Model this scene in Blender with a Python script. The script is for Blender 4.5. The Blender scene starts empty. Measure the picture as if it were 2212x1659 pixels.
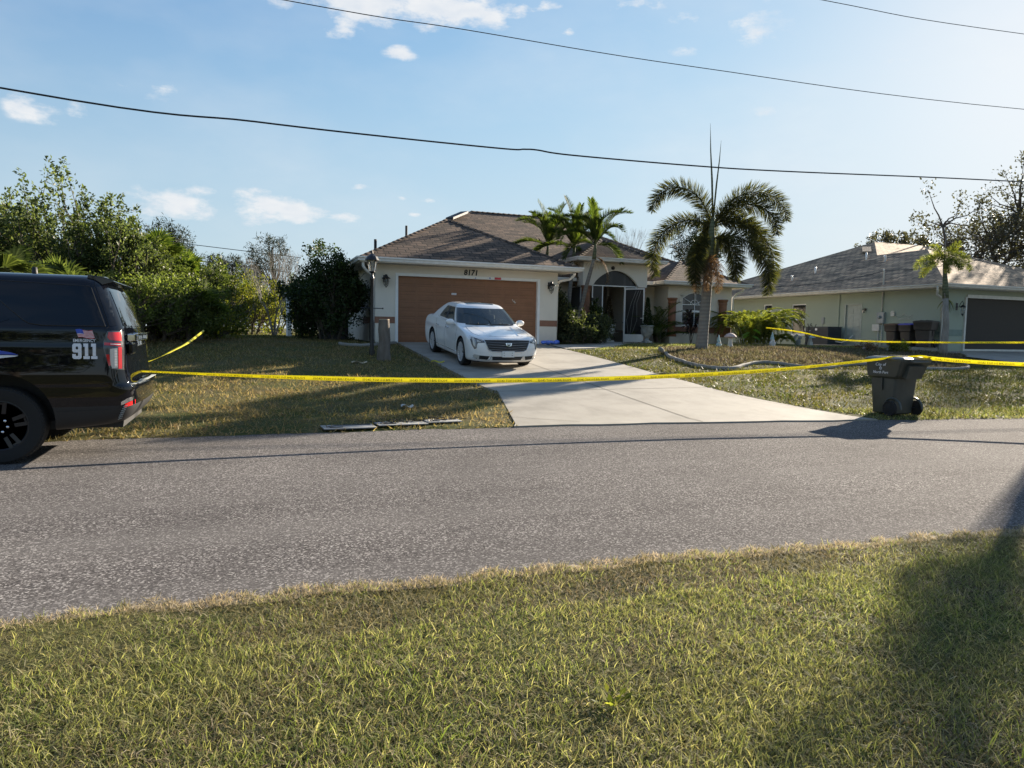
import bpy, bmesh, math, random
import numpy as np
from mathutils import Vector, Matrix
from mathutils.bvhtree import BVHTree

# ------------------------------------------------------------------ scene, camera, light
# World frame: x runs along the cream house's garage front, y away from the street, z up (metres).
S = bpy.context.scene
COL = S.collection
PI = math.pi
CAM = Vector((-4.61, -22.98, 1.62))
YAW, PITCH, ROLL = 0.3582, 0.0729, 0.0174
def cam_axes():
    cy, sy, cp, sp, c, s = math.cos(YAW), math.sin(YAW), math.cos(PITCH), math.sin(PITCH), math.cos(ROLL), math.sin(ROLL)
    g = lambda v: Vector((v[0]*cy + v[1]*sy, -v[0]*sy + v[1]*cy, v[2]))
    right, up, fwd = Vector((1, 0, 0)), Vector((0, sp, cp)), Vector((0, cp, -sp))
    return g(right*c + up*s), g(-right*s + up*c), g(fwd)
R_, U_, F_ = cam_axes()
cd = bpy.data.cameras.new('camera')
cam = bpy.data.objects.new('camera', cd); COL.objects.link(cam)
cd.sensor_width = 36; cd.lens = 2795/4032*36; cd.clip_start = 0.05; cd.clip_end = 2000
M = Matrix((R_, U_, -F_)).transposed().to_4x4(); M.translation = CAM
cam.matrix_world = M
S.camera = cam
S.render.resolution_x, S.render.resolution_y = 1024, 768

SUN_AZ, SUN_EL = math.radians(60), math.radians(18.5)
sund = Vector((math.sin(SUN_AZ)*math.cos(SUN_EL), math.cos(SUN_AZ)*math.cos(SUN_EL), math.sin(SUN_EL)))
sl = bpy.data.lights.new('sun', 'SUN'); sl.energy = 4.3; sl.angle = math.radians(0.5); sl.color = (1, .87, .70)
so = bpy.data.objects.new('sun', sl); COL.objects.link(so)
so.rotation_euler = (-sund).to_track_quat('-Z', 'Y').to_euler(); so.location = (20, 10, 30)

S.view_settings.view_transform = 'Standard'; S.view_settings.look = 'None'
S.view_settings.exposure = 1.88; S.view_settings.gamma = 1.0

# ---- world: Nishita sky with a few procedural clouds fixed in compass direction / height
w = bpy.data.worlds.new('World'); S.world = w; w.use_nodes = True
NT = w.node_tree; NT.nodes.clear()
def nn(t, **k):
    n = NT.nodes.new(t)
    for a, b in k.items(): setattr(n, a, b)
    return n
def lk(a, b): NT.links.new(a, b)
sky = nn('ShaderNodeTexSky', sky_type='NISHITA', sun_disc=False)
sky.sun_elevation = SUN_EL; sky.sun_rotation = SUN_AZ; sky.air_density = 1.0; sky.dust_density = 0.25; sky.ozone_density = 2.5
def wm(op, a, b=None, c=None):
    n = nn('ShaderNodeMath', operation=op)
    for i, v in enumerate((a, b, c)):
        if v is None: continue
        if isinstance(v, (int, float)): n.inputs[i].default_value = v
        else: lk(v, n.inputs[i])
    return n.outputs[0]
tc = nn('ShaderNodeTexCoord'); sep = nn('ShaderNodeSeparateXYZ'); lk(tc.outputs['Generated'], sep.inputs[0])
az = wm('ARCTAN2', sep.outputs[0], sep.outputs[1]); el = wm('ARCSINE', sep.outputs[2])
comb = nn('ShaderNodeCombineXYZ'); lk(az, comb.inputs[0]); lk(el, comb.inputs[1])
nz = nn('ShaderNodeTexNoise'); nz.inputs['Scale'].default_value = 17; nz.inputs['Detail'].default_value = 8; nz.inputs['Roughness'].default_value = .62
mp = nn('ShaderNodeMapping'); mp.inputs['Scale'].default_value = (1, 2.1, 1); lk(comb.outputs[0], mp.inputs[0]); lk(mp.outputs[0], nz.inputs['Vector'])
# (azimuth, elevation, half widths) in degrees and weight
def sky_dir(X, Y):
    v = F_ + R_*((X - 1106)/1533.2) - U_*((Y - 829.5)/1533.2); v.normalize()
    return math.atan2(v.x, v.y), math.asin(v.z)
CLOUDS = [(370, 445, 105, 44, 1.1), (430, 412, 40, 16, .8), (560, 448, 80, 42, 1.15), (640, 458, 76, 36, 1.15), (745, 470, 50, 14, .6), (778, 405, 26, 9, .75),
          (930, 433, 24, 9, .8), (870, 427, 18, 8, .5), (895, 463, 18, 7, .5),
          (70, 235, 62, 40, .85), (165, 232, 28, 28, .65), (5, 172, 22, 12, .4), (280, 185, 40, 24, .4), (350, 190, 90, 45, .22),
          (860, 10, 280, 56, 1.3), (740, 55, 60, 34, .75), (1020, 25, 150, 40, .9), (1370, 12, 70, 26, .7), (1560, 40, 200, 60, .32), (866, 115, 40, 18, .85), (1226, 70, 16, 13, .6), (1190, 15, 50, 26, .5),
          (1930, 135, 80, 22, .5), (1480, 107, 44, 16, .4), (1195, 228, 36, 20, .42), (1660, 245, 60, 22, .25), (1640, 75, 100, 30, .35), (420, 560, 60, 14, .6), (360, 520, 80, 16, .5)]
tot = None
for (cx, cy_, wx, wy, wt) in CLOUDS:
    a0, e0 = sky_dir(cx, cy_); a1, _ = sky_dir(cx + wx, cy_); _, e1 = sky_dir(cx, cy_ - wy)
    n1 = nn('ShaderNodeVectorMath', operation='SUBTRACT'); lk(comb.outputs[0], n1.inputs[0]); n1.inputs[1].default_value = (a0, e0, 0)
    n2 = nn('ShaderNodeVectorMath', operation='MULTIPLY'); lk(n1.outputs[0], n2.inputs[0]); n2.inputs[1].default_value = (1/(a1 - a0), 1/max(1e-3, e1 - e0), 0)
    n3 = nn('ShaderNodeVectorMath', operation='LENGTH'); lk(n2.outputs[0], n3.inputs[0])
    m = wm('MULTIPLY', wm('SUBTRACT', 1.25, n3.outputs['Value']), wt)
    m = wm('MAXIMUM', m, 0.0)
    tot = m if tot is None else wm('MAXIMUM', tot, m)
dens = wm('ADD', wm('MULTIPLY', tot, .66), wm('MULTIPLY', wm('SUBTRACT', nz.outputs[0], .5), 2.5))
mr = nn('ShaderNodeMapRange', interpolation_type='SMOOTHSTEP'); lk(dens, mr.inputs[0])
mr.inputs[1].default_value = .12; mr.inputs[2].default_value = .80
gate = nn('ShaderNodeMapRange', interpolation_type='SMOOTHSTEP'); lk(tot, gate.inputs[0]); gate.inputs[1].default_value = 0; gate.inputs[2].default_value = .35
cover = wm('MULTIPLY', mr.outputs[0], gate.outputs[0]); cover = wm('MULTIPLY', cover, .9)
# whitish veil of thin high haze, stronger near the horizon
nz2 = nn('ShaderNodeTexNoise'); nz2.inputs['Scale'].default_value = 3.2; nz2.inputs['Detail'].default_value = 6; lk(mp.outputs[0], nz2.inputs['Vector'])
veil = wm('MULTIPLY', wm('MAXIMUM', wm('SUBTRACT', nz2.outputs[0], .42), 0.0), .85)
cover = wm('MAXIMUM', cover, veil)
# clouds shade from white tops to greyer bases with the noise
nz3 = nn('ShaderNodeTexNoise'); nz3.inputs['Scale'].default_value = 30; nz3.inputs['Detail'].default_value = 4; lk(mp.outputs[0], nz3.inputs['Vector'])
cr = nn('ShaderNodeMix', data_type='RGBA'); lk(nz3.outputs[0], cr.inputs['Factor'])
cr.inputs['A'].default_value = (2.7, 2.95, 3.3, 1); cr.inputs['B'].default_value = (4.0, 3.9, 3.75, 1)
# thin haze low on the sky, and a soft shoulder so the sky near the sun keeps some blue
hz = nn('ShaderNodeMapRange', interpolation_type='SMOOTHSTEP'); lk(el, hz.inputs[0]); hz.inputs[1].default_value = .0; hz.inputs[2].default_value = .42; hz.inputs[3].default_value = .72; hz.inputs[4].default_value = 0
tint = nn('ShaderNodeVectorMath', operation='MULTIPLY'); lk(sky.outputs[0], tint.inputs[0]); tint.inputs[1].default_value = (.74, .83, .95)
hm = nn('ShaderNodeMix', data_type='RGBA'); lk(hz.outputs[0], hm.inputs['Factor']); lk(tint.outputs[0], hm.inputs['A']); hm.inputs['B'].default_value = (2.3, 3.15, 4.0, 1)
v1 = nn('ShaderNodeVectorMath', operation='MULTIPLY'); lk(hm.outputs['Result'], v1.inputs[0]); v1.inputs[1].default_value = (1/4.2,)*3
v2 = nn('ShaderNodeVectorMath', operation='MULTIPLY'); lk(v1.outputs[0], v2.inputs[0]); lk(v1.outputs[0], v2.inputs[1])
v3 = nn('ShaderNodeVectorMath', operation='ADD'); lk(v2.outputs[0], v3.inputs[0]); v3.inputs[1].default_value = (1, 1, 1)
sx3 = nn('ShaderNodeSeparateXYZ'); lk(v3.outputs[0], sx3.inputs[0]); cx3 = nn('ShaderNodeCombineXYZ')
for i in range(3): lk(wm('SQRT', sx3.outputs[i]), cx3.inputs[i])
v4 = nn('ShaderNodeVectorMath', operation='DIVIDE'); lk(hm.outputs['Result'], v4.inputs[0]); lk(cx3.outputs[0], v4.inputs[1])
mx = nn('ShaderNodeMix', data_type='RGBA'); lk(cover, mx.inputs['Factor']); lk(v4.outputs[0], mx.inputs['A']); lk(cr.outputs['Result'], mx.inputs['B'])
bg = nn('ShaderNodeBackground'); bg.inputs[1].default_value = .070; lk(mx.outputs['Result'], bg.inputs[0])
out = nn('ShaderNodeOutputWorld'); lk(bg.outputs[0], out.inputs[0])

# ------------------------------------------------------------------ helpers
def tag(o, label=None, cat=None, group=None, kind=None):
    if label: o['label'] = label
    if cat: o['category'] = cat
    if group: o['group'] = group
    if kind: o['kind'] = kind
    return o
def thing(name, label, cat, loc=(0, 0, 0), rz=0.0, group=None, rot=None):
    o = bpy.data.objects.new(name, None); COL.objects.link(o)
    o.location = loc; o.rotation_euler = rot if rot else (0, 0, rz); o.empty_display_size = .2
    return tag(o, label, cat, group)
def link(name, me, mats=None, parent=None, smooth=False):
    o = bpy.data.objects.new(name, me); COL.objects.link(o)
    if mats is not None:
        for m in (mats if isinstance(mats, (list, tuple)) else [mats]): me.materials.append(m)
    if smooth: me.polygons.foreach_set('use_smooth', [True]*len(me.polygons))
    if parent: o.parent = parent
    return o
def loose_split(o):
    """unconnected pieces of a part become parts of their own"""
    bm = bmesh.new(); bm.from_mesh(o.data); bm.verts.ensure_lookup_table(); seen = {}; k = 0
    for v in bm.verts:
        if v.index in seen: continue
        st = [v]; seen[v.index] = k
        while st:
            a = st.pop()
            for e in a.link_edges:
                b = e.other_vert(a)
                if b.index not in seen: seen[b.index] = k; st.append(b)
        k += 1
    bm.free()
    for i in range(k):
        b2 = bmesh.new(); b2.from_mesh(o.data); b2.verts.ensure_lookup_table()
        bmesh.ops.delete(b2, geom=[v for v in b2.verts if seen[v.index] != i], context='VERTS')
        m2 = o.data.copy(); b2.to_mesh(m2); b2.free()
        if i == k - 1: o.data = m2
        else:
            c = o.copy(); c.data = m2; COL.objects.link(c); c.parent = o.parent
def copy_tree(o, parent=None):
    c = o.copy(); COL.objects.link(c); c.parent = parent
    for ch in list(o.children): copy_tree(ch, c)
    return c
class MB:
    """collects shapes of one part and links them as one mesh"""
    def __init__(s): s.v = []; s.f = []; s.uv = {}; s.mi = {}
    def add(s, vs, fs, mi=0, uvs=None):
        b = len(s.v); s.v += [tuple(v) for v in vs]
        for i, f in enumerate(fs):
            if mi: s.mi[len(s.f)] = mi
            if uvs: s.uv[len(s.f)] = uvs[i]
            s.f.append([b + k for k in f])
        return s
    def box(s, x0, x1, y0, y1, z0, z1, mi=0):
        v = [(x0, y0, z0), (x1, y0, z0), (x1, y1, z0), (x0, y1, z0), (x0, y0, z1), (x1, y0, z1), (x1, y1, z1), (x0, y1, z1)]
        return s.add(v, [(0, 3, 2, 1), (4, 5, 6, 7), (0, 1, 5, 4), (1, 2, 6, 5), (2, 3, 7, 6), (3, 0, 4, 7)], mi)
    def obox(s, c, ax, ay, az, mi=0):
        c, ax, ay, az = map(Vector, (c, ax, ay, az))
        v = [c + ax*i + ay*j + az*k for k in (-1, 1) for i, j in ((-1, -1), (1, -1), (1, 1), (-1, 1))]
        return s.add(v, [(0, 3, 2, 1), (4, 5, 6, 7), (0, 1, 5, 4), (1, 2, 6, 5), (2, 3, 7, 6), (3, 0, 4, 7)], mi)
    def tube(s, pts, rad, seg=8, caps=True, mi=0):
        pts = [Vector(p) for p in pts]; n = len(pts)
        if not hasattr(rad, '__len__'): rad = [rad]*n
        vs = []; ref = None
        for i, p in enumerate(pts):
            t = (pts[min(i+1, n-1)] - pts[max(i-1, 0)])
            if t.length < 1e-9: t = Vector((0, 0, 1))
            t.normalize()
            if ref is None: ref = Vector((1, 0, 0)) if abs(t.x) < .8 else Vector((0, 1, 0))
            a = (ref - t*ref.dot(t)).normalized(); ref = a; b = t.cross(a)
            for k in range(seg):
                an = 2*PI*k/seg; vs.append(p + (a*math.cos(an) + b*math.sin(an))*rad[i])
        fs = [(i*seg + k, i*seg + (k+1) % seg, (i+1)*seg + (k+1) % seg, (i+1)*seg + k) for i in range(n-1) for k in range(seg)]
        if caps: fs += [tuple(range(seg))[::-1], tuple((n-1)*seg + k for k in range(seg))]
        return s.add(vs, fs, mi)
    def lathe(s, prof, c=(0, 0, 0), seg=24, axis='z', mi=0, flip=False):
        vs = []; fs = []; c = Vector(c); n = len(prof)
        for r, h in prof:
            for k in range(seg):
                a = 2*PI*k/seg; x, y = r*math.cos(a), r*math.sin(a)
                vs.append(c + Vector({'z': (x, y, h), 'y': (x, h, y), 'x': (h, x, y)}[axis]))
        for i in range(n-1):
            for k in range(seg): fs.append((i*seg + k, i*seg + (k+1) % seg, (i+1)*seg + (k+1) % seg, (i+1)*seg + k))
        if prof[0][0] > 1e-6: fs.append(tuple(range(seg))[::-1])
        if prof[-1][0] > 1e-6: fs.append(tuple((n-1)*seg + k for k in range(seg)))
        return s.add(vs, fs, mi)
    def prism(s, poly, f0, f1, mi=0):
        """poly: 2D points; f0/f1 map (u,v) to 3D on the two ends"""
        n = len(poly); vs = [f0(*p) for p in poly] + [f1(*p) for p in poly]
        fs = [tuple(range(n))[::-1], tuple(range(n, 2*n))] + [(i, (i+1) % n, n + (i+1) % n, n + i) for i in range(n)]
        return s.add(vs, fs, mi)
    def ball(s, c, r, seg=12, rings=8, mi=0, sc=(1, 1, 1)):
        c = Vector(c); vs = [c + Vector((0, 0, -r*sc[2]))]; fs = []
        for i in range(1, rings):
            ph = -PI/2 + PI*i/rings
            for k in range(seg):
                a = 2*PI*k/seg; vs.append(c + Vector((r*sc[0]*math.cos(ph)*math.cos(a), r*sc[1]*math.cos(ph)*math.sin(a), r*sc[2]*math.sin(ph))))
        vs.append(c + Vector((0, 0, r*sc[2])))
        for k in range(seg): fs.append((0, 1 + (k+1) % seg, 1 + k)); fs.append((len(vs)-1, 1 + (rings-2)*seg + k, 1 + (rings-2)*seg + (k+1) % seg))
        for i in range(rings-2):
            for k in range(seg): a = 1 + i*seg; fs.append((a + k, a + (k+1) % seg, a + seg + (k+1) % seg, a + seg + k))
        return s.add(vs, fs, mi)
    def grid(s, fn, nu, nv, mi=0):
        vs = [fn(i/nu, j/nv) for j in range(nv+1) for i in range(nu+1)]
        fs = [(j*(nu+1) + i, j*(nu+1) + i + 1, (j+1)*(nu+1) + i + 1, (j+1)*(nu+1) + i) for j in range(nv) for i in range(nu)]
        return s.add(vs, fs, mi)
    def xform(s, m):
        s.v = [tuple(m @ Vector(v)) for v in s.v]; return s
    def build(s, name, mats, parent=None, smooth=False, bevel=0, angle=None):
        me = bpy.data.meshes.new(name); me.from_pydata(s.v, [], s.f)
        if s.uv:
            l = me.uv_layers.new(name='UVMap')
            for p in me.polygons:
                u = s.uv.get(p.index)
                if u:
                    for k, li in enumerate(p.loop_indices): l.data[li].uv = u[k]
        o = link(name, me, mats, parent, smooth)
        for i, m in s.mi.items(): me.polygons[i].material_index = m
        me.update()
        bm = bmesh.new(); bm.from_mesh(me); bmesh.ops.recalc_face_normals(bm, faces=bm.faces); bm.to_mesh(me); bm.free()
        if bevel:
            b = o.modifiers.new('bevel', 'BEVEL'); b.width = bevel; b.segments = 2; b.limit_method = 'ANGLE'; b.angle_limit = math.radians(40)
            b.harden_normals = False
        if angle and smooth:
            me.set_sharp_from_angle(angle=math.radians(angle))
        return o
def np_mesh(name, V, F, mats, parent=None, smooth=False):
    """V (n,3) float array, F (m,k) int array with k = 3 or 4"""
    me = bpy.data.meshes.new(name); n, k = F.shape
    me.vertices.add(len(V)); me.vertices.foreach_set('co', np.asarray(V, np.float32).ravel())
    me.loops.add(n*k); me.loops.foreach_set('vertex_index', F.astype(np.int32).ravel())
    me.polygons.add(n); me.polygons.foreach_set('loop_start', np.arange(0, n*k, k, dtype=np.int32))
    me.update(calc_edges=True)
    return link(name, me, mats, parent, smooth)
def evaluated(o):
    bpy.context.view_layer.update()
    dg = bpy.context.evaluated_depsgraph_get()
    return bpy.data.meshes.new_from_object(o.evaluated_get(dg))

# ---- materials
MATS = {}
class Mat:
    def __init__(s, name):
        s.m = bpy.data.materials.new(name); s.m.use_nodes = True; s.t = s.m.node_tree; s.t.nodes.clear()
        s.out = s.n('ShaderNodeOutputMaterial'); s.tc = None
        MATS[name] = s.m
    def n(s, t, ins=None, **k):
        n = s.t.nodes.new(t)
        for a, b in k.items(): setattr(n, a, b)
        for a, b in (ins or {}).items():
            if hasattr(b, 'links') or hasattr(b, 'is_linked'): s.t.links.new(b, n.inputs[a])
            else: n.inputs[a].default_value = b
        return n
    def coord(s, kind='Object'):
        if s.tc is None: s.tc = s.n('ShaderNodeTexCoord')
        return s.tc.outputs[kind]
    def noise(s, scale, detail=4, rough=.55, kind='Object', stretch=None, vec=None):
        v = vec if vec is not None else s.coord(kind)
        if stretch: v = s.n('ShaderNodeMapping', {'Vector': v, 'Scale': stretch}).outputs[0]
        return s.n('ShaderNodeTexNoise', {'Vector': v, 'Scale': scale, 'Detail': detail, 'Roughness': rough}).outputs[0]
    def ramp(s, fac, stops):
        r = s.n('ShaderNodeValToRGB', {'Fac': fac}); e = r.color_ramp.elements
        while len(e) < len(stops): e.new(.5)
        for i, (p, c) in enumerate(stops): e[i].position = p; e[i].color = (*c, 1) if len(c) == 3 else c
        return r.outputs[0]
    def mix(s, f, a, b, mode='MIX'):
        n = s.n('ShaderNodeMix', data_type='RGBA', blend_type=mode)
        for key, v in (('Factor', f), ('A', a), ('B', b)):
            sk = n.inputs[key] if key != 'Factor' else n.inputs['Factor']
            if hasattr(v, 'is_linked'): s.t.links.new(v, sk)
            elif isinstance(v, (int, float)): sk.default_value = v
            else: sk.default_value = (*v, 1) if len(v) == 3 else v
        return n.outputs['Result']
    def math(s, op, a, b=0.0):
        return s.n('ShaderNodeMath', {0: a, 1: b}, operation=op).outputs[0]
    def bump(s, h, strength=.3, dist=.01):
        return s.n('ShaderNodeBump', {'Height': h, 'Strength': strength, 'Distance': dist}).outputs[0]
    def bsdf(s, color, rough=.6, metal=0, normal=None, coat=0, spec=.5, **k):
        d = {'Base Color': (*color, 1) if isinstance(color, tuple) and len(color) == 3 else color, 'Roughness': rough, 'Metallic': metal, 'Coat Weight': coat, 'Specular IOR Level': spec}
        if normal is not None: d['Normal'] = normal
        d.update(k)
        b = s.n('ShaderNodeBsdfPrincipled', d)
        if coat: b.inputs['Coat Roughness'].default_value = .03
        return b.outputs[0]
    def done(s, sh): s.t.links.new(sh, s.out.inputs[0]); return s.m
def plain(name, c, rough=.6, metal=0, var=.12, scale=6, bump=0, bscale=60, coat=0, spec=.5):
    m = Mat(name); n = m.noise(scale, 5)
    col = m.ramp(n, [(.3, tuple(x*(1-var) for x in c)), (.7, tuple(min(1, x*(1+var)) for x in c))])
    nb = m.bump(m.noise(bscale, 3), bump, .004) if bump else None
    rr = m.n('ShaderNodeMapRange', {0: n, 3: max(.02, rough - .06), 4: rough + .06}).outputs[0]
    return m.done(m.bsdf(col, rr, metal, nb, coat, spec))
def leafmat(name, cols, trans=.45, rough=.45, patch=None, tcol=None):
    """leaves: colour varies per leaf, light shines through"""
    m = Mat(name); g = m.n('ShaderNodeNewGeometry').outputs['Random Per Island']
    k = len(cols); c = m.ramp(g, [((i + .5)/k, cc) for i, cc in enumerate(cols)])
    if patch:
        sc, c2, amt = patch
        c = m.mix(m.n('ShaderNodeMapRange', {0: m.noise(sc, 3), 1: .42, 2: .62, 4: amt}).outputs[0], c, m.ramp(g, [(0, tuple(x*.7 for x in c2)), (1, tuple(min(1, x*1.25) for x in c2))]))
    tc_ = m.mix(1.0, c, tcol or (1.6, 1.75, .7), 'MULTIPLY')
    b = m.bsdf(c, rough, spec=.18); t = m.n('ShaderNodeBsdfTranslucent', {'Color': tc_}).outputs[0]
    x = m.n('ShaderNodeMixShader', {0: trans}); m.t.links.new(b, x.inputs[1]); m.t.links.new(t, x.inputs[2])
    return m.done(x.outputs[0])
def glassmat(name, tint, transp=.5, rough=.02, base=(.01, .012, .014)):
    m = Mat(name)
    f = m.n('ShaderNodeFresnel', {'IOR': 1.5}).outputs[0]
    tr = m.n('ShaderNodeBsdfTransparent', {'Color': (*tint, 1)}).outputs[0]
    df = m.n('ShaderNodeBsdfDiffuse', {'Color': (*base, 1)}).outputs[0]
    gl = m.n('ShaderNodeBsdfGlossy', {'Roughness': rough, 'Color': (1, 1, 1, 1)}).outputs[0]
    a = m.n('ShaderNodeMixShader', {0: transp}); m.t.links.new(df, a.inputs[1]); m.t.links.new(tr, a.inputs[2])
    b = m.n('ShaderNodeMixShader', {0: f}); m.t.links.new(a.outputs[0], b.inputs[1]); m.t.links.new(gl, b.inputs[2])
    return m.done(b.outputs[0])
# ------------------------------------------------------------------ materials
def mk_ground():
    m = Mat('soil_and_turf'); n = m.noise(1.3, 6); n2 = m.noise(22, 6, .7); n3 = m.noise(.25, 3)
    c = m.ramp(n2, [(.25, (.045, .038, .022)), (.5, (.11, .095, .045)), (.75, (.20, .165, .085))])
    c = m.mix(m.n('ShaderNodeMapRange', {0: n, 1: .35, 2: .65}).outputs[0], c, m.ramp(n2, [(.3, (.035, .045, .014)), (.7, (.10, .12, .035))]))
    return m.done(m.bsdf(c, .95, normal=m.bump(n2, .9, .03), spec=.1))
def mk_asphalt():
    m = Mat('asphalt'); v = m.n('ShaderNodeTexVoronoi', {'Vector': m.coord(), 'Scale': 95.0}); fine = v.outputs['Color']
    sp = m.n('ShaderNodeSeparateColor', {0: fine}).outputs[0]
    c = m.ramp(sp, [(0, (.050, .047, .046)), (.45, (.108, .100, .097)), (.8, (.18, .168, .162)), (.97, (.42, .40, .38))])
    big = m.noise(.55, 5); c = m.mix(m.n('ShaderNodeMapRange', {0: big, 1: .3, 2: .7, 3: .0, 4: .45}).outputs[0], c, (.060, .056, .056))
    streak = m.noise(1.0, 4, stretch=(.12, 1.6, 1)); c = m.mix(m.n('ShaderNodeMapRange', {0: streak, 1: .35, 2: .7, 3: 0, 4: .3}).outputs[0], c, (.20, .19, .18))
    nb = m.bump(m.math('ADD', sp, m.math('MULTIPLY', m.noise(260, 2), .5)), .55, .006)
    return m.done(m.bsdf(c, .95, normal=nb, spec=.03))
def mk_concrete(name='concrete', base=(.32, .30, .26), dark=(.23, .215, .185)):
    m = Mat(name); n = m.noise(1.1, 7, .6); f = m.noise(60, 4, .7); st = m.noise(3.2, 6, .7, stretch=(1, .35, 1))
    c = m.ramp(n, [(.3, dark), (.55, base), (.8, tuple(min(1, x*1.12) for x in base))])
    c = m.mix(m.n('ShaderNodeMapRange', {0: f, 1: .55, 2: .8, 4: .45}).outputs[0], c, tuple(x*.6 for x in base))
    c = m.mix(m.n('ShaderNodeMapRange', {0: st, 1: .55, 2: .75, 4: .4}).outputs[0], c, tuple(x*.62 for x in base))
    return m.done(m.bsdf(c, .85, normal=m.bump(f, .35, .005), spec=.3))
def mk_stucco(name, c, dirt=(.30, .28, .24), amt=.16):
    m = Mat(name); n = m.noise(70, 5, .65); b = m.noise(1.2, 5, .6, stretch=(1, 1, .5))
    sp = m.n('ShaderNodeSeparateXYZ', {0: m.coord()}).outputs[2]
    col = m.mix(m.n('ShaderNodeMapRange', {0: b, 1: .45, 2: .8, 4: amt}).outputs[0], c, dirt)
    low = m.math('MULTIPLY', m.n('ShaderNodeMapRange', {0: sp, 1: 1.75, 2: 1.2}).outputs[0], m.noise(5, 5))
    col = m.mix(m.math('MULTIPLY', low, .5), col, dirt)
    return m.done(m.bsdf(col, .88, normal=m.bump(n, .55, .012), spec=.25))
def mk_shingle(name, cols, sc=1.0):
    m = Mat(name); uv = m.coord('UV')
    wob = m.noise(2.0, 2, vec=uv)
    b = m.n('ShaderNodeTexBrick', {'Vector': uv, 'Scale': 1.0, 'Mortar Size': .022, 'Mortar Smooth': .3, 'Brick Width': .36*sc, 'Row Height': .22*sc, 'Color1': (*cols[0], 1), 'Color2': (*cols[1], 1), 'Mortar': (*cols[2], 1), 'Bias': -.05}, offset=.37, offset_frequency=2)
    b2 = m.n('ShaderNodeTexBrick', {'Vector': uv, 'Scale': 1.0, 'Mortar Size': 0.0, 'Brick Width': .53*sc, 'Row Height': .22*sc, 'Color1': (.52, .52, .52, 1), 'Color2': (1.7, 1.6, 1.5, 1)}, offset=.21, offset_frequency=3)
    c = m.mix(1.0, b.outputs[0], b2.outputs[0], 'MULTIPLY')
    c = m.mix(m.n('ShaderNodeMapRange', {0: m.noise(.5, 5, vec=uv), 1: .45, 2: .75, 4: .25}).outputs[0], c, cols[3])
    c = m.mix(.12, c, m.ramp(m.noise(140, 3, vec=uv), [(.3, (.05, .045, .04)), (.7, (.30, .26, .22))]))
    # each course steps out at its lower edge
    y = m.n('ShaderNodeSeparateXYZ', {0: uv}).outputs[1]
    saw = m.math('FRACT', m.math('DIVIDE', y, .22*sc))
    h = m.math('ADD', m.math('MULTIPLY', m.math('SUBTRACT', 1.0, saw), 1.0), m.math('MULTIPLY', b.outputs[1], -.6))
    return m.done(m.bsdf(c, .92, normal=m.bump(h, .9, .02), spec=.2))
def mk_bark(name, c1, c2, rings=False):
    m = Mat(name)
    if rings:
        n = m.noise(3.0, 5, stretch=(1, 1, 7)); wv = m.n('ShaderNodeTexWave', {'Vector': m.coord(), 'Scale': 2.6, 'Distortion': 2.5, 'Detail': 3.0}, bands_direction='Z').outputs[1]
        n = m.math('ADD', m.math('MULTIPLY', n, .6), m.math('MULTIPLY', wv, .4))
    else: n = m.noise(9, 6, .65, stretch=(1, 1, .25))
    return m.done(m.bsdf(m.ramp(n, [(.25, c1), (.75, c2)]), .9, normal=m.bump(n, .7, .02), spec=.15))
G = {}
G['ground'] = mk_ground(); G['asphalt'] = mk_asphalt(); G['concrete'] = mk_concrete(); G['walk'] = mk_concrete('walk_concrete', (.40, .38, .34), (.28, .27, .24))
G['curb'] = mk_concrete('curb_concrete', (.27, .255, .225), (.17, .16, .14))
G['gravel_edge'] = mk_concrete('sandy_verge', (.30, .255, .19), (.17, .145, .11))
G['stucco'] = mk_stucco('cream_stucco', (.72, .67, .58)); G['stucco_g'] = mk_stucco('sage_stucco', (.35, .39, .31), (.26, .29, .23), .12)
G['shingle'] = mk_shingle('brown_shingle', [(.165, .112, .078), (.085, .059, .044), (.024, .018, .015), (.12, .092, .072)])
G['shingle_g'] = mk_shingle('grey_shingle', [(.52, .36, .225), (.34, .235, .15), (.10, .070, .048), (.42, .30, .19)])
G['brown'] = plain('brown_band', (.25, .125, .08), .8, bump=.3)
G['column'] = plain('terracotta_column', (.25, .115, .06), .75, bump=.3)
G['door'] = plain('garage_door_brown', (.25, .112, .052), .5, var=.10, scale=3)
G['white'] = plain('white_trim', (.78, .78, .76), .45, var=.05)
G['gutter'] = plain('gutter_white', (.74, .73, .70), .35, var=.08)
G['soffit'] = plain('soffit', (.50, .46, .40), .7)
G['black'] = plain('black_metal', (.012, .012, .014), .4, bump=.1)
G['dark'] = plain('dark_plastic', (.018, .018, .019), .6)
G['rubber'] = plain('rubber', (.014, .014, .014), .85, bump=.3, bscale=90)
G['screen'] = glassmat('insect_screen', (.5, .5, .5), .30, .35, (.012, .012, .014))
G['wglass'] = glassmat('window_glass', (.35, .38, .38), .25, .01, (.02, .024, .026))
G['lglass'] = glassmat('lamp_glass', (.85, .85, .82), .7, .05, (.6, .6, .55))
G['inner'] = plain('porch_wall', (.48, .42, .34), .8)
G['wood'] = plain('dark_wood', (.11, .05, .025), .5, var=.3, scale=3)
G['yellow'] = plain('yellow_plastic', (.85, .66, .03), .35, var=.05)
G['ink'] = plain('black_ink', (.03, .028, .02), .6)
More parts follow.
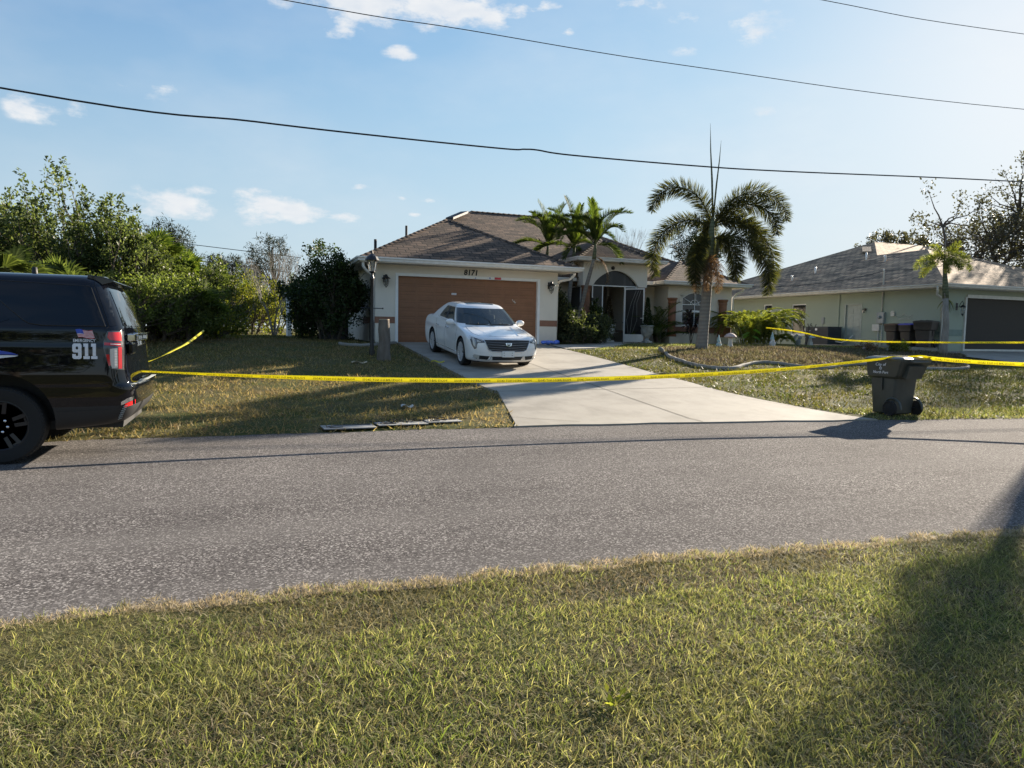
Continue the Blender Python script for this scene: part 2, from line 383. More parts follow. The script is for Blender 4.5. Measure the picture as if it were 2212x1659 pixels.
def mk_tape():
    m = Mat('barricade_tape'); c = m.ramp(m.noise(2, 3), [(.3, (.74, .68, .05)), (.7, (.88, .82, .08))])
    b = m.bsdf(c, .3, normal=m.bump(m.noise(14, 3), .3, .01)); t = m.n('ShaderNodeBsdfTranslucent', {'Color': (.9, .84, .08, 1)}).outputs[0]
    x = m.n('ShaderNodeMixShader', {0: .5}); m.t.links.new(b, x.inputs[1]); m.t.links.new(t, x.inputs[2]); return m.done(x.outputs[0])
G['tape'] = mk_tape()
G['stone'] = plain('weathered_stone', (.33, .34, .32), .85, var=.3, bump=.4)
G['chrome'] = plain('chrome', (.75, .76, .78), .08, 1, var=.02)
G['alloy'] = plain('alloy', (.72, .72, .73), .35, .5, var=.04)
def mk_paint(name, c, flake=.0, rough=.3, metal=0.0, spec=.3):
    m = Mat(name)
    col = m.mix(.06, c, m.ramp(m.noise(3, 4), [(.3, tuple(x*.7 for x in c)), (.7, c)]))
    return m.done(m.bsdf(col, rough, metal, None, 1.0, spec))
G['wpaint'] = mk_paint('pearl_white_paint', (.86, .85, .83), rough=.3)
G['bpaint'] = mk_paint('black_paint', (.003, .0035, .006), rough=.5, spec=.0)
G['ws'] = glassmat('windshield_glass', (.62, .68, .66), .5, .01, (.07, .085, .085))
G['privacy'] = glassmat('privacy_glass', (.1, .1, .1), .05, .01, (.004, .004, .005))
G['seat'] = plain('grey_leather', (.20, .19, .18), .6)
G['red'] = plain('red_lens', (.55, .012, .015), .12, coat=1)
G['redref'] = plain('red_reflector', (.75, .02, .02), .2)
G['clear'] = plain('clear_lens', (.55, .52, .47), .15, coat=1)
G['lampdark'] = plain('lamp_housing', (.05, .05, .055), .15, coat=1)
G['trim'] = plain('grey_lower_trim', (.014, .0145, .016), .55, bump=.2, bscale=200)
G['decal'] = plain('white_vinyl', (.72, .73, .76), .35, var=.03)
G['blue'] = plain('blue_vinyl', (.03, .07, .42), .35)
G['redv'] = plain('red_vinyl', (.5, .04, .05), .35)
G['bin'] = plain('bin_plastic', (.040, .047, .042), .42, var=.15, bump=.15)
G['binlid'] = plain('bin_lid_plastic', (.05, .055, .05), .3, var=.1)
G['binb'] = plain('brown_bin_plastic', (.055, .042, .034), .5)
G['bluelid'] = plain('blue_lid', (.06, .07, .45), .4)
G['brownlid'] = plain('brown_lid', (.12, .06, .04), .5)
G['bluebag'] = plain('blue_film', (.12, .22, .75), .25)
G['grey'] = plain('grey_metal', (.30, .32, .31), .45)
G['greendoor'] = plain('sage_door', (.36, .39, .34), .5)
G['tan'] = plain('beige_trim', (.60, .58, .52), .5)
G['shadescreen'] = plain('garage_screen', (.034, .026, .019), .7)
G['ac'] = plain('ac_grey', (.055, .06, .07), .5)
G['lid_beige'] = plain('grey_panel', (.27, .275, .27), .85, var=.2)
G['statue_b'] = plain('faded_blue_stone', (.35, .50, .52), .8, var=.2)
G['statue_p'] = plain('pinkish_stone', (.50, .40, .38), .8, var=.25)
G['statue_w'] = plain('chalky_stone', (.55, .55, .52), .8, var=.2)
G['stump'] = mk_bark('stump_bark', (.10, .085, .07), (.23, .20, .17)); G['cutwood'] = plain('cut_wood', (.45, .36, .24), .8)
G['bark'] = mk_bark('grey_bark', (.055, .045, .035), (.17, .145, .115)); G['bark2'] = mk_bark('pale_bark', (.16, .145, .12), (.36, .33, .29))
G['palmbark'] = mk_bark('ringed_palm_trunk', (.17, .155, .135), (.22, .205, .18), True)
G['shaft'] = mk_bark('green_crownshaft', (.09, .10, .06), (.15, .165, .10), True)
G['mulch'] = plain('mulch', (.10, .06, .045), .95, var=.5, scale=40, bump=.9, bscale=60)
# leaves
G['lf_dark'] = leafmat('dark_leaf', [(.018, .030, .012), (.03, .05, .018), (.05, .072, .026)], .3, .5)
G['lf_under'] = leafmat('understory_leaf', [(.07, .09, .032), (.11, .14, .048), (.17, .19, .07)], .5, .5)
G['lf_mid'] = leafmat('mid_leaf', [(.036, .052, .018), (.066, .088, .030), (.11, .135, .046)], .45, .42, tcol=(1.45, 1.5, .75))
G['lf_left'] = leafmat('woodland_leaf', [(.045, .062, .027), (.085, .112, .042), (.15, .18, .07)], .5, .42, tcol=(1.4, 1.45, .8))
G['lf_yel'] = leafmat('yellowish_leaf', [(.07, .085, .018), (.12, .13, .025), (.20, .18, .04)], .5, .45)
G['lf_olive'] = leafmat('oak_leaf', [(.050, .047, .036), (.080, .074, .055), (.12, .11, .08)], .22, .5)
G['lf_palm'] = leafmat('palm_leaflet', [(.035, .055, .014), (.065, .09, .022), (.11, .13, .035)], .45, .65)
G['lf_fox'] = leafmat('foxtail_leaflet', [(.030, .036, .016), (.060, .062, .026), (.11, .10, .045)], .38, .7)
G['lf_areca'] = leafmat('areca_leaflet', [(.08, .10, .025), (.15, .165, .04), (.26, .25, .07)], .55, .5)
G['lf_dead'] = leafmat('dead_frond', [(.10, .06, .03), (.17, .11, .06), (.25, .18, .10)], .3, .7, tcol=(1.2, 1.0, .7))
G['lf_cord'] = leafmat('cordyline_leaf', [(.022, .014, .014), (.035, .022, .02), (.05, .03, .03)], .2, .4, tcol=(1.4, .8, .8))
G['lf_pine'] = leafmat('pine_needle', [(.014, .022, .012), (.026, .036, .018)], .15, .6)
G['gr_near'] = leafmat('near_grass', [(.13, .17, .045), (.20, .25, .07), (.32, .34, .12), (.50, .45, .26), (.17, .23, .05), (.40, .36, .20)], .5, .6, (.9, (.34, .30, .17), .4), (1.25, 1.3, .75))
G['gr_dry'] = leafmat('dry_lawn', [(.20, .18, .06), (.30, .24, .10), (.46, .37, .20), (.11, .13, .035), (.17, .12, .08)], .45, .65, (.5, (.30, .23, .13), .6), (1.15, 1.1, .8))
G['gr_green'] = leafmat('green_lawn', [(.045, .065, .02), (.085, .11, .03), (.14, .145, .05), (.22, .19, .11), (.06, .05, .038)], .35, .55, (.7, (.15, .12, .06), .7), (1.4, 1.5, .6))
# ------------------------------------------------------------------ terrain, road, driveway
def nf(e):
    x = (np.asarray(e, float) - .3)/1.5
    return -12.66 - .1875*np.where(x > 25, x, np.log1p(np.exp(np.clip(x, -30, 25))))
def sstep(a, b, x):
    t = np.clip((x - a)/(b - a), 0, 1); return t*t*(3 - 2*t)
def terr(e, n):
    e = np.asarray(e, float); n = np.asarray(n, float)
    q = n*12.7/(-nf(e))
    z = np.interp(q, [-12.7, -11, -9, -6, -3, 0, 3], [.16, .30, .47, .71, .97, 1.22, 1.25])
    z = z + .13*np.exp(-(((e - 11.5)/5.5)**4 + ((n + 4.2)/2.6)**4))
    z = z - .10*sstep(-1, -4, e)*np.exp(-((q + 8.5)/2.6)**2)
    return np.where(q < -14, .15 - .06*sstep(-19, -22, n), z)
def Z(e, n): return float(terr(e, n))
ROAD_Z = .15
def near_edge(e):
    e = np.asarray(e, float); x = e + 3
    return -18.95 - .092*np.where(x > 25, x, np.log1p(np.exp(np.clip(x, -30, 25)))) + .02*np.sin(e*2.3) + .018*np.sin(e*5.9 + 1) + .014*np.sin(e*13.1)
def far_edge(e): return nf(e) + .03*np.sin(e*3.1 + 2) + .02*np.sin(e*8.3)
def terrain_grid():
    xs = np.concatenate([[-600, -350, -200, -120, -80, -60, -48, -40, -34, -30], np.arange(-27, 33, .25), [34, 37, 41, 46, 54, 66, 90, 140, 240, 400, 600]])
    ys = np.concatenate([[-400, -200, -100, -60, -45, -36, -31, -28], np.arange(-26, -21, .5), np.arange(-21, -18.4, .1), np.arange(-18.2, -14.4, .3), np.arange(-14.4, -12.2, .1), np.arange(-12.2, 6, .25), [7, 9, 12, 16, 22, 30, 42, 60, 90, 140, 240, 400, 600]])
    X, Y = np.meshgrid(xs, ys)
    zz = terr(X, Y) + .012*np.sin(X*1.7 + Y*.9)*np.cos(Y*2.3 - X*.6)*(Y < 2)
    fe, ne = far_edge(X), near_edge(X)
    inroad = (Y < fe + .0) & (Y > ne)
    zz = np.where(inroad, .130, zz); zz = np.where((Y < fe - .3) & (Y > ne + .3), .06, zz)
    drive = (X > -.1) & (X < 5.2) & (Y < 0) & (Y > -12.9)
    zz = np.where(drive, zz - .06, zz)
    V = np.stack([X, Y, zz], -1).reshape(-1, 3); nx, ny = len(xs), len(ys)
    i = np.arange(nx - 1)[None, :] + np.arange(ny - 1)[:, None]*nx; i = i.ravel()
    F = np.stack([i, i + 1, i + 1 + nx, i + nx], -1)
    o = np_mesh('ground', V, F, G['ground'], smooth=True); tag(o, kind='structure')
terrain_grid()
def sheet(name, xs, f_lo, f_hi, nv, zf, mat, skirt=.12, kind='structure', parent=None):
    """a slab following zf between two edge curves, with side skirts"""
    V, F = [], []
    for x in xs:
        a, b = float(f_lo(x)), float(f_hi(x))
        for j in range(nv + 1):
            y = a + (b - a)*j/nv; V.append((x, y, zf(x, y) - (.004*0)))
    m = nv + 1
    for i in range(len(xs) - 1):
        for j in range(nv): F.append((i*m + j, (i+1)*m + j, (i+1)*m + j + 1, i*m + j + 1))
    mb = MB(); mb.add(V, F)
    per = [i*m for i in range(len(xs))] + [(len(xs)-1)*m + j for j in range(1, m)] + [i*m + nv for i in range(len(xs)-2, -1, -1)] + [j for j in range(nv-1, 0, -1)]
    n = len(per); b = len(mb.v)
    mb.v += [(V[k][0], V[k][1], V[k][2] - skirt) for k in per]
    for k in range(n): mb.f.append([per[k], per[(k+1) % n], b + (k+1) % n, b + k])
    o = mb.build(name, mat, parent)
    if kind: tag(o, kind=kind)
    return o
rx = sorted(set([-500, -300, -180, -110, -70, -50, -40, -32] + [round(-28 + .25*i, 2) for i in range(240)] + [34, 40, 50, 70, 110, 200, 400]))
sheet('road', rx, near_edge, far_edge, 8, lambda x, y: ROAD_Z, G['asphalt'])
# pale sandy line where the near turf meets the asphalt
# driveway: straight slab to the flare, then the apron to the road
def dl(y): return -.1 + (0.1 if y < -9.6 else 0)
drive_rows = [0.10, -1, -2, -3, -4, -5, -6, -7, -8, -9, -9.6, -10.4, -11.2, -12, -12.55, -12.95]
mb = MB(); V = []; L = []
for y in drive_rows:
    if y > -9.55: a, b = -.02, 5.12
    else:
        t = (y + 9.6)/(-12.95 + 9.6); a, b = .1 - .85*t, 5.05 + .95*t**2.2
    L.append((a, b))
NU = 14
for y, (a, b) in zip(drive_rows, L):
    for i in range(NU + 1):
        x = a + (b - a)*i/NU; yy = y
        if y == drive_rows[-1]: yy = float(far_edge(x)) - .05
        elif y < -11: yy = y + (float(nf(x)) + 12.7)*((y + 11)/-1.9)
        V.append((x, yy, max(Z(x, yy), .158) + .015))
F = [(r*(NU+1) + i, r*(NU+1) + i + 1, (r+1)*(NU+1) + i + 1, (r+1)*(NU+1) + i) for r in range(len(drive_rows)-1) for i in range(NU)]
mb.add(V, F)
per = list(range(NU+1)) + [r*(NU+1) + NU for r in range(1, len(drive_rows))] + [(len(drive_rows)-1)*(NU+1) + i for i in range(NU-1, -1, -1)] + [r*(NU+1) for r in range(len(drive_rows)-2, 0, -1)]
b0 = len(mb.v); mb.v += [(V[k][0], V[k][1], V[k][2] - .16) for k in per]
for k in range(len(per)): mb.f.append([per[k], per[(k+1) % len(per)], b0 + (k+1) % len(per), b0 + k])
drv = mb.build('driveway', G['concrete']); tag(drv, kind='structure')
mb = MB()
def strip(pts, wd, lift=.021):
    V = []; n = len(pts)
    for i, (x, y) in enumerate(pts):
        d = Vector((pts[min(i+1, n-1)][0] - pts[max(i-1, 0)][0], pts[min(i+1, n-1)][1] - pts[max(i-1, 0)][1])).normalized(); s = Vector((-d.y, d.x))*wd/2
        for q in (-1, 1): V.append((x + s.x*q, y + s.y*q, max(Z(x + s.x*q, y + s.y*q), .158) + lift))
    mb.add(V, [(2*i, 2*i+1, 2*i+3, 2*i+2) for i in range(n-1)])
G['joint'] = plain('joint_dirt', (.09, .08, .065), .95, var=.4)
strip([(2.5 + .0*i, -.2 - .5*i) for i in range(26)] + [(2.56, -13.0)], .022)
for y in (-3.1, -6.4, -9.65):
    a, b = (.0, 5.1) if y > -9.6 else (.1, 5.03)
    strip([(a + (b - a)*i/10, y) for i in range(11)], .020)
strip([(-.55 + .2*i, -12.1 - .11*i + .0) for i in range(6)], .012); strip([(4.9, -11.0), (5.3, -11.9), (5.75, -12.85)], .012)
mb.build('control_joint', G['joint'], drv)
# front walk from the drive to the porch
wk = MB(); wpts = [(5.14, -1.9, 5.14, -.55), (6.0, -1.75, 6.0, -.35), (7.2, -1.2, 6.9, .1), (8.3, -.1, 7.8, .9), (9.0, 1.0, 8.2, 1.6), (10.9, 1.9, 8.3, 2.9)]
V = []
for a, b, c, d in wpts: V += [(a, b, Z(a, b) + .035), (c, d, Z(c, d) + .035), (a, b, Z(a, b) - .1), (c, d, Z(c, d) - .1)]
F = []
for i in range(len(wpts) - 1):
    k = 4*i; F += [(k, k+1, k+5, k+4), (k, k+4, k+6, k+2), (k+1, k+3, k+7, k+5)]
wk.add(V, F); tag(wk.build('front_walk', G['walk']), kind='structure')
nd = MB(); nd.grid(lambda u, v: (20.9 + 9*u + (1 - v)*0, -1.55 - 12.0*v, max(Z(20.9 + 9*u, -1.55 - 12*v), .15) + .04), 12, 12)
nd.box(20.8, 22.24, -1.55, 3.9, 1.1, 1.30)
tag(nd.build('neighbour_driveway', G['concrete']), kind='structure')
hor = MB(); hor.box(-18, -3, 88, 90, 1.2, 1.3)
# ------------------------------------------------------------------ grass blades
G['gr_fringe'] = leafmat('sun_bleached_straw', [(.55, .45, .32), (.40, .32, .20), (.65, .56, .42), (.30, .26, .12)], .45, .7, tcol=(1.1, 1.05, .9))
ve = MB(); xs_ = [-9 + .08*i for i in range(200)]; V = []
for i, x in enumerate(xs_):
    a = float(near_edge(x)); w1 = .018 + .014*math.sin(x*9) + .012*math.sin(x*23 + 1) + .008*math.sin(x*51); w0 = .07 + .02*math.sin(x*7 + 2)
    V += [(x, a - w0, .152), (x, a + .0, .156), (x, a + w1, .154)]
ve.add(V, [(3*i + j, 3*i + 3 + j, 3*i + 4 + j, 3*i + 1 + j) for i in range(len(xs_)-1) for j in (0, 1)]); tag(ve.build('sandy_road_edge', G['gravel_edge']), kind='structure')
rng = np.random.default_rng(7)
def blades(name, pts, hmin, hmax, wd, lean, mat, seed, label=None, segs=2, clump=0.0):
    r = np.random.default_rng(seed); n = len(pts)
    h = hmin + (hmax - hmin)*r.random(n)**1.6; a = r.random(n)*2*PI; w_ = wd*(.6 + .8*r.random(n))
    ln = lean*(.15 + r.random(n)); la = r.random(n)*2*PI
    d = np.stack([np.cos(la), np.sin(la)], -1); s = np.stack([np.cos(a), np.sin(a)], -1)
    z0 = pts[:, 2] - .002
    def lvl(t, k):
        c = pts[:, :2] + d*(ln*h*t**1.3)[:, None]; z = z0 + h*t*np.sqrt(np.maximum(.10, 1 - (ln*t*.6)**2))
        L = np.column_stack([c - s*(w_*k)[:, None], z]); Rr = np.column_stack([c + s*(w_*k)[:, None], z]); return L, Rr, np.column_stack([c, z])
    if segs == 2:
        a0, b0, _ = lvl(0, .5); a1, b1, _ = lvl(.55, .42); _, _, t = lvl(1, 0)
        V = np.stack([a0, b0, a1, b1, t], 1).reshape(-1, 3); k = np.arange(n)[:, None]*5
        F = np.concatenate([k + [0, 1, 3], k + [0, 3, 2], k + [2, 3, 4]])
    else:
        a0, b0, _ = lvl(0, .5); _, _, t = lvl(1, 0)
        V = np.stack([a0, b0, t], 1).reshape(-1, 3); k = np.arange(n)[:, None]*3; F = k + [0, 1, 2]
    o = np_mesh(name, V, F, mat); tag(o, label, 'grass', None, 'stuff'); return o
def scatter(n, e0, e1, n0, n1, keep, seed, patch=0):
    r = np.random.default_rng(seed); e = e0 + (e1 - e0)*r.random(n); y = n0 + (n1 - n0)*r.random(n)
    k = keep(e, y)
    if patch:
        f = np.sin(e*patch + 1.3*np.sin(y*patch*.7)) + np.sin(y*patch*1.3 + 1.7*np.sin(e*patch*.8)) + .8*np.sin(e*patch*2.9 + y*patch*2.3)
        k &= r.random(n) < .72 + .28*f/1.4
    e, y = e[k], y[k]; return np.column_stack([e, y, terr(e, y)])
def nearkeep(e, y):
    j = .07*np.sin(e*31) + .05*np.sin(e*53 + 2)
    return y < near_edge(e) + .02 + j*.6
G['gr_thatch'] = leafmat('thatch', [(.22, .17, .11), (.13, .10, .065), (.34, .28, .18), (.15, .15, .06), (.50, .43, .31), (.07, .06, .04)], .35, .7, (1.0, (.20, .21, .06), .5), (1.1, 1.05, .8))
blades('near_thatch', scatter(300000, -7.5, 3.2, -22.4, -18.7, nearkeep, 12), .015, .055, .0042, 2.2, G['gr_thatch'], 13, 'brown and straw thatch lying between the foreground grass blades')
blades('near_grass', np.concatenate([scatter(150000, -7.5, 3.2, -22.4, -18.7, lambda e, y: nearkeep(e, y) & (np.sin(e*5.1 + 2*np.sin(y*3.7)) + np.sin(y*6.3 + 2*np.sin(e*4.1)) > -.75), 1, 3.6), scatter(90000, -6, 0, -21.3, -19.6, nearkeep, 11, 4.1)]), .018, .066, .0034, 1.7, G['gr_near'], 2, 'green and yellow grass verge in the foreground beside the asphalt')
blades('tall_near_grass', scatter(4500, -7.5, 3.2, -22.4, -19.5, nearkeep, 3, 1.7), .05, .11, .0042, 1.7, G['gr_near'], 4, 'longer bright grass blades standing out of the foreground verge')
blades('verge_thatch', scatter(200000, -9, 6, -19.9, -18.4, lambda e, y: (y < near_edge(e) + .05 + .05*np.sin(e*17)) & (y > near_edge(e) - .10), 5) + np.array([0, 0, .008]), .012, .045, .005, 2.0, G['gr_fringe'], 6, 'dry straw fringe where the foreground grass meets the road', 1)
def off_drive(e, y):
    t = np.clip((y + 9.6)/(-3.35), 0, 1); a = np.where(y > -9.55, -.05, .08 - .85*t); b = np.where(y > -9.55, 5.15, 5.08 + .95*t**2.2)
    jj = .03*np.sin(y*23) + .02*np.sin(y*47)
    return ((e < a + jj) | (e > b - jj)) & (y > far_edge(e) - .02 + .05*np.sin(e*29))
def left_keep(e, y): return off_drive(e, y) & (e < 1) & ~((y > -.05) & (e > -1.2))
blades('left_lawn', scatter(150000, -13, .2, -12.9, 2.5, left_keep, 21, 2.4), .02, .10, .020, 1.6, G['gr_dry'], 22, 'dry brownish lawn left of the concrete driveway', 1)
blades('left_back_lawn', scatter(60000, -14, -.8, 2, 32, lambda e, y: e < -.9, 25, 1.0), .03, .08, .03, 1.0, G['gr_green'], 26, 'shaded lawn running back past the cream house', 1)
BED = [(7.66, -3.86), (7.29, -4.62), (7.13, -5.23), (7.02, -6.1), (7.16, -6.6), (7.43, -6.85), (7.86, -6.9), (8.56, -6.5), (9.34, -6.15), (9.92, -6.28), (10.3, -6.75), (10.9, -7.0), (11.74, -6.72), (12.72, -6.47), (13.5, -6.5), (14.4, -6.95), (15.3, -7.3), (16.6, -7.1), (17.6, -6.2), (18.4, -5.0)]
BEDPOLY = BED + [(20.2, -4.3), (21.6, -3.2), (21.2, -2.0), (18, -.9), (14, -.6), (11, -1.0), (8.9, -1.9), (8.0, -2.9)]
def in_poly(e, y, P):
    ins = np.zeros(len(e), bool); n = len(P)
    for i in range(n):
        x1, y1 = P[i]; x2, y2 = P[(i+1) % n]
        c = ((y1 > y) != (y2 > y)) & (e < (x2 - x1)*(y - y1)/((y2 - y1) + 1e-12) + x1); ins ^= c
    return ins
def right_keep(e, y): return off_drive(e, y) & (e > 4.8) & ~in_poly(e, y, BEDPOLY) & ~((e > 5.1) & (y > 1.5*(e - 8) + .8 - 1) & (y > -2.0)) & ~((e > 20.6) & (y > -14))
blades('right_lawn', scatter(150000, 4.8, 21, -14.6, 1.5, right_keep, 31, 2.6), .02, .11, .026, 1.6, G['gr_green'], 32, 'patchy green lawn between the driveway, curb and road', 1)
blades('bright_road_edge_grass', scatter(26000, 5.4, 21, -14.6, -12, lambda e, y: off_drive(e, y) & (y < nf(e) + 1.0), 33), .03, .085, .012, 1.0, G['gr_near'], 34, 'bright green grass strip by the road around the trash bin', 1)
blades('crest_grass', scatter(26000, 5.6, 22, -2.2, 1.8, lambda e, y: (y < 1.0*(e - 7) - 1.2) & (y > -2.2), 35), .03, .10, .018, 1.0, G['gr_near'], 36, 'bright grass along the crest behind the planting bed', 1)
# planting bed: mulch sheet, dry ground cover and the scalloped curb
bm_ = MB(); cxy = np.mean(BEDPOLY, 0)
gx, gy = np.meshgrid(np.arange(6.8, 22, .3), np.arange(-7.5, -.3, .3)); ins = in_poly(gx.ravel(), gy.ravel(), BEDPOLY).reshape(gx.shape)
idx = {}
for j in range(gx.shape[0] - 1):
    for i in range(gx.shape[1] - 1):
        if ins[j:j+2, i:i+2].all():
            q = []
            for (jj, ii) in ((j, i), (j, i+1), (j+1, i+1), (j+1, i)):
                if (jj, ii) not in idx: idx[(jj, ii)] = len(bm_.v); bm_.v.append((gx[jj, ii], gy[jj, ii], Z(gx[jj, ii], gy[jj, ii]) + .03))
                q.append(idx[(jj, ii)])
            bm_.f.append(q)
tag(bm_.build('planting_bed', G['mulch']), kind='structure')
G['gr_bed'] = leafmat('bed_litter', [(.06, .045, .038), (.11, .085, .070), (.20, .165, .13), (.10, .11, .045), (.28, .24, .18)], .35, .7, (1.1, (.13, .13, .06), .6), (1.15, 1.1, .85))
blades('bed_ground_cover', scatter(110000, 6.8, 22, -7.4, -.3, lambda e, y: in_poly(e, y, BEDPOLY), 41, 2.4) + np.array([0, 0, .03]), .03, .14, .040, 1.5, G['gr_bed'], 42, 'reddish brown leaf litter and sparse ground cover in the curbed bed', 1)
def curb(name, pts, label, hh=.075, wd=.105):
    P = []
    for i in range(len(pts) - 1):
        p0, p1, p2, p3 = [Vector(pts[max(0, min(len(pts)-1, k))]) for k in (i-1, i, i+1, i+2)]
        for t in (0, .25, .5, .75): P.append(.5*((2*p1) + (p2-p0)*t + (2*p0-5*p1+4*p2-p3)*t*t + (3*p1-p0-3*p2+p3)*t**3))
    P.append(Vector(pts[-1])); n = len(P); mb = MB(); V = []
    prof = [(-.5, -.12), (-.5, .6), (-.35, .92), (0, 1), (.35, .92), (.5, .6), (.5, -.12)]
    for i, p in enumerate(P):
        d = (P[min(i+1, n-1)] - P[max(i-1, 0)]).normalized(); s = Vector((-d.y, d.x)); z = Z(p.x, p.y) + .01
        for a, b in prof: V.append((p.x + s.x*a*wd, p.y + s.y*a*wd, z + b*hh + .006*math.sin(i*2.1)))
    k = len(prof); mb.add(V, [(i*k + j, i*k + j + 1, (i+1)*k + j + 1, (i+1)*k + j) for i in range(n-1) for j in range(k-1)] + [tuple(range(k)), tuple((n-1)*k + j for j in range(k))])
    return tag(mb.build(name, G['curb'], smooth=True, angle=50), label, 'curb')
curb('garden_curb', BED, 'grey concrete scalloped garden curb around the front of the planting bed')
curb('garden_curb', [(-1.95, -.85), (-1.8, -1.15), (-1.4, -1.3), (-.9, -1.1), (-.6, -.75), (-.15, -.45)], 'short grey garden curb at the foot of the dark bush by the garage')
# ------------------------------------------------------------------ roofs and text helpers
def roof_faces(mb, polys):
    for P in polys:
        P = [Vector(p) for p in P]; nrm = Vector((0, 0, 0))
        for i in range(len(P)):
            a, b = P[i], P[(i+1) % len(P)]; nrm += a.cross(b)
        nrm.normalize()
        if nrm.z < 0: nrm = -nrm; P = P[::-1]
        u = Vector((0, 0, 1)).cross(nrm).normalized(); v = nrm.cross(u)
        mb.add(P, [tuple(range(len(P)))], uvs=[[(p.dot(u), p.dot(v)) for p in P]])
def text_obj(name, body, size, m4, mat, parent=None, extrude=.004, shear=0, bold=0, align='CENTER', mirror=False):
    cu = bpy.data.curves.new(name, 'FONT'); cu.body = body; cu.size = size; cu.extrude = extrude; cu.shear = shear; cu.offset = bold
    cu.align_x = align; cu.align_y = 'CENTER'; cu.resolution_u = 2
    o = bpy.data.objects.new(name, cu); COL.objects.link(o); me = evaluated(o)
    bpy.data.objects.remove(o)
    if mirror: me.transform(Matrix.Diagonal((-1, 1, 1, 1))); me.flip_normals()
    me.transform(m4); me.materials.clear()
    return link(name, me, mat, parent)
def frame(o, x, y):
    """matrix whose local x,y axes are the given world vectors, at o"""
    x = Vector(x).normalized(); y = Vector(y).normalized(); z = x.cross(y); m = Matrix((x, y, z)).transposed().to_4x4(); m.translation = Vector(o); return m
def gutter(pts, name='gutter', parent=None, mat=None, wd=.12, top=3.90, h=.13):
    """K-style gutter along eave corner points, outward offset to the right-hand side of travel"""
    mb = MB(); n = len(pts); prof = [(0, 0), (0, -h), (.075, -h), (.09, -h*.55), (.12, -h*.3), (.12, 0), (.105, 0), (.105, -.02), (.015, -.02), (.015, 0)]
    V = []
    for i in range(n):
        p = Vector(pts[i][:2]); zt = pts[i][2] if len(pts[i]) > 2 else top
        d0 = (p - Vector(pts[i-1][:2])).normalized() if i else None; d1 = (Vector(pts[i+1][:2]) - p).normalized() if i < n-1 else None
        d0 = d0 or d1; d1 = d1 or d0; a = Vector((d0.y, -d0.x)); b = Vector((d1.y, -d1.x)); mdir = (a + b).normalized(); k = 1/max(.3, mdir.dot(a))
        for x, z in prof: V.append((p.x + mdir.x*k*x, p.y + mdir.y*k*x, zt + z))
    k = len(prof); mb.add(V, [(i*k + j, i*k + (j+1) % k, (i+1)*k + (j+1) % k, (i+1)*k + j) for i in range(n-1) for j in range(k)] + [tuple(range(k)), tuple((n-1)*k + j for j in range(k))[::-1]])
    return mb.build(name, mat or G['gutter'], parent)
def wall_lantern(parent, x, y, z, s=1.0):
    """caged wall lantern on a wall facing -y"""
    mb = MB(); mb.box(x-.055*s, x+.055*s, y-.02, y, z-.02*s, z+.17*s); mb.box(x-.02*s, x+.02*s, y-.14*s, y-.02, z+.10*s, z+.13*s)
    mb.lathe([(0, .19*s), (.03*s, .18*s), (.045*s, .13*s), (.115*s, .085*s), (.12*s, .07*s), (.06*s, .07*s), (0, .07*s)], (x, y-.14*s, z), 14)
    for k in range(6):
        a = PI*k/3; c = (x, y-.14*s, z); q = lambda r, h: (c[0]+r*s*math.cos(a), c[1]+r*s*math.sin(a), c[2]+h*s)
        mb.tube([q(.062, .08), q(.072, 0), q(.062, -.08), q(.03, -.13), q(0, -.14)], .0055*s, 5)
    mb.lathe([(.076*s, .002*s), (.082*s, .008*s), (.076*s, .014*s), (.070*s, .008*s), (.076*s, .002*s)], (x, y-.14*s, z), 16)
    mb.ball((x, y-.14*s, z-.155*s), .014*s)
    o = mb.build('wall_lantern', G['black'], parent, bevel=.002)
    g = MB(); g.lathe([(.04*s, .075*s), (.055*s, .03*s), (.05*s, -.06*s), (.02*s, -.09*s), (0, -.095*s)], (x, y-.14*s, z), 14); g.build('glass', G['lglass'], o, True)
    return o
def column(parent, x, y, z0, z1, r):
    mb = MB(); mb.lathe([(r*1.25, z0), (r*1.25, z0+.09), (r*1.12, z0+.12), (r*1.12, z0+.16), (r, z0+.19), (r*.97, z1-.24), (r*1.08, z1-.22), (r*1.08, z1-.17), (r*1.0, z1-.15), (r*1.15, z1-.08), (r*1.28, z1-.06), (r*1.28, z1)], (x, y, 0), 28)
    return mb.build('column', G['column'], parent, True, angle=35)

# ------------------------------------------------------------------ the cream house
H = thing('house', 'cream stucco house with brown garage door, brown shingle roof and arched entry', 'house', (0, 0, 0))
FZ = 1.25; WT = 3.72; DT = FZ + 2.13
W = MB()
W.box(-.74, -.09, 0, .2, 1.05, WT); W.box(4.97, 5.64, 0, .2, 1.05, WT); W.box(-.09, 4.97, 0, .2, DT + .09, WT)
W.box(-.74, -.54, .2, 16, 1.05, WT); W.box(5.44, 5.64, .2, 4.4, 1.05, WT); W.box(5.64, 8.10, 4.2, 4.4, 1.05, WT)
# portico walls: piers above the columns with a segmental arch
PX0, PX1, PN, PT = 8.1, 11.05, 3.0, 4.50
AX0, AX1, AS, AR = 8.56, 10.62, 3.60, .60
arc = [(AX0 + (AX1 - AX0)*i/20, AS + .30*0 + AR*math.sin(PI*i/20)**.75) for i in range(21)]
poly = [(PX0, 3.56), (AX0, 3.56)] + arc + [(AX1, 3.56), (PX1, 3.56), (PX1, PT), (PX0, PT)]
